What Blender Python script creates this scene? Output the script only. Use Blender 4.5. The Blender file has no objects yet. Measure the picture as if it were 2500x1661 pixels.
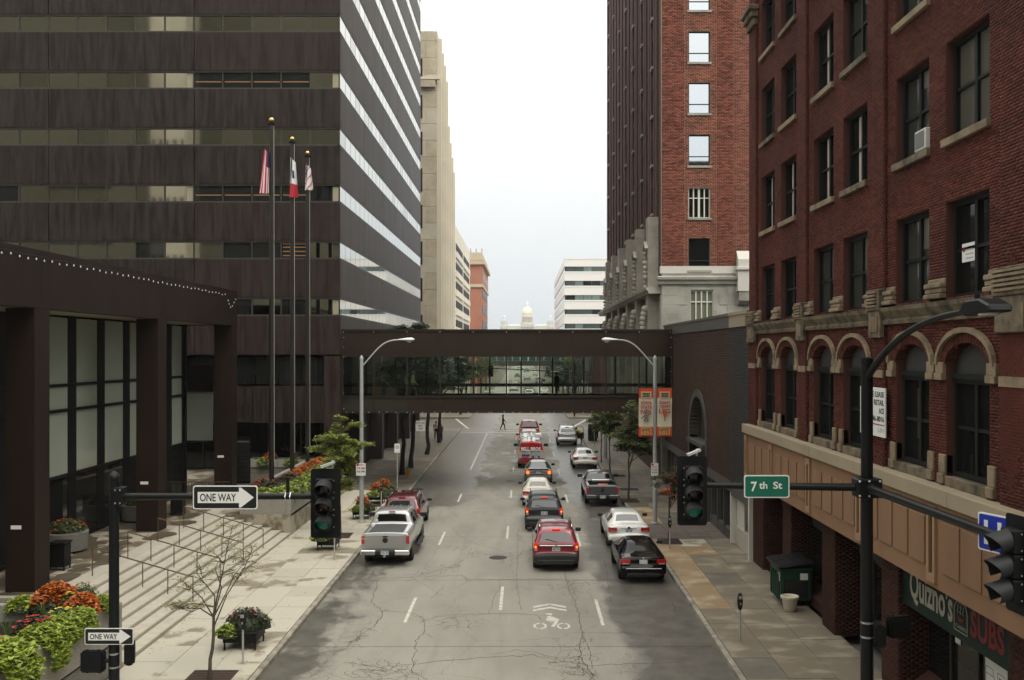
import bpy, bmesh, math, random
import numpy as np
from mathutils import Vector, Matrix, Euler

random.seed(11)
rng = np.random.default_rng(11)
R = math.radians
scene = bpy.context.scene
C = scene.collection

# ---------------------------------------------------------------- camera
EYE = 8.7
FPX, CX, CY = 2340.0, 1280.0, 858.0        # focal length and street vanishing point of a 2500 px wide frame
cam_d = bpy.data.cameras.new('camera')
cam = bpy.data.objects.new('camera', cam_d)
C.objects.link(cam)
cam.location = (0, 0, EYE)
cam.rotation_euler = (R(90), 0, 0)
cam_d.sensor_width = 36.0
cam_d.lens = FPX / 2500 * 36.0
cam_d.shift_x = -(CX - 1250) / 2500
cam_d.shift_y = (CY - 830.5) / 2500
cam_d.clip_start = 0.3
cam_d.clip_end = 9000
scene.camera = cam

# ---------------------------------------------------------------- sky and sun (overcast)
SUN_EL, SUN_AZ = R(58), R(205)
world = bpy.data.worlds.new('World')
scene.world = world
world.use_nodes = True
wn, wl = world.node_tree.nodes, world.node_tree.links
wn.clear()
w_out = wn.new('ShaderNodeOutputWorld')
w_bg = wn.new('ShaderNodeBackground')
w_sky = wn.new('ShaderNodeTexSky')
w_sky.sky_type = 'NISHITA'
w_sky.sun_disc = False
w_sky.sun_elevation = SUN_EL
w_sky.sun_rotation = SUN_AZ
w_sky.dust_density = 4.0
w_tc = wn.new('ShaderNodeTexCoord')
w_sep = wn.new('ShaderNodeSeparateXYZ')
wl.new(w_tc.outputs['Generated'], w_sep.inputs[0])
# an overcast deck: three times brighter overhead than at the horizon, faintly blue low down
w_mr = wn.new('ShaderNodeMapRange')
w_mr.inputs['From Min'].default_value = 0.0
w_mr.inputs['From Max'].default_value = 1.0
w_mr.inputs['To Min'].default_value = 8.2
w_mr.inputs['To Max'].default_value = 28.5
wl.new(w_sep.outputs['Z'], w_mr.inputs['Value'])
w_cr = wn.new('ShaderNodeValToRGB')
w_cr.color_ramp.elements[0].position = 0.02
w_cr.color_ramp.elements[0].color = (0.89, 0.945, 0.985, 1)
w_cr.color_ramp.elements[1].position = 0.30
w_cr.color_ramp.elements[1].color = (1.0, 0.985, 0.935, 1)
wl.new(w_sep.outputs['Z'], w_cr.inputs[0])
w_nz = wn.new('ShaderNodeTexNoise')
w_nz.inputs['Scale'].default_value = 3.0
w_nz.inputs['Detail'].default_value = 5.0
wl.new(w_tc.outputs['Generated'], w_nz.inputs['Vector'])
w_nm = wn.new('ShaderNodeMapRange')
w_nm.inputs['To Min'].default_value = 0.88
w_nm.inputs['To Max'].default_value = 1.12
wl.new(w_nz.outputs['Fac'], w_nm.inputs['Value'])
w_m1 = wn.new('ShaderNodeMath'); w_m1.operation = 'MULTIPLY'
wl.new(w_mr.outputs[0], w_m1.inputs[0]); wl.new(w_nm.outputs[0], w_m1.inputs[1])
w_vm = wn.new('ShaderNodeVectorMath'); w_vm.operation = 'SCALE'
wl.new(w_cr.outputs['Color'], w_vm.inputs[0]); wl.new(w_m1.outputs[0], w_vm.inputs['Scale'])
w_mix = wn.new('ShaderNodeMixRGB')
w_mix.inputs['Fac'].default_value = 0.92
wl.new(w_sky.outputs['Color'], w_mix.inputs[1]); wl.new(w_vm.outputs[0], w_mix.inputs[2])
wl.new(w_mix.outputs[0], w_bg.inputs['Color'])
w_bg.inputs['Strength'].default_value = 0.1
wl.new(w_bg.outputs[0], w_out.inputs[0])

sun_d = bpy.data.lights.new('sun', 'SUN')
sun_d.energy = 1.3
sun_d.angle = R(28)
sun_d.color = (1.0, 0.94, 0.84)
sun = bpy.data.objects.new('sun', sun_d)
C.objects.link(sun)
# the sun stands behind the camera and to the right, high, behind cloud
_sd = Vector((-0.38, 0.55, -0.9)).normalized()
sun.rotation_euler = _sd.to_track_quat('-Z', 'Y').to_euler()
w_sky.sun_rotation = math.atan2(0.38, -0.55)

vs = scene.view_settings
vs.view_transform = 'Standard'
vs.look = 'None'
vs.exposure = 0.0
vs.gamma = 1.0
scene.render.resolution_x, scene.render.resolution_y = 1024, 680
cy = scene.cycles
cy.max_bounces = 8
cy.diffuse_bounces = 3
cy.glossy_bounces = 4
cy.transparent_max_bounces = 16
cy.transmission_bounces = 6
cy.caustics_reflective = False
cy.caustics_refractive = False
cy.sample_clamp_indirect = 4.0
cy.use_denoising = True

# ---------------------------------------------------------------- helpers
def at(px, py, Y):
    """Point at depth Y (m) that a 2500 px photograph shows at (px, py)."""
    return Vector(((px - CX) * Y / FPX, Y, EYE - (py - CY) * Y / FPX))

def gnd(px, py, z=0.0):
    Y = (EYE - z) * FPX / (py - CY)
    return Vector(((px - CX) * Y / FPX, Y, z))

ORG = {}

def link(o, parent=None):
    C.objects.link(o)
    if parent is not None:
        o.parent = parent
    return o

def tag(o, label=None, cat=None, group=None, kind=None):
    if label: o['label'] = label
    if cat: o['category'] = cat
    if group: o['group'] = group
    if kind: o['kind'] = kind
    return o

def thing(name, label, cat, loc=(0, 0, 0), group=None):
    o = bpy.data.objects.new(name, None)
    o.empty_display_size = 0.2
    o.location = loc
    link(o)
    ORG[o.name] = Vector(loc)
    return tag(o, label, cat, group)

def copy_tree(o, parent=None):
    c = o.copy()
    C.objects.link(c)
    if parent is not None:
        c.parent = parent
    for ch in o.children:
        copy_tree(ch, c)
    return c

class MB:
    """Collects shapes; build() links them as one mesh object."""
    def __init__(s):
        s.v, s.f, s.m, s.mi = [], [], [], 0

    def add(s, vs_, fs):
        n = len(s.v)
        s.v.extend(tuple(p) for p in vs_)
        s.f.extend(tuple(i + n for i in f) for f in fs)
        s.m.extend([s.mi] * len(fs))
        return s

    BF = ((0, 3, 2, 1), (4, 5, 6, 7), (0, 1, 5, 4), (1, 2, 6, 5), (2, 3, 7, 6), (3, 0, 4, 7))

    def box(s, x0, x1, y0, y1, z0, z1):
        if x0 > x1: x0, x1 = x1, x0
        if y0 > y1: y0, y1 = y1, y0
        if z0 > z1: z0, z1 = z1, z0
        return s.add([(x0, y0, z0), (x1, y0, z0), (x1, y1, z0), (x0, y1, z0),
                      (x0, y0, z1), (x1, y0, z1), (x1, y1, z1), (x0, y1, z1)], s.BF)

    def obox(s, c, size, rot=(0, 0, 0)):
        m = Euler(rot).to_matrix()
        c = Vector(c)
        hx, hy, hz = (q / 2 for q in size)
        vs_ = [(-hx, -hy, -hz), (hx, -hy, -hz), (hx, hy, -hz), (-hx, hy, -hz),
               (-hx, -hy, hz), (hx, -hy, hz), (hx, hy, hz), (-hx, hy, hz)]
        return s.add([c + m @ Vector(p) for p in vs_], s.BF)

    def prism(s, poly, axis, a, b):
        """poly: 2D points; axis 'x': (y,z), 'y': (x,z), 'z': (x,y)."""
        def P(p, t):
            return {'x': (t, p[0], p[1]), 'y': (p[0], t, p[1]), 'z': (p[0], p[1], t)}[axis]
        n = len(poly)
        vs_ = [P(p, a) for p in poly] + [P(p, b) for p in poly]
        fs = [tuple(range(n)), tuple(range(2 * n - 1, n - 1, -1))]
        fs += [(i, i + n, (i + 1) % n + n, (i + 1) % n) for i in range(n)]
        return s.add(vs_, fs)

    def tube(s, pts, r, n=8, cap=True):
        pts = [Vector(p) for p in pts]
        k = len(pts)
        rs = r if isinstance(r, (list, tuple)) else [r] * k
        vs_, fs = [], []
        up = None
        for i, p in enumerate(pts):
            d = (pts[min(i + 1, k - 1)] - pts[max(i - 1, 0)])
            d = d.normalized() if d.length > 1e-9 else Vector((0, 0, 1))
            if up is None:
                up = Vector((0, 0, 1)) if abs(d.z) < 0.9 else Vector((1, 0, 0))
            a = d.cross(up)
            if a.length < 1e-6:
                a = d.cross(Vector((0, 1, 0)))
            a.normalize()
            b = a.cross(d).normalized()
            up = b
            for j in range(n):
                t = 2 * math.pi * j / n
                vs_.append(p + (a * math.cos(t) + b * math.sin(t)) * rs[i])
        for i in range(k - 1):
            for j in range(n):
                j2 = (j + 1) % n
                fs.append((i * n + j, i * n + j2, (i + 1) * n + j2, (i + 1) * n + j))
        if cap:
            fs.append(tuple(range(n - 1, -1, -1)))
            fs.append(tuple((k - 1) * n + j for j in range(n)))
        return s.add(vs_, fs)

    def lathe(s, c, prof, n=16, axis='z'):
        c = Vector(c)
        vs_, fs = [], []
        for (r, z) in prof:
            for j in range(n):
                t = 2 * math.pi * j / n
                p = (r * math.cos(t), r * math.sin(t), z)
                if axis == 'x': p = (p[2], p[0], p[1])
                if axis == 'y': p = (p[0], p[2], p[1])
                vs_.append(c + Vector(p))
        k = len(prof)
        for i in range(k - 1):
            for j in range(n):
                j2 = (j + 1) % n
                fs.append((i * n + j, i * n + j2, (i + 1) * n + j2, (i + 1) * n + j))
        if prof[0][0] > 1e-6: fs.append(tuple(range(n - 1, -1, -1)))
        if prof[-1][0] > 1e-6: fs.append(tuple((k - 1) * n + j for j in range(n)))
        return s.add(vs_, fs)

    def ball(s, c, r, n=10, m=6, sc=(1, 1, 1)):
        prof = [(max(r * math.sin(math.pi * i / m), 1e-4), -r * math.cos(math.pi * i / m)) for i in range(m + 1)]
        k = len(s.v)
        s.lathe((0, 0, 0), prof, n)
        for i in range(k, len(s.v)):
            p = s.v[i]
            s.v[i] = (c[0] + p[0] * sc[0], c[1] + p[1] * sc[1], c[2] + p[2] * sc[2])
        return s

    def build(s, name, mats, parent=None, smooth=False, bevel=0, kind=None, label=None, seg=1, local=False):
        org = Vector((0, 0, 0))
        if not local and parent is not None and parent.name in ORG:
            org = ORG[parent.name]
        me = bpy.data.meshes.new(name)
        me.from_pydata([(p[0] - org.x, p[1] - org.y, p[2] - org.z) for p in s.v], [], s.f)
        if not isinstance(mats, (list, tuple)): mats = [mats]
        for m in mats:
            me.materials.append(MT(m) if isinstance(m, str) else m)
        if len(mats) > 1:
            me.polygons.foreach_set('material_index', s.m)
        bm = bmesh.new(); bm.from_mesh(me)
        if bevel:
            bmesh.ops.bevel(bm, geom=bm.edges[:], offset=bevel, segments=seg, affect='EDGES', clamp_overlap=True)
        bmesh.ops.recalc_face_normals(bm, faces=bm.faces)
        bm.to_mesh(me); bm.free()
        if smooth:
            me.shade_smooth()
            me.set_sharp_from_angle(angle=R(smooth if smooth is not True else 40))
        o = link(bpy.data.objects.new(name, me), parent)
        ORG[o.name] = org
        if kind: o['kind'] = kind
        if label: o['label'] = label
        return o

def mesh_np(name, verts, faces4, mats, parent=None, kind=None, midx=None):
    """Quads straight from numpy."""
    org = ORG.get(parent.name, Vector((0, 0, 0))) if parent is not None else Vector((0, 0, 0))
    verts = np.asarray(verts, dtype=np.float32).reshape(-1, 3) - np.array(org, dtype=np.float32)
    faces4 = np.asarray(faces4, dtype=np.int32).reshape(-1, 4)
    me = bpy.data.meshes.new(name)
    me.vertices.add(len(verts)); me.vertices.foreach_set('co', verts.ravel())
    me.loops.add(faces4.size); me.loops.foreach_set('vertex_index', faces4.ravel())
    me.polygons.add(len(faces4)); me.polygons.foreach_set('loop_start', np.arange(0, faces4.size, 4, dtype=np.int32))
    if not isinstance(mats, (list, tuple)): mats = [mats]
    for m in mats:
        me.materials.append(MT(m) if isinstance(m, str) else m)
    if midx is not None:
        me.polygons.foreach_set('material_index', np.asarray(midx, dtype=np.int32))
    me.update(calc_edges=True)
    o = link(bpy.data.objects.new(name, me), parent)
    ORG[o.name] = org
    if kind: o['kind'] = kind
    return o

_txt = {}
def text_mesh(txt, size=1.0, bold=0.0, xs=1.0, font_space=1.0, depth=0.003):
    """Lettering as (verts, faces) in the XY plane, left-bottom aligned at the origin, and its width."""
    key = (txt, size, bold, xs, font_space, depth)
    if key in _txt: return _txt[key]
    cu = bpy.data.curves.new('lettering', 'FONT')
    cu.body = txt; cu.size = size; cu.offset = bold; cu.space_character = font_space
    cu.extrude = depth / 2; cu.resolution_u = 3
    ob = bpy.data.objects.new('lettering_src', cu)
    me = bpy.data.meshes.new_from_object(ob)
    v = np.array([p.co[:] for p in me.vertices]) if len(me.vertices) else np.zeros((0, 3))
    f = [tuple(p.vertices) for p in me.polygons]
    bpy.data.objects.remove(ob); bpy.data.curves.remove(cu); bpy.data.meshes.remove(me)
    v[:, 0] *= xs
    v[:, 0] -= v[:, 0].min(); v[:, 1] -= v[:, 1].min()
    _txt[key] = (v, f)
    return v, f

def letter(mb, txt, org, ux, uy, height=None, width=None, align='l', bold=0.0, depth=0.004, space=1.0):
    """Lettering laid on a plane: org = left-bottom corner, ux/uy = plane directions."""
    v, f = text_mesh(txt, 1.0, bold, 1.0, space, depth)
    w, h = v[:, 0].max(), v[:, 1].max()
    sy = (height or 1.0) / h
    sx = (width / w) if width else sy
    ux, uy, org = Vector(ux), Vector(uy), Vector(org)
    un = ux.cross(uy)
    off = {'l': 0, 'c': -w * sx / 2, 'r': -w * sx}[align]
    mb.add([org + ux * (p[0] * sx + off) + uy * (p[1] * sy) + un * p[2] for p in v], f)
    return w * sx

# ---------------------------------------------------------------- materials
_M = {}
MDEF = {}
def MT(name):
    if name not in _M:
        _M[name] = make_mat(name, **MDEF[name])
    return _M[name]

def make_mat(name, col=(0.5, 0.5, 0.5), col2=None, ns=1.0, stretch=(1, 1, 1), rough=0.6, rough2=None, metal=0.0, spec=0.5,
             bump=0.0, bs=40.0, coat=0.0, emit=None, es=1.0, ramp=(0.35, 0.65), island=0.0, alpha=None, ior=None, detail=6.0,
             fine=0.0, fs=60.0, coords='pos', translucent=0.0, coat_rough=0.03):
    m = bpy.data.materials.new(name)
    m.use_nodes = True
    n, l = m.node_tree.nodes, m.node_tree.links
    b = n['Principled BSDF']
    b.inputs['Base Color'].default_value = (*col, 1)
    b.inputs['Roughness'].default_value = rough
    b.inputs['Metallic'].default_value = metal
    b.inputs['Specular IOR Level'].default_value = spec
    if ior: b.inputs['IOR'].default_value = ior
    if coat:
        b.inputs['Coat Weight'].default_value = coat
        b.inputs['Coat Roughness'].default_value = coat_rough
    src = None
    if col2 is not None or bump or island or fine:
        if coords == 'pos':
            g = n.new('ShaderNodeNewGeometry'); pos = g.outputs['Position']
        else:
            g = n.new('ShaderNodeTexCoord'); pos = g.outputs['Object']
        mp = n.new('ShaderNodeMapping'); mp.inputs['Scale'].default_value = stretch
        l.new(pos, mp.inputs['Vector'])
    if col2 is not None:
        t = n.new('ShaderNodeTexNoise'); t.inputs['Scale'].default_value = ns; t.inputs['Detail'].default_value = detail
        t.inputs['Roughness'].default_value = 0.62
        l.new(mp.outputs[0], t.inputs['Vector'])
        cr = n.new('ShaderNodeValToRGB')
        cr.color_ramp.elements[0].position, cr.color_ramp.elements[1].position = ramp
        cr.color_ramp.elements[0].color = (*col, 1); cr.color_ramp.elements[1].color = (*col2, 1)
        l.new(t.outputs['Fac'], cr.inputs[0])
        src = cr.outputs['Color']
        if rough2 is not None:
            mr = n.new('ShaderNodeMapRange')
            mr.inputs['From Min'].default_value, mr.inputs['From Max'].default_value = ramp
            mr.inputs['To Min'].default_value = rough; mr.inputs['To Max'].default_value = rough2
            l.new(t.outputs['Fac'], mr.inputs['Value']); l.new(mr.outputs[0], b.inputs['Roughness'])
    def scale_by(fac, lo, hi):
        nonlocal src
        mr = n.new('ShaderNodeMapRange'); mr.inputs['To Min'].default_value = lo; mr.inputs['To Max'].default_value = hi
        l.new(fac, mr.inputs['Value'])
        v = n.new('ShaderNodeVectorMath'); v.operation = 'SCALE'
        if src is None: v.inputs[0].default_value = col
        else: l.new(src, v.inputs[0])
        l.new(mr.outputs[0], v.inputs['Scale'])
        src = v.outputs[0]
    if fine:
        t2 = n.new('ShaderNodeTexNoise'); t2.inputs['Scale'].default_value = fs; t2.inputs['Detail'].default_value = 3
        l.new(pos, t2.inputs['Vector'])
        scale_by(t2.outputs['Fac'], 1 - fine, 1 + fine)
    if island:
        g2 = n.new('ShaderNodeNewGeometry')
        scale_by(g2.outputs['Random Per Island'], 1 - island, 1 + island)
    if src is not None:
        l.new(src, b.inputs['Base Color'])
    if bump:
        t3 = n.new('ShaderNodeTexNoise'); t3.inputs['Scale'].default_value = bs; t3.inputs['Detail'].default_value = 4
        l.new(pos, t3.inputs['Vector'])
        bp = n.new('ShaderNodeBump'); bp.inputs['Strength'].default_value = bump; bp.inputs['Distance'].default_value = 0.02
        l.new(t3.outputs['Fac'], bp.inputs['Height']); l.new(bp.outputs[0], b.inputs['Normal'])
    if emit is not None:
        b.inputs['Emission Color'].default_value = (*emit, 1)
        b.inputs['Emission Strength'].default_value = es
    if alpha is not None:       # see-through pane: tinted transparency under a mirror-like Fresnel film
        o = n['Material Output']
        tr = n.new('ShaderNodeBsdfTransparent'); tr.inputs[0].default_value = (*alpha, 1)
        gl = n.new('ShaderNodeBsdfGlossy'); gl.inputs['Roughness'].default_value = 0.02
        gl.inputs['Color'].default_value = (0.9, 0.95, 0.93, 1)
        fr = n.new('ShaderNodeFresnel'); fr.inputs['IOR'].default_value = ior or 1.5
        mx = n.new('ShaderNodeMixShader')
        l.new(fr.outputs[0], mx.inputs[0]); l.new(tr.outputs[0], mx.inputs[1]); l.new(gl.outputs[0], mx.inputs[2])
        l.new(mx.outputs[0], o.inputs[0])
    if translucent:
        o = n['Material Output']
        tl = n.new('ShaderNodeBsdfTranslucent')
        if src is not None: l.new(src, tl.inputs[0])
        else: tl.inputs[0].default_value = (*col, 1)
        mx = n.new('ShaderNodeMixShader'); mx.inputs[0].default_value = translucent
        l.new(b.outputs[0], mx.inputs[1]); l.new(tl.outputs[0], mx.inputs[2]); l.new(mx.outputs[0], o.inputs[0])
    return m

def D(name, **k):
    MDEF[name] = k
# ---------------------------------------------------------------- material list
D('concrete', col=(0.46, 0.43, 0.345), col2=(0.25, 0.215, 0.15), ns=0.55, ramp=(0.58, 0.63), stretch=(1, .8, 1), rough=0.85, rough2=0.5, fine=0.10, fs=25, bump=0.15, bs=60)
D('concrete_b', col=(0.42, 0.39, 0.31), col2=(0.25, 0.215, 0.15), ns=0.55, ramp=(0.57, 0.63), stretch=(1, .8, 1), rough=0.85, fine=0.10, fs=25, bump=0.15, bs=60)
D('concrete_wet', col=(0.47, 0.435, 0.345), col2=(0.26, 0.225, 0.16), ns=0.55, ramp=(0.47, 0.55), rough=0.85, rough2=0.5, fine=0.1, fs=25)
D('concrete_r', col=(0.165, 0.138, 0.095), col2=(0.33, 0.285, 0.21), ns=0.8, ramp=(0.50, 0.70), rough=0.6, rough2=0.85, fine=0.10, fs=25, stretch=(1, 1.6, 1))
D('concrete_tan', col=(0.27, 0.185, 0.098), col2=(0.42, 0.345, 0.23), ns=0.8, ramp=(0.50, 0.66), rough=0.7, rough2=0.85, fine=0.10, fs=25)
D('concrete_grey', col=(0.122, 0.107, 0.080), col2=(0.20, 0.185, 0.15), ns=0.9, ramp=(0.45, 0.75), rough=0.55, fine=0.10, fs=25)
D('kerb', col=(0.36, 0.33, 0.26), col2=(0.18, 0.16, 0.125), ns=2.0, rough=0.85, fine=0.12, fs=30)
D('joint', col=(0.10, 0.09, 0.07), rough=0.9)
D('paint', col=(0.60, 0.585, 0.51), col2=(0.36, 0.34, 0.28), ns=5, ramp=(0.46, 0.66), fine=0.2, fs=22, rough=0.7)
D('crack', col=(0.085, 0.078, 0.062), rough=0.9)
D('terrain', col=(0.16, 0.155, 0.13), col2=(0.12, 0.12, 0.10), ns=0.05, rough=0.9)
D('hill', col=(0.07, 0.10, 0.05), col2=(0.14, 0.14, 0.09), ns=0.02, rough=0.9)
D('far_road', col=(0.40, 0.385, 0.335), col2=(0.30, 0.29, 0.25), ns=0.3, rough=0.8)
D('aggregate', col=(0.36, 0.325, 0.25), col2=(0.15, 0.12, 0.078), ns=1.1, ramp=(0.44, 0.54), rough=0.8, rough2=0.5, fine=0.35, fs=45)
D('aggregate_wet', col=(0.115, 0.095, 0.062), col2=(0.075, 0.06, 0.04), ns=2.0, rough=0.45, fine=0.35, fs=45)
D('granite', col=(0.33, 0.315, 0.27), col2=(0.20, 0.19, 0.165), ns=35, ramp=(0.40, 0.62), rough=0.7, fine=0.25, fs=70)
D('granite_dark', col=(0.20, 0.19, 0.165), col2=(0.11, 0.105, 0.09), ns=30, ramp=(0.40, 0.62), rough=0.7, fine=0.25, fs=70)
D('step_top', col=(0.48, 0.445, 0.36), col2=(0.40, 0.37, 0.295), ns=3.0, rough=0.85, fine=0.2, fs=60)
D('grate', col=(0.07, 0.035, 0.02), col2=(0.035, 0.02, 0.015), ns=9, rough=0.8)
D('paver', col=(0.14, 0.105, 0.085), col2=(0.10, 0.08, 0.07), ns=2, rough=0.7, island=0.2)
D('iron', col=(0.05, 0.048, 0.043), rough=0.6, metal=0.5)

def road_material():
    m = bpy.data.materials.new('road')
    m.use_nodes = True
    n, l = m.node_tree.nodes, m.node_tree.links
    b = n['Principled BSDF']
    g = n.new('ShaderNodeNewGeometry'); pos = g.outputs['Position']
    sp = n.new('ShaderNodeSeparateXYZ'); l.new(pos, sp.inputs[0])
    def noise(scale, stretch=(1, 1, 1), detail=6, rough=0.6):
        mp = n.new('ShaderNodeMapping'); mp.inputs['Scale'].default_value = stretch
        l.new(pos, mp.inputs[0])
        t = n.new('ShaderNodeTexNoise'); t.inputs['Scale'].default_value = scale
        t.inputs['Detail'].default_value = detail; t.inputs['Roughness'].default_value = rough
        l.new(mp.outputs[0], t.inputs['Vector'])
        return t.outputs['Fac']
    def mr(v, a, b_, c, d):
        q = n.new('ShaderNodeMapRange'); q.interpolation_type = 'SMOOTHSTEP'
        q.inputs['From Min'].default_value = a; q.inputs['From Max'].default_value = b_
        q.inputs['To Min'].default_value = c; q.inputs['To Max'].default_value = d
        l.new(v, q.inputs['Value']); return q.outputs[0]
    def op(o, a, b_):
        q = n.new('ShaderNodeMath'); q.operation = o
        for i, v in enumerate((a, b_)):
            if isinstance(v, (int, float)): q.inputs[i].default_value = v
            else: l.new(v, q.inputs[i])
        return q.outputs[0]
    def mixc(f, a, b_):
        q = n.new('ShaderNodeMixRGB')
        l.new(f, q.inputs[0])
        for i, v in ((1, a), (2, b_)):
            if isinstance(v, tuple): q.inputs[i].default_value = (*v, 1)
            else: l.new(v, q.inputs[i])
        return q.outputs[0]
    x, y = sp.outputs['X'], sp.outputs['Y']
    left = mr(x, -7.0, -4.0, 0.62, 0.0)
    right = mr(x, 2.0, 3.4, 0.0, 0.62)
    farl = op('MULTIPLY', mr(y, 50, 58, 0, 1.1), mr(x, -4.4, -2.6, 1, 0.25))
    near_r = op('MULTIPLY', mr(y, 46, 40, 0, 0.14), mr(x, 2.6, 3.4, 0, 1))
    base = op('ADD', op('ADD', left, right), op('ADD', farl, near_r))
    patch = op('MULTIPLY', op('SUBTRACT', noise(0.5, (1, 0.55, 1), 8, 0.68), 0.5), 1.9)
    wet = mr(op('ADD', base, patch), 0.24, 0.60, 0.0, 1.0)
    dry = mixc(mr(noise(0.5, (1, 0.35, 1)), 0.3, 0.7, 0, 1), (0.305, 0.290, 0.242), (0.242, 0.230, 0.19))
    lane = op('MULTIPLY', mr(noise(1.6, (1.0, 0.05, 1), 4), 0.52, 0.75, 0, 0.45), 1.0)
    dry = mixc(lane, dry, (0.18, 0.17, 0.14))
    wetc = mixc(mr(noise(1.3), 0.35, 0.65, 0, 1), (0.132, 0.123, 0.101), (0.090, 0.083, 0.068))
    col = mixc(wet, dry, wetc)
    speck = mr(noise(30, (1, 1, 1), 3), 0.3, 0.7, 0.78, 1.22)
    # alligator cracking where the slab has broken up
    mpv = n.new('ShaderNodeVectorMath'); mpv.operation = 'ADD'
    t = n.new('ShaderNodeTexNoise'); t.inputs['Scale'].default_value = 1.5; l.new(pos, t.inputs['Vector'])
    sc = n.new('ShaderNodeVectorMath'); sc.operation = 'SCALE'; sc.inputs['Scale'].default_value = 0.5
    l.new(t.outputs['Color'], sc.inputs[0]); l.new(pos, mpv.inputs[0]); l.new(sc.outputs[0], mpv.inputs[1])
    vo = n.new('ShaderNodeTexVoronoi'); vo.feature = 'DISTANCE_TO_EDGE'; vo.inputs['Scale'].default_value = 2.6
    l.new(mpv.outputs[0], vo.inputs['Vector'])
    cmask = mr(noise(0.22, (1, 1, 1), 3), 0.60, 0.66, 0, 1)
    cr = op('MULTIPLY', mr(vo.outputs['Distance'], 0.012, 0.035, 1, 0), cmask)
    vo2 = n.new('ShaderNodeTexVoronoi'); vo2.feature = 'DISTANCE_TO_EDGE'; vo2.inputs['Scale'].default_value = 0.27
    l.new(mpv.outputs[0], vo2.inputs['Vector'])
    cr2 = mr(vo2.outputs['Distance'], 0.0012, 0.0045, 0.55, 0)
    cr = op('MAXIMUM', cr, cr2)
    v = n.new('ShaderNodeVectorMath'); v.operation = 'SCALE'; l.new(col, v.inputs[0]); l.new(speck, v.inputs['Scale'])
    fin = mixc(op('MULTIPLY', cr, 0.72), v.outputs[0], (0.055, 0.05, 0.042))
    l.new(fin, b.inputs['Base Color'])
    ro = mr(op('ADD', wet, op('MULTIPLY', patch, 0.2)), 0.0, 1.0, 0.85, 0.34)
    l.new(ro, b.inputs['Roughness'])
    bp = n.new('ShaderNodeBump'); bp.inputs['Strength'].default_value = 0.12; bp.inputs['Distance'].default_value = 0.02
    l.new(noise(45, (1, 1, 1), 2), bp.inputs['Height']); l.new(bp.outputs[0], b.inputs['Normal'])
    return m
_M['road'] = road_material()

# ---------------------------------------------------------------- the street
KL, KR = -7.05, 5.65            # kerb lines
XA, XR = -11.3, 9.2             # building lines
Y0, YX0, YX1 = 14.0, 107.8, 124.0   # near end of the pavements, cross street

g = MB(); g.add([(-900, -300, -0.16), (900, -300, -0.16), (900, 2500, -0.16), (-900, 2500, -0.16)], [(0, 1, 2, 3)])
tag(g.build('ground', 'terrain'), kind='structure')
g = MB(); g.add([(KL - .3, -30, 0), (KR + .3, -30, 0), (KR + .3, YX1 + 20, 0), (KL - .3, YX1 + 20, 0)], [(0, 1, 2, 3)])
road = tag(g.build('road', 'road'), kind='structure')
g = MB(); g.add([(KL - .3, YX1 + 20, 0), (KR + .3, YX1 + 20, 0), (KR + .3, 720, 0), (KL - .3, 720, 0)], [(0, 1, 2, 3)])
tag(g.build('road', 'far_road'), kind='structure')
g = MB()
g.add([(-160, YX0, -0.004), (KL - .3, YX0, -0.004), (KL - .3, YX1, -0.004), (-160, YX1, -0.004)], [(0, 1, 2, 3)])
g.add([(KR + .3, YX0, -0.004), (160, YX0, -0.004), (160, YX1, -0.004), (KR + .3, YX1, -0.004)], [(0, 1, 2, 3)])
tag(g.build('cross_street', 'road'), kind='structure')
# the hill the street climbs towards the capitol
g = MB()
hv, hf = [], []
ys = [720, 900, 1100, 1400, 1800, 2200, 2500]
zs = [-0.1, 1, 5, 16, 34, 40, 40]
for yy, zz in zip(ys, zs):
    hv += [(-900, yy, zz), (-60, yy, zz), (KL - .3, yy, zz), (KR + .3, yy, zz), (60, yy, zz), (900, yy, zz)]
for i in range(len(ys) - 1):
    for j in range(5):
        hf.append((i * 6 + j, i * 6 + j + 1, i * 6 + j + 7, i * 6 + j + 6))
g.add(hv, hf)
o = g.build('hill', ['hill', 'far_road']); tag(o, kind='structure')
for i, p in enumerate(o.data.polygons):
    if i % 5 == 2: p.material_index = 1

# pavements: a bed with single concrete slabs on it
def pavement(name, x0, x1, y0, y1, z=0.13):
    g = MB(); g.box(x0, x1, y0, y1, -0.12, z - 0.02)
    o = tag(g.build(name, 'joint'), kind='structure')
    return o

def slab_grid(parent, xs_, y0, y1, step, z, pick, gap=0.007, skip=None):
    k = 0
    y = y0
    while y < y1 - 0.05:
        ye = min(y + step, y1)
        for i in range(len(xs_) - 1):
            if skip and skip(xs_[i], xs_[i + 1], y, ye): continue
            b = MB()
            dz = random.uniform(-0.004, 0.004)
            b.box(xs_[i] + gap, xs_[i + 1] - gap, y + gap, ye - gap, z - 0.06, z + dz)
            b.build('slab', pick(i, y), parent)
            k += 1
        y = ye
    return k

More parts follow.
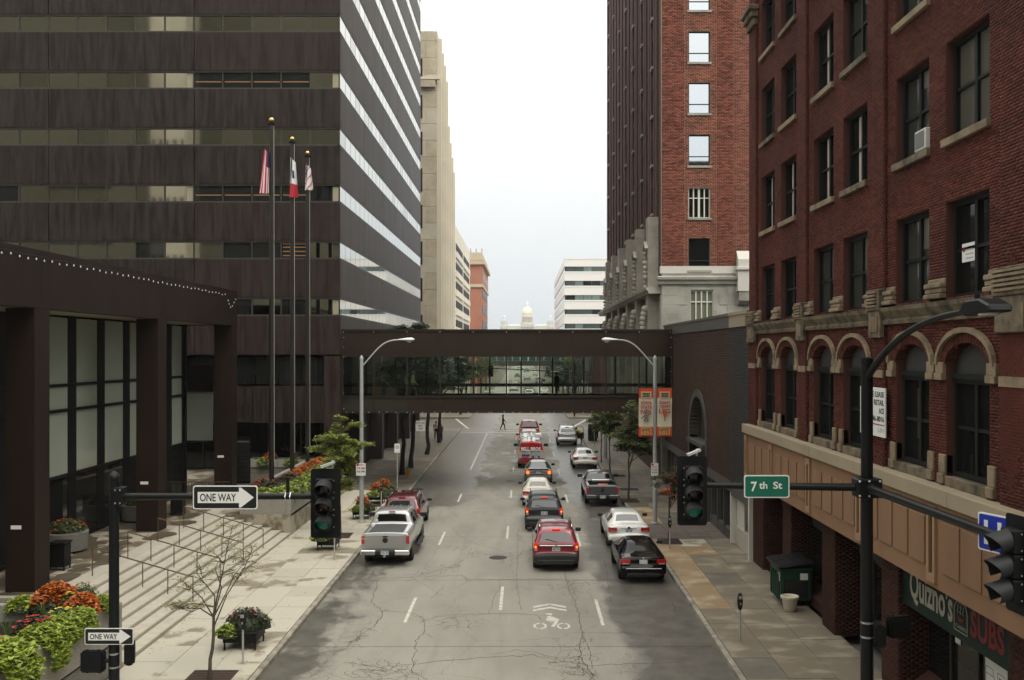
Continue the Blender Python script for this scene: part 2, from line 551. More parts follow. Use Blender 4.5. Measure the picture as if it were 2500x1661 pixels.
lp = pavement('pavement_left', -10.9, KL - 0.17, Y0, YX0 - 0.3)
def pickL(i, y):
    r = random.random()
    if y > 58: return 'concrete_grey' if r < .6 else 'concrete_r'  # from the skywalk on: wet slabs, with shade put into the colour
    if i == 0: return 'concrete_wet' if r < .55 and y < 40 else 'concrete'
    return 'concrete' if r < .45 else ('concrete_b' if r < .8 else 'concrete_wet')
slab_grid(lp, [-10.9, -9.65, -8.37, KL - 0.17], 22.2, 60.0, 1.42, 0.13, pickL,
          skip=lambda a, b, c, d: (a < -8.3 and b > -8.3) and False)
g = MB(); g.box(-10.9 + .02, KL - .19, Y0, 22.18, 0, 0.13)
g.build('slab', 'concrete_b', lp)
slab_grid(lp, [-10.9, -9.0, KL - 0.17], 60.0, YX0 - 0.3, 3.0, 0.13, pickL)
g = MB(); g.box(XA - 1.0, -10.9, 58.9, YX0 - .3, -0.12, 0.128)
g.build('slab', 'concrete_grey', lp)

rp = pavement('pavement_right', KR + 0.17, XR + 0.35, Y0, YX0 - 0.3)
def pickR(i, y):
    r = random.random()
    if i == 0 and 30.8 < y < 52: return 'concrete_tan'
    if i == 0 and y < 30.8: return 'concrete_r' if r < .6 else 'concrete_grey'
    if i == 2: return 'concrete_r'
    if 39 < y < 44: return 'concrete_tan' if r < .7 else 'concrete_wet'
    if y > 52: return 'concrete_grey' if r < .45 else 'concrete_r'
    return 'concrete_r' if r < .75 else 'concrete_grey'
PAV0, PAV1 = 43.8, 47.6
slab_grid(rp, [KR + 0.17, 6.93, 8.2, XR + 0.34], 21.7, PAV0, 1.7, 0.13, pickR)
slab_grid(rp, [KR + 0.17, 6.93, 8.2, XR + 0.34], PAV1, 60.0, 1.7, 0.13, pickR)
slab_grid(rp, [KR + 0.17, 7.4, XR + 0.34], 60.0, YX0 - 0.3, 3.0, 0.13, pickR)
g = MB(); g.box(KR + .19, XR + .33, Y0, 21.68, 0, 0.13); g.build('slab', 'concrete_r', rp)
# strip of dark pavers across the right pavement
yy = PAV0
while yy < PAV1 - 0.1:
    ye = min(yy + 0.45, PAV1)
    xx = KR + 0.19
    while xx < XR + 0.3:
        xe = min(xx + 0.92, XR + 0.33)
        b = MB(); b.box(xx + .012, xe - .012, yy + .012, ye - .012, 0.05, 0.13 + random.uniform(-.004, .004))
        b.build('paver', 'paver', rp)
        xx = xe
    yy = ye

# kerb stones
def kerb(name, x, side):
    y = Y0
    o = MB(); o.box(x, x + side * 0.165, Y0, Y0 + .01, -0.1, 0.1)
    root = tag(o.build(name, 'kerb'), kind='structure')
    while y < YX0 - 0.4:
        ye = min(y + 3.0, YX0 - 0.3)
        dx = random.uniform(-0.012, 0.012)
        b = MB()
        x0, x1 = x + dx, x + side * 0.165
        lo, hi = (x1, x0) if side < 0 else (x0, x1)
        b.box(lo, hi, y + .015, ye - .006, -0.1, 0.135 + random.uniform(-.006, .004))
        b.build('kerb_stone', 'kerb', root, bevel=0.02)
        y = ye
kerb('kerb_left', KL, -1)
kerb('kerb_right', KR, 1)
# pavements beyond the cross street
for nm, a, b_ in (('pavement_far_left', XA - 0.3, KL), ('pavement_far_right', KR, XR + 0.3)):
    g = MB(); g.box(a, b_, YX1 + 0.2, 700, -0.1, 0.13)
    tag(g.build(nm, 'concrete_r'), kind='structure')

# painted markings, 4 mm above the road
def mark(pts, name='lane_marking', m='paint', z=0.006, parent=road):
    b = MB(); b.add([(p[0], p[1], z) for p in pts], [tuple(range(len(pts)))])
    return b.build(name, m, parent)
def dash(x, y0, y1, w=0.11):
    mark([(x - w / 2, y0), (x + w / 2, y0), (x + w / 2, y1), (x - w / 2, y1)])
for k in range(3): dash(-3.83, 30.7 + 12.3 * k, 33.85 + 12.3 * k)
dash(-3.95, 70.5, 102.0, 0.14)
for k in range(6): dash(-0.80, 32.2 + 12.3 * k, 35.4 + 12.3 * k)
for k in range(6): dash(2.50, 30.4 + 12.3 * k, 33.6 + 12.3 * k)
for k in range(12):
    for x in (-3.9, -0.8, 2.5): dash(x, 140 + 12.3 * k, 143.2 + 12.3 * k)
# stop line, crosswalk lines, curved corner lines
mark([(KL + .2, 102.6), (KR - .2, 102.6), (KR - .2, 103.1), (KL + .2, 103.1)], 'stop_line')
for y in (105.0, 107.6, 124.4, 127.2):
    mark([(KL + .2, y), (KR - .2, y), (KR - .2, y + .2), (KL + .2, y + .2)], 'crosswalk_line')
for (xa, xb) in ((KL + 0.6, KL - 1.9), (KR - 0.6, KR + 2.4)):
    mark([(xa, 107.9), (xa + .25, 107.9), (xb + .25, 123.5), (xb, 123.5)], 'crosswalk_line')
# bike symbol with double chevron
def sharrow(cx, y0):
    b = MB(); z = 0.006
    def q(*p): b.add([(cx + a, y0 + c, z) for a, c in p], [tuple(range(len(p)))])
    for dy in (0.0, 0.42):
        q((-.56, 2.05 + dy), (0, 2.42 + dy), (.56, 2.05 + dy), (.56, 2.27 + dy), (0, 2.64 + dy), (-.56, 2.27 + dy))
    for sx in (-.36, .38):
        k = 20
        ri, ro = .145, .215
        for j in range(k):
            if j in (4, 14): continue
            t0, t1 = 2 * math.pi * j / k, 2 * math.pi * (j + 1) / k
            q((sx + ri * math.cos(t0), .34 + 1.6 * ri * math.sin(t0)), (sx + ro * math.cos(t0), .34 + 1.6 * ro * math.sin(t0)),
              (sx + ro * math.cos(t1), .34 + 1.6 * ro * math.sin(t1)), (sx + ri * math.cos(t1), .34 + 1.6 * ri * math.sin(t1)))
    q((-.02, .25), (.10, .25), (.26, .95), (.14, .95))
    q((-.16, .95), (.02, .78), (.30, 1.05), (.02, 1.52), (-.10, 1.45))
    q((-.14, 1.62), (.06, 1.62), (.06, 1.80), (-.14, 1.80))
    b.build('bike_marking', 'paint', road)
sharrow(0.86, 30.0)

# cracks that can be followed one by one, traced on the road
def crack(pts, w=0.035, jag=0.05):
    P = []
    for i in range(len(pts) - 1):
        a, c = gnd(*pts[i]), gnd(*pts[i + 1])
        k = max(2, int((c - a).length / 0.18))
        for j in range(k):
            p = a.lerp(c, j / k)
            P.append(Vector((p.x + random.gauss(0, jag) * .5, p.y + random.gauss(0, jag), 0)))
    P.append(gnd(*pts[-1]))
    b = MB()
    for i in range(len(P) - 1):
        d = (P[i + 1] - P[i]); d = Vector((-d.y, d.x, 0)).normalized()
        w0 = w * random.uniform(.35, 1.0); w1 = w * random.uniform(.35, 1.0)
        b.add([P[i] - d * w0 / 2 + Vector((0, 0, .004)), P[i] + d * w0 / 2 + Vector((0, 0, .004)),
               P[i + 1] + d * w1 / 2 + Vector((0, 0, .004)), P[i + 1] - d * w1 / 2 + Vector((0, 0, .004))], [(0, 1, 2, 3)])
    b.build('crack', 'crack', road)
CR = [
    [(925, 1413), (916, 1440), (906, 1472), (932, 1490), (934, 1505), (912, 1530), (880, 1550), (834, 1590)],
    [(925, 1413), (985, 1410), (1060, 1408), (1125, 1405), (1148, 1416), (1230, 1415), (1385, 1416), (1600, 1420)],
    [(1148, 1416), (1128, 1430), (1108, 1436)],
    [(1083, 1430), (1068, 1448), (1052, 1462)],
    [(1218, 1416), (1219, 1438), (1206, 1458), (1200, 1480), (1193, 1499)],
    [(935, 1492), (990, 1496), (1017, 1500), (1033, 1512), (1036, 1545), (1016, 1565), (1010, 1610), (1004, 1640)],
    [(1040, 1512), (1090, 1502), (1160, 1499), (1260, 1499), (1310, 1503), (1326, 1517)],
    [(1036, 1545), (1057, 1558)],
    [(1378, 1388), (1383, 1420), (1390, 1445), (1405, 1470), (1412, 1500), (1422, 1545), (1415, 1580), (1420, 1610), (1440, 1640), (1452, 1661)],
    [(1385, 1416), (1398, 1440), (1410, 1460)],
    [(1424, 1545), (1440, 1590), (1448, 1635)],
    [(840, 1620), (930, 1630), (1060, 1617), (1200, 1604), (1300, 1600), (1360, 1612), (1430, 1625), (1660, 1618)],
    [(1200, 1598), (1260, 1588), (1310, 1594), (1360, 1606), (1420, 1612)],
    [(1004, 1635), (1020, 1650), (1045, 1661)],
    [(906, 1640), (940, 1650), (990, 1635)],
    [(1105, 1288), (1113, 1302), (1140, 1320), (1180, 1332), (1250, 1352)],
    [(1152, 1338), (1140, 1360), (1115, 1378), (1040, 1402)],
    [(1150, 1352), (1200, 1355), (1260, 1350), (1300, 1340)],
    [(1265, 1290), (1264, 1350), (1262, 1420), (1268, 1470), (1275, 1490)],
    [(1475, 1370), (1482, 1400), (1486, 1440), (1495, 1475)],
    [(1100, 1248), (1110, 1256), (1116, 1262)],
    [(1130, 1245), (1200, 1258), (1262, 1262)],
    [(1640, 1470), (1647, 1482), (1650, 1495)],
    [(1402, 1545), (1500, 1545), (1640, 1556)],
]
for c in CR: crack(c, w=0.034 if len(c) > 5 else 0.022)
# broken-up webs where slabs have crazed along the worst cracks
def web(path, width, n):
    P = [gnd(*q) for q in path]
    b = MB()
    for k in range(n):
        i = random.randrange(len(P) - 1); c = P[i].lerp(P[i + 1], random.random())
        c = c + Vector((random.gauss(0, width), random.gauss(0, width * 1.3), 0))
        a = random.uniform(0, 6.28)
        for s in range(random.randint(3, 6)):
            d = Vector((math.cos(a), math.sin(a) * 1.2, 0)) * random.uniform(.06, .16)
            e = Vector((-d.y, d.x, 0)).normalized() * random.uniform(.004, .009)
            z = Vector((0, 0, .0042))
            b.add([c - e + z, c + e + z, c + d + e + z, c + d - e + z], [(0, 1, 2, 3)])
            c = c + d; a += random.choice((-1, 1)) * random.uniform(.5, 1.1)
    b.build('crack_web', 'crack', road, kind='stuff')
web([(932, 1490), (912, 1530), (870, 1560), (834, 1590)], .14, 26)
web([(880, 1630), (940, 1640), (990, 1655)], .30, 44)
web([(1115, 1378), (1060, 1400), (1000, 1408)], .28, 28)
web([(1160, 1350), (1220, 1362), (1290, 1352)], .30, 34)
web([(1412, 1560), (1420, 1610), (1440, 1650)], .16, 30)
web([(1385, 1420), (1400, 1450), (1412, 1500)], .12, 20)
web([(1360, 1612), (1430, 1625), (1400, 1640)], .22, 24)
# tar-filled straight joints across and along
for y in (28.2, 36.4, 44.9, 53.0):
    b = MB(); b.add([(KL + .1, y, .0035), (KR - .1, y + .05, .0035), (KR - .1, y + .075, .0035), (KL + .1, y + .025, .0035)], [(0, 1, 2, 3)])
    b.build('crack', 'crack', road)
# manholes and utility covers
for (px, py, r) in ((1216, 1362, .38), (1245, 1175, .3), (1250, 1150, .26), (1020, 1195, .4)):
    p = gnd(px, py)
    b = MB(); b.lathe((p.x, p.y, 0.002), [(r, 0), (r, .006), (r * .9, .008), (.001, .008)], 20)
    b.build('manhole_cover', 'iron', road)
# ---------------------------------------------------------------- left side: steel office tower, glass pavilion, plaza
D('corten', col=(0.0150, 0.0098, 0.0074), col2=(0.0345, 0.0268, 0.0222), ns=1.5, stretch=(2.2, 2.2, 0.24), ramp=(0.40, 0.60), detail=10, rough=0.5, rough2=0.6, spec=0.22, fine=0.12, fs=6, bump=0.05, bs=3)
D('corten_red', col=(0.0225, 0.0108, 0.0088), col2=(0.0355, 0.0270, 0.0225), ns=1.6, stretch=(2.2, 2.2, 0.22), ramp=(0.40, 0.60), detail=10, rough=0.5, rough2=0.6, spec=0.22, fine=0.12, fs=6)
D('corten_side', col=(0.032, 0.022, 0.017), col2=(0.048, 0.036, 0.029), ns=0.8, stretch=(1.6, 1.6, 0.3), rough=0.5, rough2=0.58, spec=0.35, fine=0.08, fs=6)  # side cladding in a lighter colour that carries its grazing sheen
D('corten_pav', col=(0.0205, 0.0108, 0.0064), col2=(0.0145, 0.0082, 0.0054), ns=1.2, stretch=(1, 1, 0.3), rough=0.6, spec=0.2, fine=0.08, fs=8)
D('mullion', col=(0.06, 0.055, 0.045), rough=0.5, metal=0.3)
D('gap', col=(0.012, 0.011, 0.010), rough=0.7)
D('glass_mirror', col=(0.50, 0.52, 0.50), rough=0.035, metal=1.0, bump=0.10, bs=0.55)
D('glass_mirror2', col=(0.34, 0.36, 0.36), rough=0.06, metal=1.0, bump=0.16, bs=0.8)
D('glass_olive', col=(0.40, 0.385, 0.31), rough=0.04, metal=1.0, bump=0.06, bs=0.7)
D('glass_olive2', col=(0.31, 0.295, 0.235), rough=0.04, metal=1.0, bump=0.06, bs=0.7)
D('glass_dark', col=(0.012, 0.013, 0.012), rough=0.04, spec=0.6)
D('glass_shade', col=(0.33, 0.37, 0.305), rough=0.12, spec=0.6, coat=0.6)
D('blind_cream', col=(0.33, 0.30, 0.20), rough=0.5)
D('soffit_light', col=(0.2, 0.1, 0.04), emit=(1.0, 0.48, 0.17), es=0.055)
D('black_metal', col=(0.007, 0.007, 0.0075), rough=0.5, spec=0.2)
D('bronze', col=(0.026, 0.022, 0.018), rough=0.45, metal=0.3, spec=0.35)
D('rail', col=(0.10, 0.06, 0.04), rough=0.5, metal=0.3)
D('gold', col=(0.80, 0.58, 0.22), rough=0.25, metal=1.0)
D('white_plate', col=(0.75, 0.74, 0.70), rough=0.5)
D('bulb', col=(0.7, 0.7, 0.68), rough=0.2, emit=(1, 1, 0.98), es=0.02)
D('cable', col=(0.01, 0.01, 0.01), rough=0.7)

YC, YF = 58.8, 104.5
MOD = 1.79                # window module
SEAM = MOD * 5
ROOF = 53.0
def zA(py): return EYE - (py - CY) * YC / FPX
FLOOR = 138.6 * YC / FPX
WT = zA(36); WB = zA(77)   # top band's glass
tower = thing('office_tower', 'dark weathered steel office tower with ribbon windows on the left', 'building', (XA, YC, 0))
XL = XA - SEAM * 2 - MOD * 6.2
core = MB()
core.box(XL, XA - 0.35, YC + 0.35, YF, 10.6, ROOF)
core.box(XL, XA - 0.9, YC + 3.2, YF, 0.1, 10.6)
core.build('core', 'gap', tower)
# bands: list of glass bands from top to bottom
bands = []
k = -6
while True:
    t, b_ = WT - k * FLOOR, WB - k * FLOOR
    if t < 11.0: break
    bands.append((t, b_))
    k += 1
sp = []   # spandrels between the bands
prev = ROOF
for (t, b_) in bands:
    if prev - t > 0.2: sp.append((prev, t))
    prev = b_
sp.append((prev, zA(868)))
front_x = [XA]
x = XA
while x > XL: x -= SEAM; front_x.append(max(x, XL))
for i, (t, b_) in enumerate(sp):
    last = i == len(sp) - 1
    if b_ > 32.5: pass
    for j in range(len(front_x) - 1):
        if b_ > 34: continue
        g = MB(); g.box(front_x[j + 1] + .022, front_x[j] - (.022 if j else 0), YC, YC + .3, b_ + .05, t - .05)
        for q in range(1, 9):
            xx = front_x[j] - SEAM * q / 9 + random.uniform(-.02, .02)
            if xx > front_x[j + 1] + .1: g.box(xx - .007, xx + .007, YC - .006, YC, b_ + .06, t - .06)
        for zz in (b_ + .25, t - .25):
            for xx in (front_x[j] - .22, front_x[j + 1] + .22):
                g.box(xx - .03, xx + .03, YC - .025, YC, zz - .03, zz + .03)
        g.build('spandrel_panel', 'corten_red' if (j == 0 and random.random() < .75) else 'corten', tower)
        # stiffener seams showing through as thin standing lines
    y = YC + .3
    side_seams = [YC + .0] + [YC + SEAM * q for q in range(1, 6)]
    side_seams = [s for s in side_seams if s < YF - .5] + [YF]
    for j in range(len(side_seams) - 1):
        g = MB(); y0 = side_seams[j] + (.31 if j == 0 else .012)
        g.box(XA - .3, XA, y0, side_seams[j + 1] - .012, b_ + .05, t - .05)
        for zz in (b_ + .25, t - .25):
            for yv in (y0 + .22, side_seams[j + 1] - .22):
                g.box(XA, XA + .025, yv - .03, yv + .03, zz - .03, zz + .03)
        g.build('spandrel_panel', 'corten_side', tower)
# lintel and sill rails of the bands, mullions, panes
stuff_v, stuff_f = [], []
npane = 0
for bi, (t, b_) in enumerate(bands):
    g = MB()
    if b_ < 34:
        for zz in (t, b_): g.box(XL, XA - .09, YC + .04, YC + .16, zz - .045, zz + .045)
    for zz in (t, b_): g.box(XA - .16, XA - .012, YC + .04, YF - .02, zz - .05, zz + .05)
    g.build('window_rail', 'mullion', tower)
    if b_ < 34:
        nF = int((XA - XL) / MOD)
        for q in range(nF):
            x1 = XA - .06 - q * MOD; x0 = x1 - MOD
            if bi > 9 and x1 < XA - 16: pass
            r = random.random()
            low = bi - 6      # 0 = top visible band
            m = 'glass_olive' if r < .7 else 'glass_olive2'
            if low >= 3 and random.random() < .30: m = 'glass_dark'
            if (low == 1 and q in (1, 2, 3, 4)) or (low == 3 and q in (1, 2)) or (low == 4 and q == 1): m = 'glass_dark'
            g = MB(); g.box(x0 + .03, x1 - .03, YC + .14, YC + .155, b_ + .045, t - .045)
            # bronze mullion at the pane's side belongs to the same frame
            p = g.build('window_pane', m, tower); npane += 1
            g = MB(); g.box(x0 - .03, x0 + .03, YC + .05, YC + .16, b_ + .045, t - .045)
            g.build('mullion', 'mullion', p)
            if m == 'glass_dark' and ((low in (1, 3) and 0 < q < 5) or (low == 4 and q == 1)):
                g = MB()
                for zz in ((.38,) if low < 4 else (.15, .4, .65, .85)):
                    g.box(x0 + .1, x1 - .1, YC + .130, YC + .139, b_ + (t - b_) * zz, b_ + (t - b_) * zz + .07)
                g.build('lit_ceiling', 'soffit_light', p)
            if low in (1, 3, 5) and q in (0, 5):
                g = MB(); g.box(x1 - .42, x1 - .06, YC + .130, YC + .139, b_ + .05, t - .09)
                g.build('column_cover', 'blind_cream', p)
    y = YC + .1
    q = 0
    while y < YF - .3:
        ye = min(y + MOD, YF - .04)
        if 16 < b_ or True:
            if npane < 300:
                a = MB(); a.box(XA - .055, XA - .03, y + .02, ye - .02, b_ + .045, t - .045)
                p = a.build('window_pane', 'glass_mirror' if random.random() < .82 else 'glass_mirror2', tower); npane += 1
                a = MB(); a.box(XA - .06, XA - .024, ye - .02, ye + .02, b_ + .045, t - .045)
                a.build('mullion', 'mullion', p)
            else:
                n0 = len(stuff_v)
                xg = XA - .03
                stuff_v += [(xg, y + .03, b_ + .045), (xg, ye - .03, b_ + .045), (xg, ye - .03, t - .045), (xg, y + .03, t - .045)]
                stuff_f.append((n0, n0 + 1, n0 + 2, n0 + 3))
        y = ye; q += 1
if stuff_f:
    mesh_np('window_panes', stuff_v, stuff_f, 'glass_mirror', tower, kind='stuff')
# lower storeys: corner pier, recessed dark strip window, fascia, open lobby
zp0, zp1, zf0, zf1 = zA(868), zA(940), zA(943), zA(1033)
g = MB(); g.box(XA - 1.0, XA, YC, YC + 1.2, 0.1, zp0 - .05)
g.build('corner_pier', 'corten_red', tower)
g = MB(); g.box(XA - 5.3, XA - 1.0, YC + .02, YC + .3, zf1, zf0); g.box(XL, XA - 5.3, YC + .5, YC + .8, zf1, zf0)
g.build('fascia', 'corten', tower)
for q in range(3):
    x1 = XA - 1.02 - q * 1.42
    g = MB(); g.box(x1 - 1.38, x1, YC + .32, YC + .34, zp1 + .02, zp0 - .06)
    g.build('window_pane', 'glass_dark', tower)
g = MB(); g.box(XL, XA - 5.35, YC + .4, YC + .45, zp1 + .02, zp0 - .06); g.build('window_pane', 'glass_dark', tower)
# lobby glazing behind, and columns along the pavement side
for q in range(7):
    x1 = XA - 1.0 - q * 2.1
    g = MB(); g.box(x1 - 2.04, x1, YC + 3.0, YC + 3.03, 1.15, zf1 - .02)
    p = g.build('lobby_pane', 'glass_dark', tower)
    g = MB(); g.box(x1 - .03, x1 + .05, YC + 2.9, YC + 3.0, 1.15, zf1 - .02); g.build('mullion', 'mullion', p)
g = MB(); g.box(XA - .3, XA, YC + 1.2, YF, 5.0, zp0 - .05); g.build('fascia', 'corten_side', tower)
for q in range(5):
    y = YC + 8.9 + q * 8.95
    if y > YF: break
    g = MB(); g.box(XA - 1.0, XA, y - .5, y + .5, 0.1, 5.0); g.build('column', 'corten_side', tower)
g = MB(); g.box(XA - 4.0, XA - 3.9, YC + 3.3, YF, 0.1, 5.0); g.build('lobby_wall', 'gap', tower)
g = MB(); g.box(XA - 4.0, XA - .3, YC + 1.2, YF, 4.98, 5.08); g.build('soffit', 'gap', tower)

# ---- plaza ground
PZ = 1.1
g = MB()
g.box(-36, -14.35, 10, YC + 3.2, -0.1, PZ)
g.box(-14.35, -10.9, 44.7, YC - .02, -0.1, PZ - 0.01)
g.box(XA - 1.1, -10.9, YC - .02, YC + .5, -0.1, 0.11)
plaza = tag(g.build('plaza', 'aggregate'), kind='structure')
# lighter border and wet discs left by drying rain
g = MB(); g.box(-15.0, -14.38, 20, YC - .1, PZ, PZ + .006); g.build('border_strip', 'concrete_b', plaza)
for k in range(95):
    y = random.uniform(26, 52); x = random.uniform(-18.0, -14.9)
    rx, ry = random.uniform(.25, .6), random.uniform(.3, .7)
    b = MB(); n = 14
    b.add([(x + rx * math.cos(2 * math.pi * j / n) * random.uniform(.9, 1.1), y + ry * math.sin(2 * math.pi * j / n) * random.uniform(.9, 1.1), PZ + .008 + k * .0002) for j in range(n)], [tuple(range(n))])
    b.build('wet_patch', 'aggregate_wet', plaza)
g = MB(); g.box(-19, -11.2, 51.6, YC + 2.9, PZ - .003, PZ + .004)
g.build('wet_paving', 'aggregate_wet', plaza)

# ---- stairs down to the pavement
NS = 8
D('riser', col=(0.40, 0.375, 0.31), col2=(0.27, 0.255, 0.215), ns=35, ramp=(0.40, 0.62), rough=0.8, fine=0.25, fs=70)
SX0, SX1, SY0, SY1 = -10.9, -14.35, 26.05, 44.65
stairs = thing('plaza_steps', 'broad flight of pale granite steps from the pavement up to the plaza', 'steps', (SX0, 35, 0.1))
run = (SX0 - SX1) / NS
rise = (PZ - 0.13) / NS
for k in range(NS):
    g = MB(); x1 = SX0 - run * k; z1 = 0.13 + rise * (k + 1)
    y = SY0
    g.mi = 0; g.box(SX1 - .02, x1, SY0, SY1, z1 - rise - (.05 if k == 0 else 0), z1 - .05)
    g.mi = 1; g.box(x1 - run - .05 if k < NS - 1 else SX1 - .02, x1 + .004, SY0, SY1, z1 - .05, z1 + (0.0 if k < NS - 1 else .004))
    g.build('step', ['riser', 'step_top'], stairs)
# handrails
for i, ry in enumerate((32.4, 35.3, 38.2, 41.1)):
    lab = ['nearest', 'second nearest', 'third nearest', 'farthest'][i]
    h = thing('handrail', 'thin brown metal handrail on the plaza steps, %s of the four' % lab, 'handrail', (-12.6, ry, .6), 'handrails on the plaza steps')
    xs_ = [-14.6, -13.75, -12.9, -12.05, -11.2]
    tops = []
    for j, xx in enumerate(xs_):
        kk = min(NS, max(0, int((SX0 - xx) / run) + 1))
        zb = 0.13 + rise * kk if xx > SX1 else PZ
        zt = PZ + .95 - (xx + 14.6) * (0.98 / 3.4)
        tops.append((xx, ry, zt))
        g = MB(); g.tube([(xx, ry, zb), (xx, ry, zt)], .018, 6); g.build('post', 'rail', h)
    g = MB(); g.tube(tops, .024, 6); g.build('top_rail', 'rail', h)

# ---- granite walls and planters
def planter(name, label, x0, x1, y0, y1, z0, z1, wall=.22, lip=True, group=None, m='granite', joint=1.6):
    t = thing(name, label, 'planter', ((x0 + x1) / 2, (y0 + y1) / 2, z0), group)
    g = MB()
    g.box(x0 + .06, x1 - .06, y0 + .06, y1 - .06, z0, z0 + (z1 - z0) * .40)
    g.build('base', 'granite_dark', t)
    zb = z0 + (z1 - z0) * .44
    g = MB(); g.box(x0 + wall, x1 - wall, y0 + wall, y1 - wall, zb, z1 - .12); g.build('soil', 'soil', t)
    def stones(ax, fix0, fix1, a, b_):
        n = max(1, round((b_ - a) / joint)); s = (b_ - a) / n
        for i in range(n):
            g = MB()
            if ax == 'y': g.box(fix0, fix1, a + s * i + .006, a + s * (i + 1) - .006, zb, z1)
            else: g.box(a + s * i + .006, a + s * (i + 1) - .006, fix0, fix1, zb, z1)
            g.build('stone_panel', m, t, bevel=.012)
    stones('y', x1 - wall, x1, y0, y1); stones('y', x0, x0 + wall, y0, y1)
    stones('x', y0, y0 + wall, x0 + wall, x1 - wall); stones('x', y1 - wall, y1, x0 + wall, x1 - wall)
    return t
D('soil', col=(0.035, 0.025, 0.017), rough=0.95)
planter('granite_planter', 'low granite planter wall with orange and lime plants at the near end of the steps', -11.95, -10.9, 17.0, 25.75, 0.1, 2.08, joint=2.1)
planter('granite_planter', 'granite planter ledge behind the patio table by the first steel column', -15.6, -11.98, 24.75, 25.7, 1.1, 2.15, joint=1.5)
g = MB(); g.box(-13.6, -10.92, 25.78, 26.03, 0.1, 1.9)
w = thing('end_wall', 'granite end wall closing the near end of the steps', 'wall', (-12, 25.9, .1)); g.build('wall_slab', 'granite', w, bevel=.015)
planter('granite_planter', 'long granite planter beside the pavement at the far end of the steps', -13.3, -10.9, 44.75, 57.6, 0.1, 2.1, joint=2.4)
planter('granite_planter', 'low granite planter box behind the three flagpoles', -17.2, -11.9, 59.6, 60.9, 1.1, 1.95, joint=1.9)

# ---- glass pavilion
PX, PG = -15.4, -18.1
PT, PB = 11.92, 10.07
pav = thing('glass_pavilion', 'low brown steel pavilion with square columns and tall glazing', 'building', (PX, 40, PZ))
for (ya, yb) in ((10, 20.2), (20.21, 30.6), (30.61, 40.8), (40.81, 51.44)):
    g = MB(); g.box(PX - .5, PX, ya, yb - .01, PB, PT); g.build('fascia_panel', 'corten_pav', pav)
g = MB(); g.box(-34, PX - .5, 10, 51.42, PT - .5, PT - .05); g.build('roof', 'corten_pav', pav)
g = MB(); g.box(-34, PX - .51, 51.1, 51.43, PB, PT - .02); g.build('fascia_panel', 'corten_pav', pav)
D('soffit', col=(0.30, 0.27, 0.20), rough=0.7)
g = MB(); g.box(PG - .4, PX - .51, 10, 51.09, PB + .04, PB + .10); g.build('soffit', 'soffit', pav)
for y in (20.05, 30.15, 40.32, 50.46):
    g = MB(); g.box(PX - .93, PX - .004, y, y + .96, PZ, PB); c = g.build('column', 'corten_pav', pav, bevel=.008)
    g = MB(); g.box(PX - .75, PX - .42, y - .012, y, PZ + 2.0, PZ + 2.12); g.build('number_plate', 'white_plate', c)
# glazing
mod = 2.62
y = 20.0
zt1, zt2, zt3 = 3.82, 6.38, 7.37
while y < 51:
    ye = min(y + mod, 51.0)
    g = MB(); g.box(PG - .25, PG + .02, ye - .36, ye + .36, PZ, PB); g.build('mullion', 'black_metal', pav)
    for (za, zb) in ((zt1, zt2), (zt2, zt3), (zt3, PB)):
        g = MB(); g.box(PG - .03, PG, y + .36, ye - .36, za + .05, zb - .05); g.build('window_pane', 'glass_shade', pav)
    g = MB(); g.box(PG - .03, PG, y + .36, ye - .36, PZ + .2, zt1 - .05); g.build('window_pane', 'glass_dark', pav)
    y = ye
for zz in (PZ + .1, zt1, zt2, zt3):
    g = MB(); g.box(PG - .05, PG + .09, 20, 51.1, zz - .06, zz + .06); g.build('transom', 'black_metal', pav)
g = MB(); g.box(PG - .1, PG + .1, 50.9, 51.15, PZ, PB); g.build('mullion', 'black_metal', pav)
g = MB(); g.box(-34, PG - .3, 20, 50.9, PZ, PB); g.build('interior', 'gap', pav)
# entrance link between pavilion and tower: return glazing with louvre
lk = thing('entrance_link', 'glazed entrance link with louvred panel between pavilion and tower', 'building', (-17, 55, PZ))
g = MB(); g.box(-20, -17.0, 52.4, 52.5, zt2 + .1, zt3 + .6); g.build('fascia_panel', 'corten_pav', lk)
g = MB(); g.box(-20, -17.05, 52.45, 52.5, zt1, zt2); g.build('window_pane', 'glass_shade', lk)
g = MB(); g.box(-20, -17.0, 52.42, 52.5, zt1 - .12, zt1); g.build('transom', 'black_metal', lk)
for q in range(18):
    g = MB(); g.obox((-16.3, 55.0 + .0, PZ + .2 + q * .13), (1.0, .16, .02), (R(35), 0, 0)); g.build('louvre', 'bronze', lk)
g = MB(); g.box(-16.85, -15.75, 55.1, 55.15, PZ, PZ + 2.7); g.build('frame', 'black_metal', lk)

# festoon bulbs along the pavilion roof edge
fl = thing('string_lights', 'string of small white bulbs along the brown pavilion fascia', 'string lights', (PX + .05, 40, PT - .35))
g = MB(); pts = [(PX + .03, 26 + i * .3, PT - .22 + .02 * math.sin(i)) for i in range(82)]
g.tube(pts, .008, 4); g.build('cable', 'cable', fl)
bb = MB(); bb.lathe((0, 0, 0), [(.009, .045), (.02, .02), (.025, 0), (.015, -.02), (.001, -.03)], 8)
proto = None
for i in range(46):
    y = 26.6 + i * .5
    if y > 49.5: break
    if proto is None:
        o = bb.build('bulb', 'bulb', fl, smooth=True, local=True); proto = o
    else:
        o = proto.copy(); C.objects.link(o); o.parent = fl
    o.location = (.03, y - 40, .02 + random.uniform(-.03, .03))
for (dy, dz) in ((9.6, -.25), (9.75, -.42), (10.0, -.58), (10.3, -.5), (10.6, -.3), (10.9, -.12)):
    o = proto.copy(); C.objects.link(o); o.parent = fl; o.location = (.03, dy, dz)

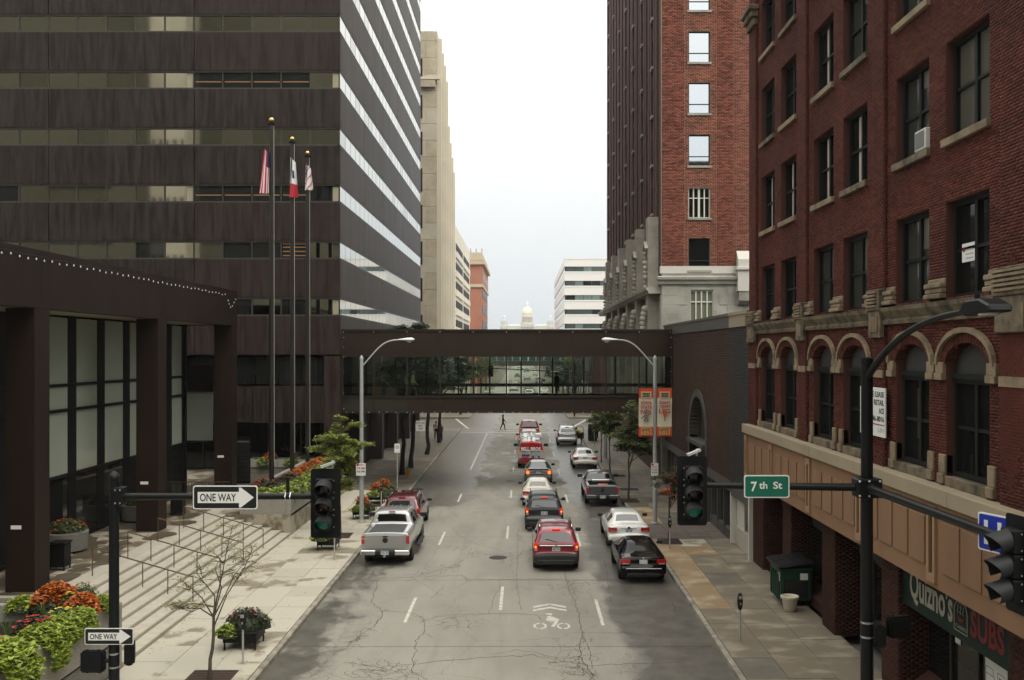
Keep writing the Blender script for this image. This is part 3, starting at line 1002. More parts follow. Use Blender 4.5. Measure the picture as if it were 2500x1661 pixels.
# ---- flagpoles and flags
D('flag_red', col=(0.50, 0.03, 0.05), rough=0.8)
D('flag_white', col=(0.75, 0.75, 0.74), rough=0.8)
D('flag_blue', col=(0.025, 0.035, 0.12), rough=0.8)
def flag(parent, top, kind):
    g = MB()
    x, y, z = top
    n, rows = 8, 14
    W_, H_ = .46, {'us': 2.3, 'iowa': 2.25, 'city': 1.6}[kind]
    for r in range(rows):
        for c in range(n):
            def P(cc, rr):
                t, s = cc / n, rr / rows
                return (x - .05 + (.13 if kind != 'us' else -.16) + (t - .5) * W_ * (.6 + .6 * s) - (.14 * s if kind == 'us' else -.05 * s), y - .14 + .10 * math.sin(t * 9 + s * 2), z - s * H_ - .30 * t * (1 - s))
            if kind == 'us':
                g.mi = 2 if (r < 5 and c > 4) else (0 if c % 2 == 0 else 1)
            elif kind == 'iowa':
                g.mi = 1 if r < 9 else 0
                if r in (4, 5, 6) and c in (3, 4): g.mi = 2
            else:
                g.mi = 1 if (r + c) % 5 else 0
            g.add([P(c, r), P(c + 1, r), P(c + 1, r + 1), P(c, r + 1)], [(0, 1, 2, 3)])
    return g.build('cloth', ['flag_red', 'flag_white', 'flag_blue'], parent, smooth=60)
POLES = [(49.3, 'us', 'tallest-looking dark flagpole nearest the camera with gold ball'),
         (53.7, 'iowa', 'middle dark flagpole of the three on the plaza, gold ball top'),
         (57.5, 'city', 'farthest of the three dark flagpoles, beside the tower corner')]
FL = ['limp striped red and white flag with blue canton hanging on the nearest pole',
      'limp white flag with red end hanging on the middle pole', 'limp white and red flag hanging on the farthest pole']
for (y, kind, lab), fl_ in zip(POLES, FL):
    f = thing('flagpole', lab, 'flagpole', (-13.0, y, PZ), 'flagpoles on the plaza')
    g = MB(); g.lathe((-13, y, 0), [(.13, PZ), (.13, 8), (.12, 15), (.10, 20.3), (.095, 20.35)], 14); g.build('pole', 'bronze', f, smooth=True)
    g = MB(); g.lathe((-13, y, 0), [(.05, 20.35), (.20, 20.38), (.20, 20.42), (.05, 20.46)], 12); g.build('truck', 'black_metal', f, smooth=True)
    g = MB(); g.ball((-13, y, 20.60), .13, 14, 10); g.build('ball', 'gold', f, smooth=True)
    g = MB(); g.tube([(-12.86, y, 3.0), (-12.88, y, 20.3)], .008, 4); g.build('halyard', 'white_plate', f)
    q = thing('flag', fl_, 'flag', (-13, y - .14, 16))
    flag(q, (-13, y, {'us': 19.1, 'iowa': 19.55, 'city': 19.95}[kind]), kind)

# ---- litter bins, patio table
for (px, py, lab) in ((138, 1395, 'square black litter bin beside the first steel column'), (430, 1260, 'square black litter bin behind the second steel column')):
    p = gnd(px, py, PZ)
    t = thing('litter_bin', lab, 'bin', p, 'litter bins on the plaza')
    g = MB(); g.box(p.x - .27, p.x + .27, p.y, p.y + .5, PZ + .12, PZ + .9); g.build('body', 'black_metal', t, bevel=.015)
    g = MB(); g.box(p.x - .31, p.x + .31, p.y - .04, p.y + .54, PZ + .92, PZ + .99); g.build('lid', 'black_metal', t, bevel=.015)
    for sx in (-.24, .24):
        for sy in (.03, .47):
            g = MB(); g.box(p.x + sx - .02, p.x + sx + .02, p.y + sy - .02, p.y + sy + .02, PZ, PZ + .13); g.build('leg', 'black_metal', t)
D('mesh_metal', col=(0.022, 0.016, 0.014), rough=0.45, metal=0.3)
t = thing('patio_table', 'round dark metal patio table with attached seats behind the planter', 'table', (-12.85, 23.6, PZ))
g = MB(); g.lathe((-12.85, 23.6, 0), [(.62, PZ + .72), (.64, PZ + .74), (.64, PZ + .77), (.001, PZ + .78)], 28); g.build('table_top', 'mesh_metal', t, smooth=30)
g = MB(); g.tube([(-12.85, 23.6, PZ), (-12.85, 23.6, PZ + .72)], .05, 8); g.build('pedestal', 'mesh_metal', t)
for a in (10, 100, 190, 280):
    cx, cy_ = -12.85 + .95 * math.cos(R(a)), 23.6 + .95 * math.sin(R(a))
    g = MB(); g.lathe((cx, cy_, 0), [(.22, PZ + .44), (.23, PZ + .46), (.001, PZ + .47)], 14); s = g.build('seat', 'mesh_metal', t)
    g = MB(); g.tube([(cx, cy_, PZ + .44), (cx, cy_, PZ + .12), (-12.85, 23.6, PZ + .12)], .025, 6); g.build('seat_arm', 'mesh_metal', s)

rl = thing('plaza_railing', 'low dark metal railing between the second and third steel columns', 'railing', (-17.2, 48.4, PZ))
for zz in (PZ + .12, PZ + 1.0):
    g = MB(); g.tube([(-18.0, 48.4, zz), (-14.9, 48.4, zz)], .022, 6); g.build('rail', 'mullion', rl)
for q in range(19):
    g = MB(); g.box(-18.0 + q * .172 - .009, -18.0 + q * .172 + .009, 48.39, 48.41, PZ if q % 6 == 0 else PZ + .12, PZ + 1.0); g.build('baluster', 'mullion', rl)
# ---------------------------------------------------------------- brickwork
BQ = np.array([(0, 1, 2, 3), (0, 4, 5, 1), (1, 5, 6, 2), (2, 6, 7, 3), (3, 7, 4, 0)], dtype=np.int32)
def brick_rects(u0, u1, z0, z1, blocked, L=.215, H=.066, gap=.008, jit=.0):
    out = []
    n = max(1, round((z1 - z0) / H))
    h = (z1 - z0) / n
    for r in range(n):
        za, zb = z0 + r * h + gap / 2, z0 + (r + 1) * h - gap / 2
        zm = (za + zb) / 2
        bl = sorted(b for f in blocked for b in f(zm))
        free, cur = [], u0
        for a, b in bl:
            if a > cur: free.append((cur, min(a, u1)))
            cur = max(cur, b)
        if cur < u1: free.append((cur, u1))
        for a, b in free:
            if b - a < .03: continue
            s = math.floor(a / L) * L - (L / 2 if r % 2 else 0)
            while s < b:
                p, q = max(s + gap / 2, a + gap / 2), min(s + L - gap / 2, b - gap / 2)
                if q - p > .02: out.append((p, q, za, zb))
                s += L
    return out
def rect_hole(a, b, zl, zh):
    return lambda z: [(a, b)] if zl < z < zh else []
def arch_hole(a, b, zs, rise):
    """half-ellipse above the springing line zs"""
    c, hw = (a + b) / 2, (b - a) / 2
    def f(z):
        if z < zs or z > zs + rise: return []
        w = hw * math.sqrt(max(0, 1 - ((z - zs) / rise) ** 2))
        return [(c - w, c + w)]
    return f
def brick_mesh(name, parent, axis, plane, rects, mat, proud=.007, kind='stuff'):
    if not len(rects): return None
    r = np.array(rects)
    n = len(r)
    d = plane - proud - rng.uniform(0, .003, n)
    back = np.full(n, plane)
    def V(u, z, w):
        return np.stack([w, u, z], 1) if axis == 'x' else np.stack([u, w, z], 1)
    vs_ = np.stack([V(r[:, 0], r[:, 2], d), V(r[:, 1], r[:, 2], d), V(r[:, 1], r[:, 3], d), V(r[:, 0], r[:, 3], d),
                    V(r[:, 0], r[:, 2], back), V(r[:, 1], r[:, 2], back), V(r[:, 1], r[:, 3], back), V(r[:, 0], r[:, 3], back)], 1)
    fs = (BQ[None] + (np.arange(n, dtype=np.int32) * 8)[:, None, None]).reshape(-1, 4)
    if axis == 'x': fs = fs[:, ::-1]
    return mesh_np(name, vs_, fs, mat, parent, kind=kind)

D('brick_red', col=(0.112, 0.034, 0.024), col2=(0.062, 0.021, 0.0165), ns=0.45, ramp=(.35, .72), rough=0.75, island=0.28, fine=0.15, fs=30, spec=0.1)
D('mortar_red', col=(0.105, 0.048, 0.038), rough=0.9, spec=0.1)
D('brick_tower', col=(0.25, 0.088, 0.058), col2=(0.20, 0.072, 0.050), ns=0.5, spec=0.15, rough=0.8, island=0.45)
D('mortar_pale', col=(0.46, 0.37, 0.27), rough=0.9)
D('brick_dark', col=(0.078, 0.044, 0.033), col2=(0.060, 0.036, 0.028), ns=0.4, spec=0.12, rough=0.6, island=0.15)
D('brick_black', col=(0.030, 0.029, 0.026), spec=0.3, rough=0.6, island=0.15)
D('mortar_dark', col=(0.12, 0.095, 0.075), rough=0.9)
D('brick_brown', col=(0.062, 0.026, 0.018), col2=(0.040, 0.019, 0.014), ns=1.0, rough=0.7, island=0.25, spec=0.12)
D('mortar_brown', col=(0.052, 0.027, 0.020), rough=0.9)
D('sandstone', col=(0.27, 0.205, 0.13), col2=(0.12, 0.09, 0.056), ns=1.6, rough=0.85, fine=0.15, fs=15, ramp=(.4, .7))
D('sandstone_dirty', col=(0.18, 0.138, 0.088), col2=(0.05, 0.046, 0.03), ns=2.2, rough=0.85, fine=0.15, fs=15, ramp=(.42, .62))
D('stucco', col=(0.255, 0.143, 0.076), col2=(0.215, 0.122, 0.066), ns=0.9, stretch=(1, 1, .25), rough=0.85, fine=0.04, fs=80)
D('stucco_trim', col=(0.32, 0.195, 0.105), rough=0.85)
D('cap_metal', col=(0.36, 0.30, 0.205), col2=(0.31, 0.26, 0.175), ns=0.8, rough=0.5)
D('frame_green', col=(0.010, 0.012, 0.011), rough=0.5, spec=0.3)
D('frame_dark', col=(0.017, 0.016, 0.014), rough=0.5)
D('pane_dark', col=(0.009, 0.010, 0.009), rough=0.05, spec=0.45, bump=0.03, bs=1.0)
D('pane_grey', col=(0.040, 0.042, 0.036), rough=0.08, spec=0.5)
D('pane_blind', col=(0.11, 0.105, 0.085), rough=0.15, spec=0.5)
D('arch_panel', col=(0.038, 0.038, 0.036), rough=0.6)
D('curtain', col=(0.42, 0.38, 0.31), rough=0.8)
D('soffit_dark', col=(0.03, 0.028, 0.025), rough=0.8)
D('white_ac', col=(0.62, 0.62, 0.58), rough=0.5)
D('ac_grille', col=(0.16, 0.16, 0.15), rough=0.6)
D('sign_white', col=(0.78, 0.78, 0.75), rough=0.45)
D('ink', col=(0.02, 0.02, 0.02), rough=0.6)
D('ink_red', col=(0.30, 0.03, 0.04), rough=0.6)
D('ink_grey', col=(0.42, 0.42, 0.41), rough=0.6)

# ---------------------------------------------------------------- red brick building on the right
XW = 9.3                      # wall face between the pilasters
redb = thing('brick_building', 'dark red brick building with arched second-floor windows on the right', 'building', (XR, 28, 0))
BAYS = [(18.55, 24.55), (25.35, 31.35), (32.15, 38.15)]
PIL = [(14.4, 18.55), (24.55, 25.35), (31.35, 32.15), (38.15, 39.25)]
SILLS = [9.85, 13.35, 16.8, 20.2, 23.6]
WH, WW, WG, WM = 2.12, 1.95, .9, .6
ZB, ZTOP = 5.72, 26.5
XP = 9.36
wins = []
for (a, b) in BAYS:
    for k in range(2):
        w0 = a + WM + k * (WW + WG)
        wins.append((w0, w0 + WW))
holes = []
for (a, b) in wins:
    for s in SILLS: holes.append(rect_hole(a, b, s, s + WH))
    holes.append(rect_hole(a, b, 5.5, 8.42)); holes.append(arch_hole(a - .0, b + .0, 8.42, .46))
# backing wall (mortar bed) with real openings: piers and spandrels as boxes
def backing(parent, axis, plane, thick, u0, u1, z0, z1, ops, mat):
    """wall of boxes around rectangular openings (a, b, zl, zh)"""
    zs_ = sorted({z0, z1, *[o[2] for o in ops], *[o[3] for o in ops]})
    zs_ = [z for z in zs_ if z0 <= z <= z1]
    g = MB()
    for i in range(len(zs_) - 1):
        za, zb = zs_[i], zs_[i + 1]; zm = (za + zb) / 2
        cur = u0
        for (a, b, zl, zh) in sorted(o for o in ops if o[2] < zm < o[3]):
            if a > cur + 1e-4: (g.box(plane, plane + thick, cur, a, za, zb) if axis == 'x' else g.box(cur, a, plane, plane + thick, za, zb))
            cur = max(cur, b)
        if cur < u1 - 1e-4: (g.box(plane, plane + thick, cur, u1, za, zb) if axis == 'x' else g.box(cur, u1, plane, plane + thick, za, zb))
    return g.build('wall', mat, parent)
ops = []
for (a, b) in wins:
    for s in SILLS: ops.append((a, b, s, s + WH))
    ops.append((a, b, 5.5, 8.42))
    # stepped head under the arch
    for q in range(4):
        z_ = 8.42 + .46 * q / 4; w_ = WW / 2 * math.sqrt(1 - ((q + .5) / 4) ** 2); c_ = (a + b) / 2
        ops.append((c_ - w_, c_ + w_, z_, z_ + .46 / 4))
backing(redb, 'x', XW, .38, 14.4, 39.25, ZB, ZTOP, ops, 'mortar_red')
rects = []
for (a, b) in BAYS: rects += brick_rects(a, b, ZB, ZTOP, holes)
brick_mesh('bricks', redb, 'x', XW, rects, 'brick_red')
# pilasters stand proud of the wall; their faces carry bricks of their own
near = []
for i, (a, b) in enumerate(PIL):
    g = MB(); g.box(XR + .012, XW, a, b, ZB, ZTOP); g.build('pilaster', 'mortar_red', redb)
    rr = brick_rects(a, b, ZB, ZTOP, [])
    if i == 0:
        near = [q for q in rr if 17.4 < q[0] and 5.7 < q[2] < 13.5]
        near.sort(key=lambda q: -q[0] if False else abs(q[2] - 8.3) + abs(q[0] - 18.0) * 2)
        near = near[:298]
        ns_ = set(near); rr = [q for q in rr if q not in ns_]
    brick_mesh('bricks', redb, 'x', XR + .012, rr, 'brick_red')
    # return side facing the camera
    rs = brick_rects(XR + .02, XW, ZB, ZTOP, [])
    brick_mesh('bricks', redb, 'y', a, rs, 'brick_red', proud=.010)
pm_cache = {}
for (p, q, za, zb) in near:
    key = (round(q - p, 3), round(zb - za, 4))
    if key not in pm_cache:
        b = MB(); b.box(0, .014, 0, q - p, 0, zb - za)
        me_o = b.build('brick', 'brick_red', redb, local=True)
        pm_cache[key] = me_o.data
        o = me_o
    else:
        o = link(bpy.data.objects.new('brick', pm_cache[key]), redb)
    o.location = (XR - .002 - random.uniform(0, .003) - XR, p - 28, za)
# reveal bricks are dark; windows
def sash_window(parent, a, b, zs, zh, style):
    xg = XW + .26
    g = MB()
    fw = .10
    # outer frame, set back in the opening
    g.box(xg - .10, xg + .05, a, a + fw, zs, zh); g.box(xg - .10, xg + .05, b - fw, b, zs, zh)
    g.box(xg - .10, xg + .05, a + fw, b - fw, zh - fw, zh); g.box(xg - .12, xg + .05, a + fw, b - fw, zs, zs + fw)
    zm = zs + (zh - zs) * .5
    g.box(xg - .06, xg + .02, a + fw, b - fw, zm - .035, zm + .035)
    # double sash: central mullion
    c = (a + b) / 2
    g.box(xg - .07, xg + .03, c - .06, c + .06, zs + fw, zh - fw)
    w = g.build('window', 'frame_green', parent)
    for (p, q) in ((a + fw, c - .06), (c + .06, b - fw)):
        for (za, zb) in ((zs + fw, zm - .035), (zm + .035, zh - fw)):
            m = {'dark': 'pane_dark', 'grey': 'pane_grey', 'blind': 'pane_blind'}.get(style, 'pane_dark')
            k = MB(); k.box(xg, xg + .012, p, q, za, zb); k.build('pane', m, w)
    if style == 'grey':
        k = MB(); k.box(xg - .010, xg - .004, a + .11, c - .07, zh - .1 - (zh - zs) * random.choice((.2, .35, .5)), zh - .1); k.build('roller_shade', 'pane_blind', w)
    if style == 'curtain':
        k = MB()
        n = 10
        for (p, q) in ((a + .12, a + .55), (c + .08, c + .40)):
            vv = []
            for j in range(n + 1):
                u = p + (q - p) * j / n
                vv.append((xg - .012 - .006 * math.sin(j * 2.2), u))
            k.add([(x_, u, zs + .12) for x_, u in vv] + [(x_, u, zh - .12) for x_, u in vv],
                  [(j, j + 1, j + n + 2, j + n + 1) for j in range(n)])
        k.build('curtain', 'curtain', w)
    if style == 'blind':
        k = MB()
        z = zs + .12
        while z < zh - .14:
            k.box(xg - .009, xg - .004, a + .12, c - .07, z, z + .026); k.box(xg - .009, xg - .004, c + .07, b - .12, z, z + .026)
            z += .05
        k.build('slat_blind', 'pane_blind', w)
    return w
styles = {0: ['dark', 'grey', 'grey', 'grey', 'dark', 'dark'], 1: ['blind', 'grey', 'curtain', 'curtain', 'curtain', 'curtain'],
          2: ['dark', 'grey', 'grey', 'curtain', 'dark', 'dark'], 3: ['dark', 'dark', 'grey', 'dark', 'dark', 'dark'], 4: ['dark'] * 6}
for wi, (a, b) in enumerate(wins):
    for si, s in enumerate(SILLS):
        if s > 21 and wi < 4: continue
        sash_window(redb, a, b, s, s + WH, styles[si][wi])
        if si > 0:
            g = MB(); g.box(XR - .01, XW + .2, a - .08, b + .08, s - .17, s); g.build('sill', 'sandstone_dirty' if random.random() < .5 else 'sandstone', redb, bevel=.01)
    # arched window: lower sash, transom, fan panel, hood mould
    sash_window(redb, a + .02, b - .02, 5.98, 8.10, 'dark')
    g = MB(); g.box(XW + .10, XW + .30, a, b, 8.10, 8.22); g.build('transom', 'frame_green', redb)
    n = 12; c = (a + b) / 2
    arc = [(c + (WW / 2) * math.cos(math.pi * j / n), 8.42 + .46 * math.sin(math.pi * j / n)) for j in range(n + 1)]
    g = MB(); g.prism([(a, 8.22), (b, 8.22)] + arc[::1], 'x', XW + .22, XW + .26); g.build('fan_panel', 'arch_panel', redb)
    g = MB()
    # brick soldier arch between opening and stone hood
    for j in range(n * 2):
        t0, t1 = math.pi * j / (n * 2) + .01, math.pi * (j + 1) / (n * 2) - .01
        def A(r_, t): return (c + (WW / 2 + r_) * math.cos(t), 8.42 + (.46 + r_ * .75) * math.sin(t))
        g.prism([A(.0, t0), A(.26, t0), A(.26, t1), A(.0, t1)], 'x', XW - .045, XW + .2)
    g.build('soldier_arch', 'brick_red', redb)
    # stone hood mould over it with legs down to the impost
    hood = [(c + (WW / 2 + .26) * math.cos(math.pi * j / n), 8.42 + .68 * math.sin(math.pi * j / n)) for j in range(n + 1)]
    hood2 = [(c + (WW / 2 + .36) * math.cos(math.pi * j / n), 8.42 + .79 * math.sin(math.pi * j / n)) for j in range(n + 1)]
    g = MB()
    for j in range(n): g.prism([hood[j], hood2[j], hood2[j + 1], hood[j + 1]], 'x', XW - .13, XW - .03)
    g.build('hood_mould', 'sandstone', redb, smooth=30)
    for (p, q) in ((a - .40, a - .02), (b + .02, b + .40)):
        g = MB(); g.box(XW - .09, XW + .1, p, q, 8.22, 8.46); g.box(XW - .12, XW + .12, p - .0, q + .0, 8.06, 8.22)
        g.build('impost', 'sandstone', redb, bevel=.012)
    # stone blocks flanking the foot of the window
    for (p, q) in ((a - .30, a), (b, b + .30)):
        g = MB(); g.box(XW - .10, XW + .15, p, q, 5.78, 6.0); g.box(XW - .06, XW + .15, p, q, 6.0, 6.42); g.build('plinth_block', 'sandstone', redb, bevel=.015)
    g = MB(); g.box(XW - .05, XW + .3, a - .0, b + .0, 5.74, 5.96); g.build('sill', 'sandstone_dirty', redb, bevel=.01)
# continuous moulded sill course under the third-floor windows, with blocks between the windows
for (a, b) in BAYS:
    prof = [(XW + .05, 9.38), (XW - .10, 9.38), (XW - .13, 9.47), (XW - .08, 9.52), (XW - .14, 9.60), (XW - .22, 9.70), (XW - .24, 9.80), (XW + .25, 9.86), (XW + .25, 9.38)]
    g = MB(); n = len(prof)
    g.add([(x, a, z) for x, z in prof] + [(x, b, z) for x, z in prof],
          [(i, (i + 1) % n, (i + 1) % n + n, i + n) for i in range(n)] + [tuple(range(n)), tuple(range(2 * n - 1, n - 1, -1))])
    g.build('sill_course', 'sandstone_dirty', redb)
    for (p, q) in ((a, a + WM), (a + WM + WW, a + WM + WW + WG), (b - WM, b)):
        g = MB()
        for (dz, dx) in ((0, .17), (.12, .12), (.24, .15), (.34, .05)):
            g.box(XW - dx, XW + .02, p + .015, q - .015, 9.87 + dz, 9.87 + dz + .11)
        g.build('moulded_block', 'sandstone', redb, bevel=.02)
for i, (a, b) in enumerate(PIL):
    aa = max(a, 16.9)
    g = MB(); g.box(XR - .10, XW, aa, b + .02, 9.05, 9.75); g.box(XR - .15, XW, aa - .02, b + .04, 9.75, 10.30)
    c = g.build('capital_stone', 'sandstone_dirty', redb, bevel=.02)
    g = MB()
    for q in range(5):
        zc = 9.84 + .09 * q; g.box(XR - .19 - .02 * (q % 2), XR - .15, aa + .06, b - .06, zc, zc + .05)
    for q in range(4):
        g.box(XR - .14, XR - .10, aa + .12 + q * .13, aa + .20 + q * .13, 9.2, 9.6)
    g.build('carving', 'sandstone', c)
    g = MB(); g.box(XR - .03, XW, aa, b, 8.02, 8.22); g.build('stone_band', 'sandstone', redb)
# capital and ledge at the far end high up
g = MB(); g.box(XR - .10, XW, 38.1, 39.3, 21.7, 22.0); g.box(XR - .22, XW, 38.0, 39.4, 22.0, 22.25); g.box(XR - .32, XW, 37.9, 39.45, 22.25, 22.45)
g.build('capital_stone', 'sandstone_dirty', redb, bevel=.03)
g = MB(); g.box(XP + 1.25, 24, 14.4, 39.25, .1, 5.6); g.box(XW + .38, 24, 14.4, 39.25, 5.6, ZTOP); g.build('core', 'soffit_dark', redb)

# shop front: metal cap, stucco fascia with raised panels, brown brick piers, dark storefront
ZF0, ZF1 = 3.5, 5.4
XS = 9.02
for (ya, yb) in ((14.4, 20.2), (20.21, 24.9), (24.91, 30.0), (30.01, 35.0), (35.01, 39.25)):
    g = MB(); g.box(XS - .12, XW + .02, ya, yb - .005, ZF1, ZF1 + .34); g.build('cap_section', 'cap_metal', redb, bevel=.008)
g = MB(); g.box(XS, XW + .3, 14.4, 39.2, ZF0, ZF1); g.build('stucco_fascia', 'stucco', redb)
def fascia_panels():
    yv = 38.95
    first = True
    layout = []
    bays_ = [39.1, 35.2, 30.6, 26.0, 21.4, 16.8]
    for i in range(len(bays_) - 1):
        hi, lo = bays_[i], bays_[i + 1]
        layout.append(('slot', hi - .05, .42))
        n = 4 if i else 3
        s = (hi - lo - .75) / n
        for k in range(n): layout.append(('panel', hi - .68 - s * k - .08, s - .16))
    return layout
for kind, hi, w in fascia_panels():
    if kind == 'panel':
        g = MB(); g.box(XS - .035, XS, hi - w, hi, ZF0 + .42, ZF1 - .38); g.build('raised_panel', 'stucco', redb, bevel=.012)
    else:
        g = MB(); a, b = hi - w, hi
        g.box(XS - .07, XS, a, a + .11, ZF0 + .12, ZF1 - .10); g.box(XS - .07, XS, b - .11, b, ZF0 + .12, ZF1 - .10)
        g.box(XS - .07, XS, a + .11, b - .11, ZF1 - .28, ZF1 - .10); g.box(XS - .07, XS, a + .11, b - .11, ZF0 + .12, ZF0 + .30)
        f = g.build('slot_frame', 'stucco_trim', redb)
        g = MB(); g.box(XS - .008, XS + .02, a + .11, b - .11, ZF0 + .30, ZF1 - .28); g.build('slot_glass', 'glass_olive', f)
XP = 9.36
for (a, b) in ((37.6, 39.2), (33.6, 34.7), (28.9, 30.1), (24.0, 25.1), (16.6, 18.5)):
    g = MB(); g.box(XP, XP + 1.2, a, b, .1, ZF0); g.build('pier', 'mortar_brown', redb)
    brick_mesh('bricks', redb, 'x', XP, brick_rects(a, b, .13, ZF0, [], gap=.006), 'brick_brown', proud=.002)
    brick_mesh('bricks', redb, 'y', a, brick_rects(XP, XP + 1.2, .13, ZF0, [], gap=.006), 'brick_brown', proud=.002)
XST = XP + .75
g = MB(); g.box(XST + .05, XST + .3, 14.4, 39.2, .1, ZF0); g.build('storefront_wall', 'frame_dark', redb)
for (a, b) in ((34.7, 37.6), (30.1, 33.6), (25.1, 28.9), (18.5, 24.0)):
    n = max(2, round((b - a) / 1.4)); s = (b - a) / n
    for k in range(n):
        g = MB(); g.box(XST, XST + .03, a + s * k + .06, a + s * (k + 1) - .06, .75, 2.55); p = g.build('shop_pane', 'pane_dark', redb)
        g = MB(); g.box(XST - .05, XST + .05, a + s * k - .05, a + s * k + .05, .2, 2.7); g.build('mullion', 'frame_dark', p)
    g = MB(); g.box(XST - .02, XST + .05, a, b, 2.62, ZF0); g.build('header_panel', 'soffit_dark' if a > 20 else 'frame_dark', redb)
    # sloping brick bulkhead under the glass
    if 20 < a < 35 and a != 25.1 or a == 18.5:
        g = MB(); g.prism([(XST, .75), (XST - .42, .45), (XST - .42, .12), (XST, .12)], 'y', a + .05, b - .05)
        g.build('bulkhead', 'brick_brown', redb)
# brick doorway
g = MB(); g.box(XST - .06, XST, 35.2, 35.4, .13, 2.9); g.box(XST - .06, XST, 36.7, 36.9, .13, 2.9); g.box(XST - .06, XST, 35.2, 36.9, 2.9, 3.1)
g.build('doorway', 'brick_brown', redb)

# window air conditioner, lease sign, window notice
g_t = thing('air_conditioner', 'white window air conditioner in a fourth-floor opening', 'air conditioner', (XW + .05, 22.7, 13.4))
g = MB(); g.box(XW - .12, XW + .2, 21.95, 22.55, 13.36, 13.84); g.build('case', 'white_ac', g_t, bevel=.02)
g = MB(); g.box(XW - .126, XW - .119, 22.0, 22.5, 13.41, 13.79); g.build('grille', 'ac_grille', g_t)
ls = thing('lease_sign', 'white lease sign with black lettering fixed to the brick wall behind the pole', 'sign', (XR, 24.9, 6.5))
g = MB(); g.box(XR - .07, XR - .04, 24.25, 26.05, 6.50, 7.76); g.build('board', 'sign_white', ls)
X_ = XR - .075
for (t_, z_, h_) in (('LE LEASE', 7.52, .14), ('RETAIL', 7.31, .14), ('ACE', 7.10, .14), ('46-8016', 6.89, .14)):
    g = MB(); letter(g, t_, (X_, 24.32, z_), (0, -1, 0), (0, 0, 1), height=h_, width=len(t_) * .115, align='r', bold=.012); g.build('lettering', 'ink', ls)
g = MB(); g.box(X_ - .004, X_, 24.3, 25.6, 6.80, 6.825); g.build('rule', 'ink_red', ls)
g = MB(); letter(g, 'LIN', (X_, 24.32, 6.62), (0, -1, 0), (0, 0, 1), height=.12, width=.42, align='r'); g.build('lettering', 'ink_grey', ls)
# banner plate on the shop front
D('awning_green', col=(0.006, 0.020, 0.016), spec=0.2, rough=0.5)
D('letter_cream', col=(0.30, 0.29, 0.225), rough=0.6)
D('letter_red', col=(0.15, 0.010, 0.012), rough=0.6)
ss = thing('shop_sign', 'dark green shop sign board with cream and red lettering over the storefront', 'sign', (XST, 21, 2.6))
XB = XP + .12
g = MB(); g.box(XB, XB + .08, 18.52, 23.98, 2.42, 3.49); g.build('board', 'awning_green', ss)
g = MB()
letter(g, "Quizno's", (XB - .006, 23.55, 2.55), (0, -1, 0), (0, 0, 1), height=.88, width=2.35, bold=.022)
g.build('lettering', 'letter_cream', ss)
g = MB(); letter(g, 'SUBS', (XB - .006, 20.35, 2.66), (0, -1, 0), (0, 0, 1), height=.58, width=1.45, bold=.03); g.build('lettering', 'letter_red', ss)
g = MB()
arc = [(20.80 + .31 * math.cos(math.pi * j / 12), 3.0 + .30 * math.sin(math.pi * j / 12)) for j in range(13)]
for j in range(12): g.tube([(XB - .01, *arc[j]), (XB - .01, *arc[j + 1])], .012, 4)
g.tube([(XB - .01, 20.49, 3.0), (XB - .01, 20.49, 2.6), (XB - .01, 21.11, 2.6), (XB - .01, 21.11, 3.0)], .012, 4)
letter(g, 'CLASSICS', (XB - .006, 20.80, 2.66), (0, -1, 0), (0, 0, 1), height=.075, width=.52, align='c')
for q in range(3): g.tube([(XB - .01, 20.93 - q * .13, 2.98), (XB - .01, 20.97 - q * .13, 3.05), (XB - .01, 20.91 - q * .13, 3.10), (XB - .01, 20.95 - q * .13, 3.17)], .010, 4)
letter(g, 'OVEN BAKED', (XB - .006, 20.80, 3.205), (0, -1, 0), (0, 0, 1), height=.05, width=.36, align='c')
g.build('emblem', 'letter_cream', ss)
g = MB(); g.prism([(20.63, 2.93), (20.72, 2.82), (20.90, 2.82), (21.0, 2.95), (20.86, 2.91), (20.7, 2.90)], 'x', XB - .012, XB); g.build('emblem_roll', 'letter_red', ss)
nt = thing('window_notice', 'large white floor-plan notice taped inside the dark storefront window', 'notice', (XST, 20.6, 1))
g = MB(); g.box(XST - .03, XST - .02, 20.0, 20.95, .95, 2.05); g.build('sheet', 'sign_white', nt)
g = MB(); X_ = XST - .034
def line(u0, z0, u1, z1, w=.012): g.box(X_, X_ + .003, min(u0, u1) - w / 2, max(u0, u1) + w / 2, min(z0, z1) - w / 2, max(z0, z1) + w / 2)
for (a, b, c_, d_) in ((20.92, 1.85, 20.6, 1.85), (20.6, 1.85, 20.6, 1.7), (20.92, 1.7, 20.55, 1.7), (20.55, 1.7, 20.55, 1.2), (20.92, 1.2, 20.55, 1.2), (20.92, 1.85, 20.92, 1.2),
                       (20.4, 1.85, 20.1, 1.85), (20.1, 1.85, 20.1, 1.5), (20.1, 1.5, 20.4, 1.5), (20.4, 1.5, 20.4, 1.85), (20.35, 1.4, 20.05, 1.4), (20.35, 1.33, 20.05, 1.33), (20.35, 1.26, 20.05, 1.26)):
    line(a, b, c_, d_)
letter(g, 'FOR', (X_, 20.25, 1.70), (0, -1, 0), (0, 0, 1), height=.07, align='c'); letter(g, 'LEASE', (X_, 20.25, 1.58), (0, -1, 0), (0, 0, 1), height=.07, width=.2, align='c')
g.build('print', 'ink', nt)
nt = thing('window_notice', 'small white notice with black arrow in the dark storefront window', 'notice', (XST, 22.4, 2))
g = MB(); g.box(XST - .03, XST - .02, 22.15, 22.42, 1.9, 2.42); g.build('sheet', 'sign_white', nt)
g = MB(); g.prism([(22.36, 2.10), (22.26, 2.10), (22.26, 2.06), (22.19, 2.14), (22.26, 2.22), (22.26, 2.18), (22.36, 2.18)], 'x', XST - .035, XST - .031); g.build('arrow', 'ink', nt)
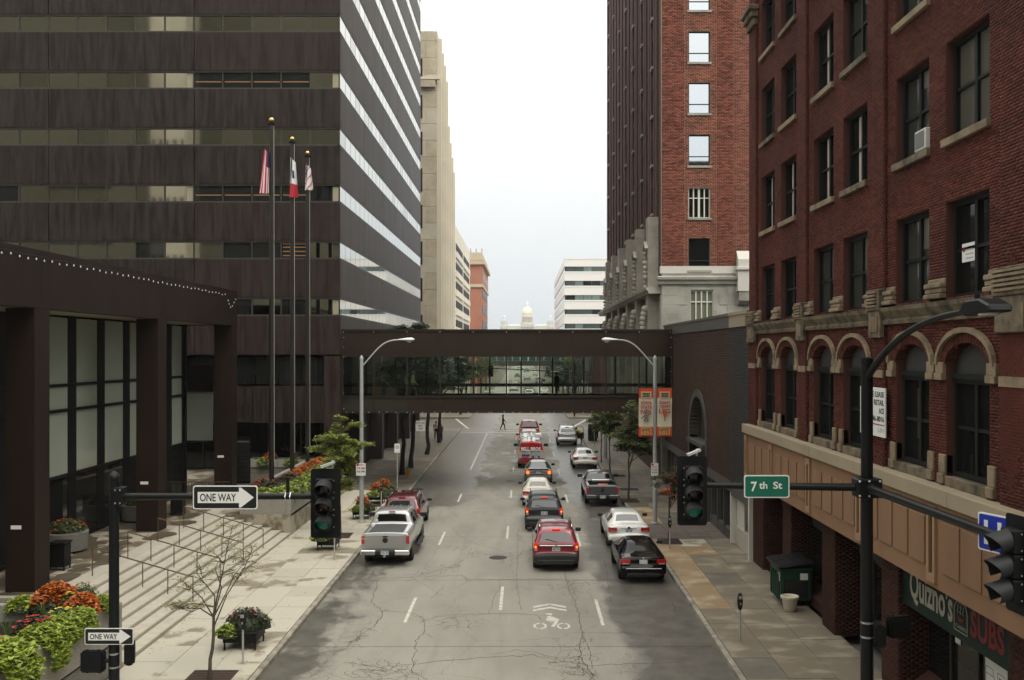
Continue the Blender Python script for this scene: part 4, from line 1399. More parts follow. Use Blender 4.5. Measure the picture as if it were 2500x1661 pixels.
nt = thing('window_notice', 'white notice with red dot in a third-floor window', 'notice', (XW + .2, 20.6, 10.9))
g = MB(); g.box(XW + .20, XW + .21, 20.22, 20.80, 10.62, 11.02); g.build('sheet', 'sign_white', nt)
g = MB(); g.lathe((XW + .196, 20.70, 10.88), [(.05, 0), (.05, .003)], 12, axis='x'); g.build('dot', 'ink_red', nt)
g = MB(); 
for q in range(3): g.box(XW + .196, XW + .199, 20.28, 20.62, 10.86 - q * .09, 10.89 - q * .09)
g.build('print', 'ink_grey', nt)

# ---------------------------------------------------------------- dark brick wall building
D('coping', col=(0.075, 0.072, 0.066), rough=0.5)
D('coping_tan', col=(0.30, 0.25, 0.18), rough=0.6)
D('arch_stone', col=(0.070, 0.066, 0.056), rough=0.7)
D('shop_white', col=(0.60, 0.58, 0.52), rough=0.6)
D('shop_cream', col=(0.42, 0.40, 0.34), rough=0.6)
dkb = thing('brick_building', 'low dark brown brick building with one tall arch under the skywalk end', 'building', (XR, 48, 0))
YD0, YD1, ZD0, ZD1 = 39.27, 62.8, 2.9, 9.75
AY0, AY1, AZS, AZT = 48.5, 53.2, 4.1, 6.3
b_ops = [(AY0, AY1, ZD0, AZS)] + [((AY0 + AY1) / 2 - (AY1 - AY0) / 2 * math.sqrt(1 - ((q + .5) / 10) ** 2), (AY0 + AY1) / 2 + (AY1 - AY0) / 2 * math.sqrt(1 - ((q + .5) / 10) ** 2), AZS + (AZT - AZS) * q / 10, AZS + (AZT - AZS) * (q + 1) / 10) for q in range(10)]
backing(dkb, 'x', XR + .02, .5, YD0, YD1, ZD0, ZD1, b_ops, 'mortar_dark')
hl = [rect_hole(AY0 - .35, AY1 + .35, ZD0, AZS), arch_hole(AY0 - .35, AY1 + .35, AZS, AZT - AZS + .38)]
brick_mesh('bricks', dkb, 'x', XR + .02, brick_rects(42.9, YD1, ZD0, ZD1, hl, L=.30, H=.10, gap=.018), 'brick_dark', proud=.02)
brick_mesh('bricks', dkb, 'x', XR + .02, brick_rects(YD0, 42.9, ZD0, ZD1, hl, L=.30, H=.10, gap=.018), 'brick_black', proud=.02)
n = 18; c = (AY0 + AY1) / 2; hw = (AY1 - AY0) / 2
g = MB()
for j in range(n):
    t0, t1 = math.pi * j / n, math.pi * (j + 1) / n
    def A(e, t): return (c + (hw + e) * math.cos(t), AZS + (AZT - AZS + e) * math.sin(t))
    g.prism([A(0, t0), A(.38, t0), A(.38, t1), A(0, t1)], 'x', XR - .06, XR + .4)
for (p, q) in ((AY0 - .38, AY0), (AY1, AY1 + .38)): g.box(XR - .06, XR + .4, p, q, .13, AZS)
g.build('arch_surround', 'arch_stone', dkb, smooth=30)
g = MB(); g.box(XR + .9, XR + 1.0, AY0 - .4, AY1 + .4, .1, AZT + .2); g.build('arch_glazing', 'pane_dark', dkb)
g = MB(); g.box(XR - .2, XR + .6, AY0, AY1, 3.75, 3.95); g.build('canopy', 'arch_stone', dkb)
for (ya, yb, m) in ((YD0, 42.9, 'coping_tan'), (42.91, 49.9, 'coping'), (49.91, 56.4, 'coping'), (56.41, YD1, 'coping')):
    g = MB(); g.box(XR - .05, XR + .6, ya, yb - .01, ZD1, 10.35); g.box(XR - .10, XR + .6, ya, yb - .01, 10.27, 10.40)
    g.build('coping_section', m, dkb)
g = MB(); g.box(XR + .55, 24, YD0, YD1, .1, 10.2); g.build('core', 'soffit_dark', dkb)
g = MB(); g.box(XR - .03, XR + .5, YD0 + 3.4, AY0 - .4, 2.45, 2.9); g.box(XR - .03, XR + .5, AY1 + .4, YD1, 2.45, 2.9); g.build('lintel', 'coping', dkb)
y = 43.4
while y < YD1 - 1:
    if not (AY0 - 1.6 < y < AY1):
        g = MB(); g.box(XR + .30, XR + .33, y, y + 1.3, .6, 2.45); p = g.build('shop_pane', 'pane_grey', dkb)
        g = MB(); g.box(XR + .1, XR + .34, y + 1.3, y + 1.45, .13, 2.45); g.build('mullion', 'coping', p)
    y += 1.45
for (a, b) in ((43.3, AY0 - .4), (AY1 + .4, YD1)):
    g = MB(); g.box(XR + .12, XR + .3, a, b, .13, .6); g.build('stall_riser', 'coping', dkb)
# white shop frame next to the red building
for (a, b) in ((39.3, 39.5), (42.75, 42.95)):
    g = MB(); g.box(XR + .02, XR + .42, a, b, .13, 2.9); g.build('white_post', 'shop_white', dkb)
g = MB(); g.box(XR + .22, XR + .42, 39.5, 42.75, .13, .95); g.build('white_stall', 'shop_cream', dkb)
g = MB(); g.box(XR + .3, XR + .33, 39.5, 41.2, .97, 2.3); g.build('shop_pane', 'pane_grey', dkb)
g = MB(); g.box(XR + .28, XR + .34, 41.3, 42.7, .13, 2.6); g.build('white_door', 'shop_white', dkb)
g = MB(); g.box(XR + .02, XR + .42, 39.5, 42.75, 2.3, 2.88); g.build('white_header', 'coping', dkb)

# ---------------------------------------------------------------- tall brick tower behind the skywalk
D('limestone', col=(0.40, 0.385, 0.33), col2=(0.26, 0.25, 0.215), ns=0.7, rough=0.85, ramp=(.4, .68), fine=0.08, fs=10, island=0.06)
D('limestone_white', col=(0.62, 0.60, 0.54), rough=0.8)
D('limestone_side', col=(0.52, 0.485, 0.41), col2=(0.37, 0.345, 0.29), ns=0.9, rough=0.85, island=0.08)
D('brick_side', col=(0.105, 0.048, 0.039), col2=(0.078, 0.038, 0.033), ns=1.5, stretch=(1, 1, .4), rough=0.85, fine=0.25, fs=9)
D('frame_white', col=(0.66, 0.64, 0.56), rough=0.6)
D('pane_sky', col=(0.62, 0.66, 0.70), rough=0.03, metal=1.0, bump=0.04, bs=.6)
D('pane_green', col=(0.17, 0.19, 0.13), rough=0.2)
YT, YTF = 64.3, 107.0
XT = XR + .02
tw = thing('brick_tower', 'tall red brick tower with carved grey stone base beyond the skywalk', 'building', (XT, YT, 0))
def zT(py): return EYE - (py - CY) * YT / FPX
def xT(px): return (px - CX) * YT / FPX
TZ = 58.0
SB = zT(650)       # top of the stone base
X2 = 16.5
wx0, wx1 = xT(1681), xT(1734)
wz = [(zT(152), zT(76)), (zT(277), zT(201)), (zT(405), zT(329)), (zT(532), zT(458)), (zT(660), zT(582))]
FLT = 126.6 * YT / FPX
wz = [(wz[0][0] + FLT * (k + 0), wz[0][1] + FLT * k) for k in (2, 1)] + wz
opsT = [(wx0, wx1, a, b) for a, b in wz]
backing(tw, 'y', YT + .03, .4, XT, X2, SB, TZ, [o for o in opsT], 'mortar_pale')
hT = [rect_hole(a, b, c_, d_) for a, b, c_, d_ in opsT]
px1, px2, px3 = xT(1672), xT(1750), xT(1791)
brick_mesh('bricks', tw, 'y', YT + .03, brick_rects(XT, px1, SB, 36, hT, L=.30, H=.098, gap=.020), 'brick_tower', proud=.05)
brick_mesh('bricks', tw, 'y', YT + .03, brick_rects(px1, px2, SB, 36, hT, L=.30, H=.098, gap=.020), 'brick_tower', proud=.015)
brick_mesh('bricks', tw, 'y', YT + .03, brick_rects(px2, px3, SB, 36, hT, L=.30, H=.098, gap=.020), 'brick_tower', proud=.05)
brick_mesh('bricks', tw, 'y', YT + .03, brick_rects(px3, X2, SB, 36, hT, L=.30, H=.098, gap=.020), 'brick_tower', proud=.015)
for k, (a, b) in enumerate(wz):
    white = k == len(wz) - 2
    yg = YT + .22
    g = MB(); f_ = .07 if not white else .06
    g.box(wx0, wx0 + f_, yg - .06, yg + .05, a, b); g.box(wx1 - f_, wx1, yg - .06, yg + .05, a, b)
    g.box(wx0, wx1, yg - .058, yg + .05, b - f_, b); g.box(wx0, wx1, yg - .058, yg + .05, a, a + f_)
    zm = a + (b - a) * (.31 if not white else .66)
    g.box(wx0 + f_, wx1 - f_, yg - .04, yg + .03, zm - .03, zm + .03)
    if white:
        for q in (.25, .5, .75): g.box(wx0 + (wx1 - wx0) * q - (.04 if q != .5 else .07), wx0 + (wx1 - wx0) * q + (.04 if q != .5 else .07), yg - .05, yg + .03, a + f_, b - f_)
    w = g.build('window', 'frame_white' if white else 'frame_dark', tw)
    last = k == len(wz) - 1
    for (za, zb) in ((a + f_, zm - .03), (zm + .03, b - f_)):
        g = MB(); g.box(wx0 + f_, wx1 - f_, yg, yg + .01, za, zb); g.build('pane', 'pane_dark' if (white or last) else 'pane_sky', w)
    g = MB(); g.box(wx0 - .08, wx1 + .08, YT - .07, YT + .15, a - .14, a); g.build('sill', 'limestone', tw)
# stone base, front
swz = (zT(785), zT(708))
sops = [(xT(1686), xT(1741), swz[0], swz[1])]
backing(tw, 'y', YT + .02, .4, XT, X2, .1, SB - .5, sops, 'limestone')
g = MB(); g.box(XT - .1, X2, YT - .02, YT + .4, SB - .5 + .003, SB); g.build('stone_band', 'limestone_white', tw)
prof = [(YT + .2, 13.2), (YT - .12, 13.2), (YT - .16, 13.4), (YT - .28, 13.5), (YT - .30, 13.66), (YT - .10, 13.74), (YT + .2, 13.74)]
g = MB(); g.prism(prof, 'x', XT - .3, X2); g.build('cornice', 'limestone', tw)
x = XT
r_ = 0
zz = 5.0
while zz < 13.1:
    ze = min(zz + .62, 13.19)
    x = XT + (.5 if r_ % 2 else 0)
    x = XT
    first = True
    while x < X2 - .1:
        xe = min(x + (1.1 if not (first and r_ % 2) else .55), X2); first = False
        if not (x < sops[0][1] and xe > sops[0][0] and zz < swz[1] and ze > swz[0]):
            g = MB(); g.box(x + .006, xe - .006, YT - .006 - random.uniform(0, .01), YT + .02, zz + .006, ze - .006); g.build('stone_block', 'limestone', tw)
        x = xe
    zz = ze; r_ += 1
g = MB(); a, b = sops[0][0], sops[0][1]
for q in (0, .25, .5, .75, 1): g.box(a + (b - a) * q - .045, a + (b - a) * q + .045, YT + .12, YT + .2, swz[0], swz[1])
for q in (0, .62, .97): g.box(a, b, YT + .125, YT + .195, swz[0] + (swz[1] - swz[0]) * q - .04, swz[0] + (swz[1] - swz[0]) * q + .05)
w = g.build('window', 'frame_white', tw)
g = MB(); g.box(a, b, YT + .2, YT + .21, *swz); g.build('pane', 'pane_green', w)
# buttress with bracket on the right of the front
bx0, bx1 = xT(1798), xT(1833)
g = MB(); zb0, zb1 = zT(745), zT(613)
g.prism([(YT - .5, zb1 - .6), (YT, zb1), (YT, zT(712)), (YT - .5, zT(712))], 'x', bx0, bx1); g.prism([(YT - .62, zT(654)), (YT, zT(650)), (YT, zT(660)), (YT - .62, zT(660))], 'x', bx0 - .1, bx1 + .1)
g.build('buttress', 'limestone_white', tw)
g = MB(); g.prism([(YT, zT(712)), (YT - .45, zT(712)), (YT - .40, zT(735)), (YT - .15, zb0), (YT, zb0)], 'x', bx0 + .08, bx1 - .08); g.build('bracket', 'limestone', tw, smooth=30)
# side facade: brick with standing ribs, stone piers stepping up, dark slot windows
g = MB(); g.box(XT, X2 + 6, YT + .45, YTF, .1, TZ); g.build('core', 'brick_side', tw)
nb = 7
ys_ = [YT + 1.2 + (YTF - YT - 1.6) * i / nb for i in range(nb + 1)]
for i in range(nb):
    for q in range(4):
        y = ys_[i] + (ys_[i + 1] - ys_[i]) * (q + .5) / 4
        g = MB(); g.box(XT - (.07 if q % 2 else .13), XT, y - .3, y + .3, 12.0, TZ); g.build('brick_rib', 'brick_side', tw)
    z = 15
    yv = (ys_[i] + ys_[i + 1]) / 2
    while z < TZ - 3:
        g = MB(); g.box(XT - .04, XT + .02, yv - .42, yv + .42, z, z + 1.9); p = g.build('side_window', 'pane_dark', tw)
        g = MB(); g.box(XT - .2, XT, yv - .5, yv + .5, z - .16, z); g.build('sill', 'limestone_side', p)
        z += FLT
piers = [(1589, 508), (1563, 534), (1542, 556), (1523, 576), (1507, 592), (1493, 608)]
for k, (px, py) in enumerate(piers):
    Yp = (XT - .9) * FPX / (px - CX) + .5
    Yp = YT + 2.2 + k * 6.7
    zt = 8.7 + 9.6 + 1.2
    g = MB()
    ztop = zT(508) - .35 + 0 * k
    xo = XT - 0.72
    pr = thing  # plain alias, keeps the loop readable
    zc = 5.0
    r_ = 0
    pier = MB(); pier.box(xo + .05, XT, Yp - .55, Yp + .55, 5.0, ztop - .3); po = pier.build('stone_pier', 'limestone_side', tw)
    while zc < ztop - .01:
        ze = min(zc + .72, ztop)
        g = MB()
        if r_ % 2: g.box(xo, XT, Yp - .58, Yp + .58, zc + .01, ze - .01)
        else:
            g.box(xo, XT, Yp - .58, Yp - .008, zc + .01, ze - .01); g.box(xo, XT, Yp + .008, Yp + .58, zc + .01, ze - .01)
        g.build('stone_block', 'limestone_side', po)
        zc = ze; r_ += 1
    # carved hood and finial on the street face, scroll bracket low down, slot window between piers
    g = MB()
    zz = ztop - 2.2
    g.prism([(Yp - .75, zz), (Yp, zz + .55), (Yp + .75, zz), (Yp + .6, zz - .1), (Yp, zz + .35), (Yp - .6, zz - .1)], 'x', xo - .22, xo)
    for q in range(9):
        g.ball((xo - .12, Yp + random.uniform(-.12, .12), zz - .3 - q * .33), random.uniform(.13, .22), 6, 4)
    g.build('carving', 'limestone_side', po)
    g = MB()
    pts = []
    for q in range(9):
        t = q / 8
        g.ball((xo - .10 + .16 * t - .28 * math.sin(math.pi * t), Yp, 11.6 - t * 2.6), .30 - .16 * t, 7, 5)
    g.build('scroll_bracket', 'limestone_side', po, smooth=60)
    g = MB(); g.box(XT - .10, XT + .02, Yp + .9, Yp + 5.6, 5.0, 11.9); p = g.build('slot_window', 'pane_dark', tw)
    g = MB()
    for q in range(1, 8): g.box(XT - .16, XT - .10, Yp + .9 + q * .58, Yp + .98 + q * .58, 5.0, 11.9)
    g.build('mullion', 'frame_dark', p)
g = MB(); g.prism([(XT, 12.6), (XT - .85, 12.6), (XT - .9, 12.78), (XT - 1.0, 12.85), (XT - 1.02, 13.0), (XT, 13.1)], 'y', YT + .3, YTF); g.build('cornice', 'limestone_side', tw)
g = MB(); g.box(XT - .06, XT + .1, YT + .05, YTF, 4.9, 12.5); g.build('stone_wall', 'limestone_side', tw)
# ---------------------------------------------------------------- glazed skywalk across the street
D('sky_panel', col=(0.031, 0.0192, 0.0125), col2=(0.025, 0.016, 0.0108), ns=0.5, rough=0.55, spec=0.2, fine=0.06, fs=4)
D('sky_panel2', col=(0.029, 0.025, 0.019), rough=0.55, spec=0.2, fine=0.06, fs=4)
D('sky_frame', col=(0.022, 0.017, 0.013), rough=0.5, spec=0.25)
D('sky_glass', alpha=(0.82, 0.85, 0.82), ior=1.3)
D('sky_floor', col=(0.05, 0.045, 0.04), rough=0.4)
YS, YSB = 59.4, 62.9
def zS(py): return EYE - (py - CY) * YS / FPX
SZ = [zS(1006), zS(969), zS(869), zS(807)]
sw = thing('skywalk', 'enclosed brown steel skywalk with a band of windows crossing the street', 'skywalk', (-1, YS, SZ[0]))
SXJ = [XA] + [-9.33 + 2.056 * k for k in range(10)]
SXJ[-1] = XR
for i in range(len(SXJ) - 1):
    a, b = SXJ[i] + (.02 if i else .05), SXJ[i + 1] - .02
    for (z0, z1) in ((SZ[0], SZ[1]), (SZ[2], SZ[3])):
        g = MB(); g.box(a, b, YS, YS + .12, z0 + .05, z1 - .05); g.build('cladding_panel', 'sky_panel2' if i < 2 and z0 < 6 else 'sky_panel', sw)
        g = MB(); g.box(a, b, YSB - .12, YSB, z0 + .05, z1 - .05); g.build('cladding_panel', 'sky_panel', sw)
    g = MB(); g.box(a + .05, b - .05, YS + .05, YS + .062, SZ[1] + .07, SZ[2] - .07); g.build('window_pane', 'sky_glass', sw)
    g = MB(); g.box(a + .05, b - .05, YSB - .062, YSB - .05, SZ[1] + .07, SZ[2] - .07); g.build('window_pane', 'sky_glass', sw)
for i, x in enumerate(SXJ):
    xx = x + (.04 if i == 0 else (-.04 if i == len(SXJ) - 1 else 0))
    g = MB(); g.box(xx - .045, xx + .045, YS - .03, YS + .14, SZ[0], SZ[3]); g.build('mullion', 'sky_frame', sw)
    g = MB(); g.box(xx - .045 + .9, xx + .045 + .9, YSB - .14, YSB + .03, SZ[0], SZ[3]); g.build('mullion', 'sky_frame', sw)
for zz, h in ((SZ[0], .06), (SZ[1], .06), (SZ[2], .06), (SZ[3], .07)):
    for ya, yb in ((YS - .05, YS + .15), (YSB - .15, YSB + .05)):
        g = MB(); g.box(XA, XR, ya, yb, zz - h, zz + h); g.build('rail', 'sky_frame', sw)
g = MB(); g.box(XA, XR, YS + .12, YSB - .12, SZ[1] - .45, SZ[1] - .25); g.build('floor', 'sky_floor', sw)
g = MB(); g.box(XA, XR, YS + .12, YSB - .12, SZ[2] + .3, SZ[2] + .4); g.build('ceiling', 'sky_panel2', sw)
g = MB(); g.box(XA, XR, YS + .0, YSB, SZ[3] + .0, SZ[3] + .06); g.build('roof', 'sky_panel', sw)
g = MB(); g.box(XA, XR, YS + .13, YSB - .13, SZ[0] - .02, SZ[0] + .08); g.build('underside', 'sky_frame', sw)
for yy in (YS + .28, YSB - .28):
    g = MB(); g.box(XA, XR, yy - .03, yy + .03, SZ[1] + .62, SZ[1] + .72); g.build('handrail', 'sky_frame', sw)
sl = thing('string_lights', 'string of small white bulbs along the bottom edge of the skywalk', 'string lights', (-1, YS - .06, SZ[0]))
g = MB(); g.tube([(XA + .1, YS - .06, SZ[0] - .08), (XR - .1, YS - .06, SZ[0] - .08)], .007, 4); g.build('cable', 'cable', sl)
pb = None
for k in range(38):
    x = XA + .2 + k * .545 + random.uniform(-.2, .2)
    if pb is None:
        b = MB(); b.ball((0, 0, 0), .024, 8, 6); pb = b.build('bulb', 'bulb', sl, smooth=True, local=True); o = pb
    else:
        o = pb.copy(); C.objects.link(o); o.parent = sl
    o.location = (x + 1, 0.0, -.02 + random.uniform(-.02, .02))
for x in SXJ:
    o = pb.copy(); C.objects.link(o); o.parent = sl; o.location = (min(max(x, XA + .1), XR - .15) + 1, 0, SZ[3] - SZ[0] - .10)
for x in (XA + .12, XR - .12):
    for dz in (.2, 1.2, 2.5, 3.4, 4.0, 4.6):
        o = pb.copy(); C.objects.link(o); o.parent = sl; o.location = (x + 1, 0, dz)

# second skywalk far down the street
s2 = thing('skywalk', 'distant skywalk with greenish glass seen far down the street', 'skywalk', (-1, 250, 5))
g = MB(); g.box(XA, XR, 250, 254, 4.9, 6.2); g.box(XA, XR, 250, 254, 8.3, 9.6); g.build('deck', 'coping', s2)
D('glass_teal', col=(0.07, 0.12, 0.105), rough=0.1)
for q in range(10):
    a = XA + (XR - XA) * q / 10; b = XA + (XR - XA) * (q + 1) / 10
    g = MB(); g.box(a + .1, b - .1, 250.05, 250.1, 6.25, 8.25); g.build('window_pane', 'glass_teal', s2)

# ---------------------------------------------------------------- buildings down the street
def fbox(t, name, m, *a):
    g = MB(); g.box(*a); return g.build(name, m, t)
# pale stone deco tower
D('deco', col=(0.58, 0.525, 0.415), col2=(0.49, 0.445, 0.35), ns=0.35, rough=0.85, fine=0.06, fs=3)
D('deco_side', col=(0.70, 0.64, 0.51), rough=0.85)
D('deco_grime', col=(0.40, 0.35, 0.255), col2=(0.54, 0.475, 0.35), ns=0.6, rough=0.85)
YE = 124.4
def zE(py): return EYE - (py - CY) * YE / FPX
dt = thing('stone_tower', 'pale beige stone deco tower stepping back towards the top', 'building', (XA, YE, 0))
xe = (1067 - CX) * YE / FPX
fbox(dt, 'core', 'deco', xe - 14, xe, YE + .12, YE + 6.0, .1, zE(76))
fbox(dt, 'core', 'deco', xe - 14, xe, YE + 6.0, YE + 14, .1, zE(120))
fbox(dt, 'core', 'deco', xe - 14, xe, YE + 14, YE + 27, .1, zE(300))
# ashlar blocks on the visible front
z = 6.0; r_ = 0
while z < zE(76) - .3:
    ze = min(z + 2.15, zE(76))
    x = xe; first = True
    while x > xe - 3.4:
        xa = x - ((1.45 if (r_ % 2 and first) else 2.9)); first = False
        g = MB(); g.box(xa + .02, x - .02, YE + .02 + random.uniform(0, .02), YE + .12, z + .02, ze - .02); g.build('stone_block', 'deco_grime' if random.random() < .3 else 'deco', dt)
        x = xa
    z = ze; r_ += 1
for k in range(12):
    z0 = zE(76) - 9.4 * .55 - k * 4.75
    if z0 < 8: break
    g = MB(); g.box(xe - 3.2, xe - 1.9, YE - .02, YE + .03, z0 - 1.4, z0 + 1.6); w = g.build('window', 'frame_dark', dt)
    g = MB(); g.box(xe - 3.1, xe - 2.0, YE - .04, YE - .02, z0 - 1.3, z0 + .05); g.box(xe - 3.1, xe - 2.0, YE - .04, YE - .02, z0 + .12, z0 + 1.5); g.build('pane', 'pane_grey', w)
# projecting ledge under the top storey
fbox(dt, 'ledge', 'deco_side', xe - 4, xe + .35, YE - .5, YE + .1, zE(196), zE(190)); fbox(dt, 'ledge_block', 'deco_grime', xe - 2.2, xe - .2, YE - .45, YE + .1, zE(214), zE(197))
# standing fins on the street side with slot windows between
hts = [84, 100, 112, 136, 240, 272, 300, 330]
for k in range(8):
    y = YE + .5 + k * 3.35
    fbox(dt, 'fin', 'deco_side', xe, xe + .55, y, y + .9, .1, zE(hts[k]) - 0.4)
    if k < 7:
        z = 9.0
        while z < zE(hts[k + 1]) - 5:
            g = MB(); g.box(xe + .0, xe + .06, y + 1.2, y + 2.9, z, z + 2.4); g.build('slot_window', 'pane_dark', dt)
            z += 4.75
D('red_box', col=(0.40, 0.12, 0.10), rough=0.7)
fbox(dt, 'roof_box', 'red_box', xe - 1.9, xe - .6, YE + 1, YE + 3, zE(76), zE(70))
# white parking structure
D('garage', col=(0.76, 0.72, 0.61), col2=(0.68, 0.64, 0.55), ns=0.2, rough=0.8)
gs = thing('parking_garage', 'cream multi-storey parking garage with dark slot openings', 'building', (XA, 152, 0))
zg = 8.7 + (858 - 556) * 160 / FPX
fbox(gs, 'wall', 'garage', -34, XA, 152.5, 199, .1, zg)
for k in range(7):
    z0 = 6.5 + k * 3.15
    if z0 > zg - 2.5: break
    for (ya, yb) in ((158, 175), (178, 196)):
        g = MB(); g.box(XA, XA + .06, ya, yb, z0, z0 + 1.15); p = g.build('opening', 'gap', gs)
        g = MB(); g.box(XA + .02, XA + .25, ya - .3, yb + .3, z0 - 1.25, z0 - .25); g.build('parapet', 'garage', p)
for k in range(6):
    fbox(gs, 'slot_window', 'gap', XA - 2.2, XA - 1.4, 152.4, 152.5, 8 + k * 3.4, 9.4 + k * 3.4)
# brick corner building
D('far_brick', col=(0.40, 0.17, 0.11), col2=(0.34, 0.14, 0.09), ns=0.3, rough=0.85)
D('far_tan', col=(0.50, 0.42, 0.30), rough=0.85)
fb = thing('brick_building', 'distant red brick and tan corner building past the garage', 'building', (XA, 256, 0))
zb = 8.7 + (858 - 617) * 256 / FPX
zm = 8.7 + (858 - 697) * 256 / FPX
fbox(fb, 'lower_wall', 'far_brick', -40, XA, 256, 295, .1, zm); fbox(fb, 'upper_wall', 'far_tan', -40, XA, 256.01, 294.9, zm, zb)
fbox(fb, 'brick_strip', 'far_brick', XA - 3.4, XA + .1, 255.9, 296, zm, zb - 2); fbox(fb, 'cornice', 'far_tan', -40, XA + .8, 255.2, 296, zb - 3.2, zb - 2.2)
fbox(fb, 'string_course', 'far_tan', -40, XA + .3, 255.6, 296, zm - .5, zm + .3)
for k in range(8):
    z0 = zb - 6.2 - k * 4.35
    g = MB(); g.box(-24, XA - 5.5, 255.9, 256, z0 - 1.1, z0 + 1.3); w = g.build('window', 'pane_grey', fb)
    g = MB(); g.box(-24, XA - 5.2, 255.7, 256, z0 - 1.5, z0 - 1.1); g.build('sill', 'far_tan', w)
    for q in range(6):
        g = MB(); g.box(XA, XA + .15, 259 + q * 5.8, 261 + q * 5.8, z0 - 1.1, z0 + 1.3); g.build('window', 'pane_grey', fb)
for q in range(8): fbox(fb, 'railing_post', 'far_tan', -22 + q * 1.5, -21.7 + q * 1.5, 256.2, 256.5, zb, zb + 1.1)
# white office block on the right
D('white_band', col=(0.80, 0.79, 0.76), rough=0.5)
D('white_band2', col=(0.66, 0.66, 0.63), rough=0.5)
D('office_glass', col=(0.10, 0.13, 0.125), rough=0.06, metal=0.3)
D('office_glass2', col=(0.22, 0.30, 0.28), rough=0.06, metal=0.3)
YO = 219.7
def zO(py): return EYE - (py - CY) * YO / FPX
wo = thing('office_building', 'white banded office block at the end of the street on the right', 'building', (XR, YO, 0))
fbox(wo, 'core', 'office_glass', XR + .3, 44, YO + .3, 296, .1, zO(634))
rows = [(651 + 34.9 * k, 663 + 34.9 * k) for k in range(7)]
zprev = zO(630)
for (a, b) in rows:
    za, zb_ = zO(a), zO(b)
    g = MB(); g.box(XR, 44, YO, YO + .3, za, zprev); g.box(XR, XR + .3, YO + .3, 296, za, zprev); g.build('spandrel_band', 'white_band', wo)
    g = MB(); g.box(XR - .06, 44, YO - .06, YO, zprev - .35, zprev - .22); g.build('reveal', 'white_band2', wo)
    for q in range(9):
        x0 = XR + .5 + q * 1.95
        g = MB(); g.box(x0, x0 + 1.8, YO + .12, YO + .16, zb_, za); g.build('window_pane', random.choice(['office_glass', 'office_glass', 'office_glass2', 'pane_dark']), wo)
    for q in range(20):
        y0 = YO + 1 + q * 3.7
        g = MB(); g.box(XR + .12, XR + .16, y0, y0 + 3.5, zb_, za); g.build('window_pane', 'glass_mirror', wo)
    zprev = zb_
g = MB(); g.box(XR, 44, YO, YO + .3, .1, zprev); g.build('spandrel_band', 'white_band', wo)
# low roofs between, and small stuff on them
lb = thing('low_building', 'low brown building with roof plant beyond the cross street', 'building', (XR + 2, 140, 0))
fbox(lb, 'wall', 'brick_side', XR, 40, 128, 212, .1, 8.6)
for k in range(12):
    g = MB(); g.box(XR - .05, XR, 130 + k * 6.6, 134.5 + k * 6.6, .6, 4.2); g.build('shop_pane', 'pane_grey', lb)
    g = MB(); g.box(XR - .05, XR, 131 + k * 6.6, 134 + k * 6.6, 5.2, 7.2); g.build('window', 'pane_sky', lb)
fbox(lb, 'roof_unit', 'white_ac', (1408 - CX) * 170 / FPX + 0, (1440 - CX) * 170 / FPX, 168, 172, 8.6, 13.2 - .6)
fbox(lb, 'roof_unit', 'coping', (1440 - CX) * 170 / FPX, (1480 - CX) * 170 / FPX, 170, 178, 8.6, 11.9)
fbox(lb, 'roof_screen', 'white_band', XR + .3, (1405 - CX) * 190 / FPX, 196, 205, 8.6, 12.6)
# rows of further low buildings on both sides towards the hill
D('far_wall_a', col=(0.34, 0.27, 0.21), rough=0.85)
D('far_wall_b', col=(0.45, 0.42, 0.36), rough=0.85)
D('far_wall_c', col=(0.27, 0.13, 0.10), rough=0.85)
seqn = ['first', 'second', 'third', 'fourth', 'fifth', 'sixth', 'seventh', 'eighth']
for i in range(6):
    for sd in (-1, 1):
        y0 = 304 + i * 64
        h = random.uniform(7, 10.5) if y0 > 300 else 9
        xa, xb = (XA - 24, XA) if sd < 0 else (XR, XR + 24)
        t = thing('street_building', '%s plain low building along the far street on the %s' % (seqn[i], 'left' if sd < 0 else 'right'), 'building', (xa, y0, 0), 'low buildings along the far street')
        fbox(t, 'wall', ['far_wall_a', 'far_wall_b', 'far_wall_c'][(i + sd) % 3], xa, xb, y0, y0 + 55, .1, h)
        fbox(t, 'cornice', 'far_wall_b', xa - .2, xb + .2, y0 - .2, y0 + 55.2, h, h + .4)
        for q in range(6):
            for zz in (1.0, 4.6):
                xf = xb if sd < 0 else xa
                g = MB(); g.box(xf - .05, xf + .05, y0 + 3 + q * 8.6, y0 + 8.5 + q * 8.6, zz, zz + 2.2); g.build('window', 'pane_grey', t)

# ---------------------------------------------------------------- capitol with gold dome on the far hill
D('cap_stone', col=(0.62, 0.57, 0.47), col2=(0.55, 0.50, 0.41), ns=0.05, rough=0.85)
D('cap_dark', col=(0.34, 0.31, 0.27), rough=0.8)
D('cap_roof', col=(0.42, 0.46, 0.47), rough=0.7)
D('dome_gold', col=(0.95, 0.86, 0.55), rough=0.42, metal=0.75)
D('dome_green', col=(0.36, 0.42, 0.37), rough=0.7)
D('dome_white', col=(0.82, 0.80, 0.74), rough=0.6)
YK = 2000.0
def zK(py): return EYE - (py - CY) * YK / FPX
def xK(px): return (px - CX) * YK / FPX
MS = YK / FPX
cp = thing('capitol', 'pale stone state capitol with a gold central dome on the horizon', 'building', (xK(1287), YK, 30))
kx = xK(1287.3)
K = 170 / 2360.0      # photo px per measured px of the close look
def kz(v): return zK(720 + v * K)
def kxx(v): return xK(1200 + v * K)
zb0 = 20
fbox(cp, 'wing', 'cap_stone', kxx(290), kxx(1000), YK + 6, YK + 40, zb0, kz(1060)); fbox(cp, 'wing', 'cap_stone', kxx(1430), kxx(2105), YK + 6, YK + 40, zb0, kz(1060))
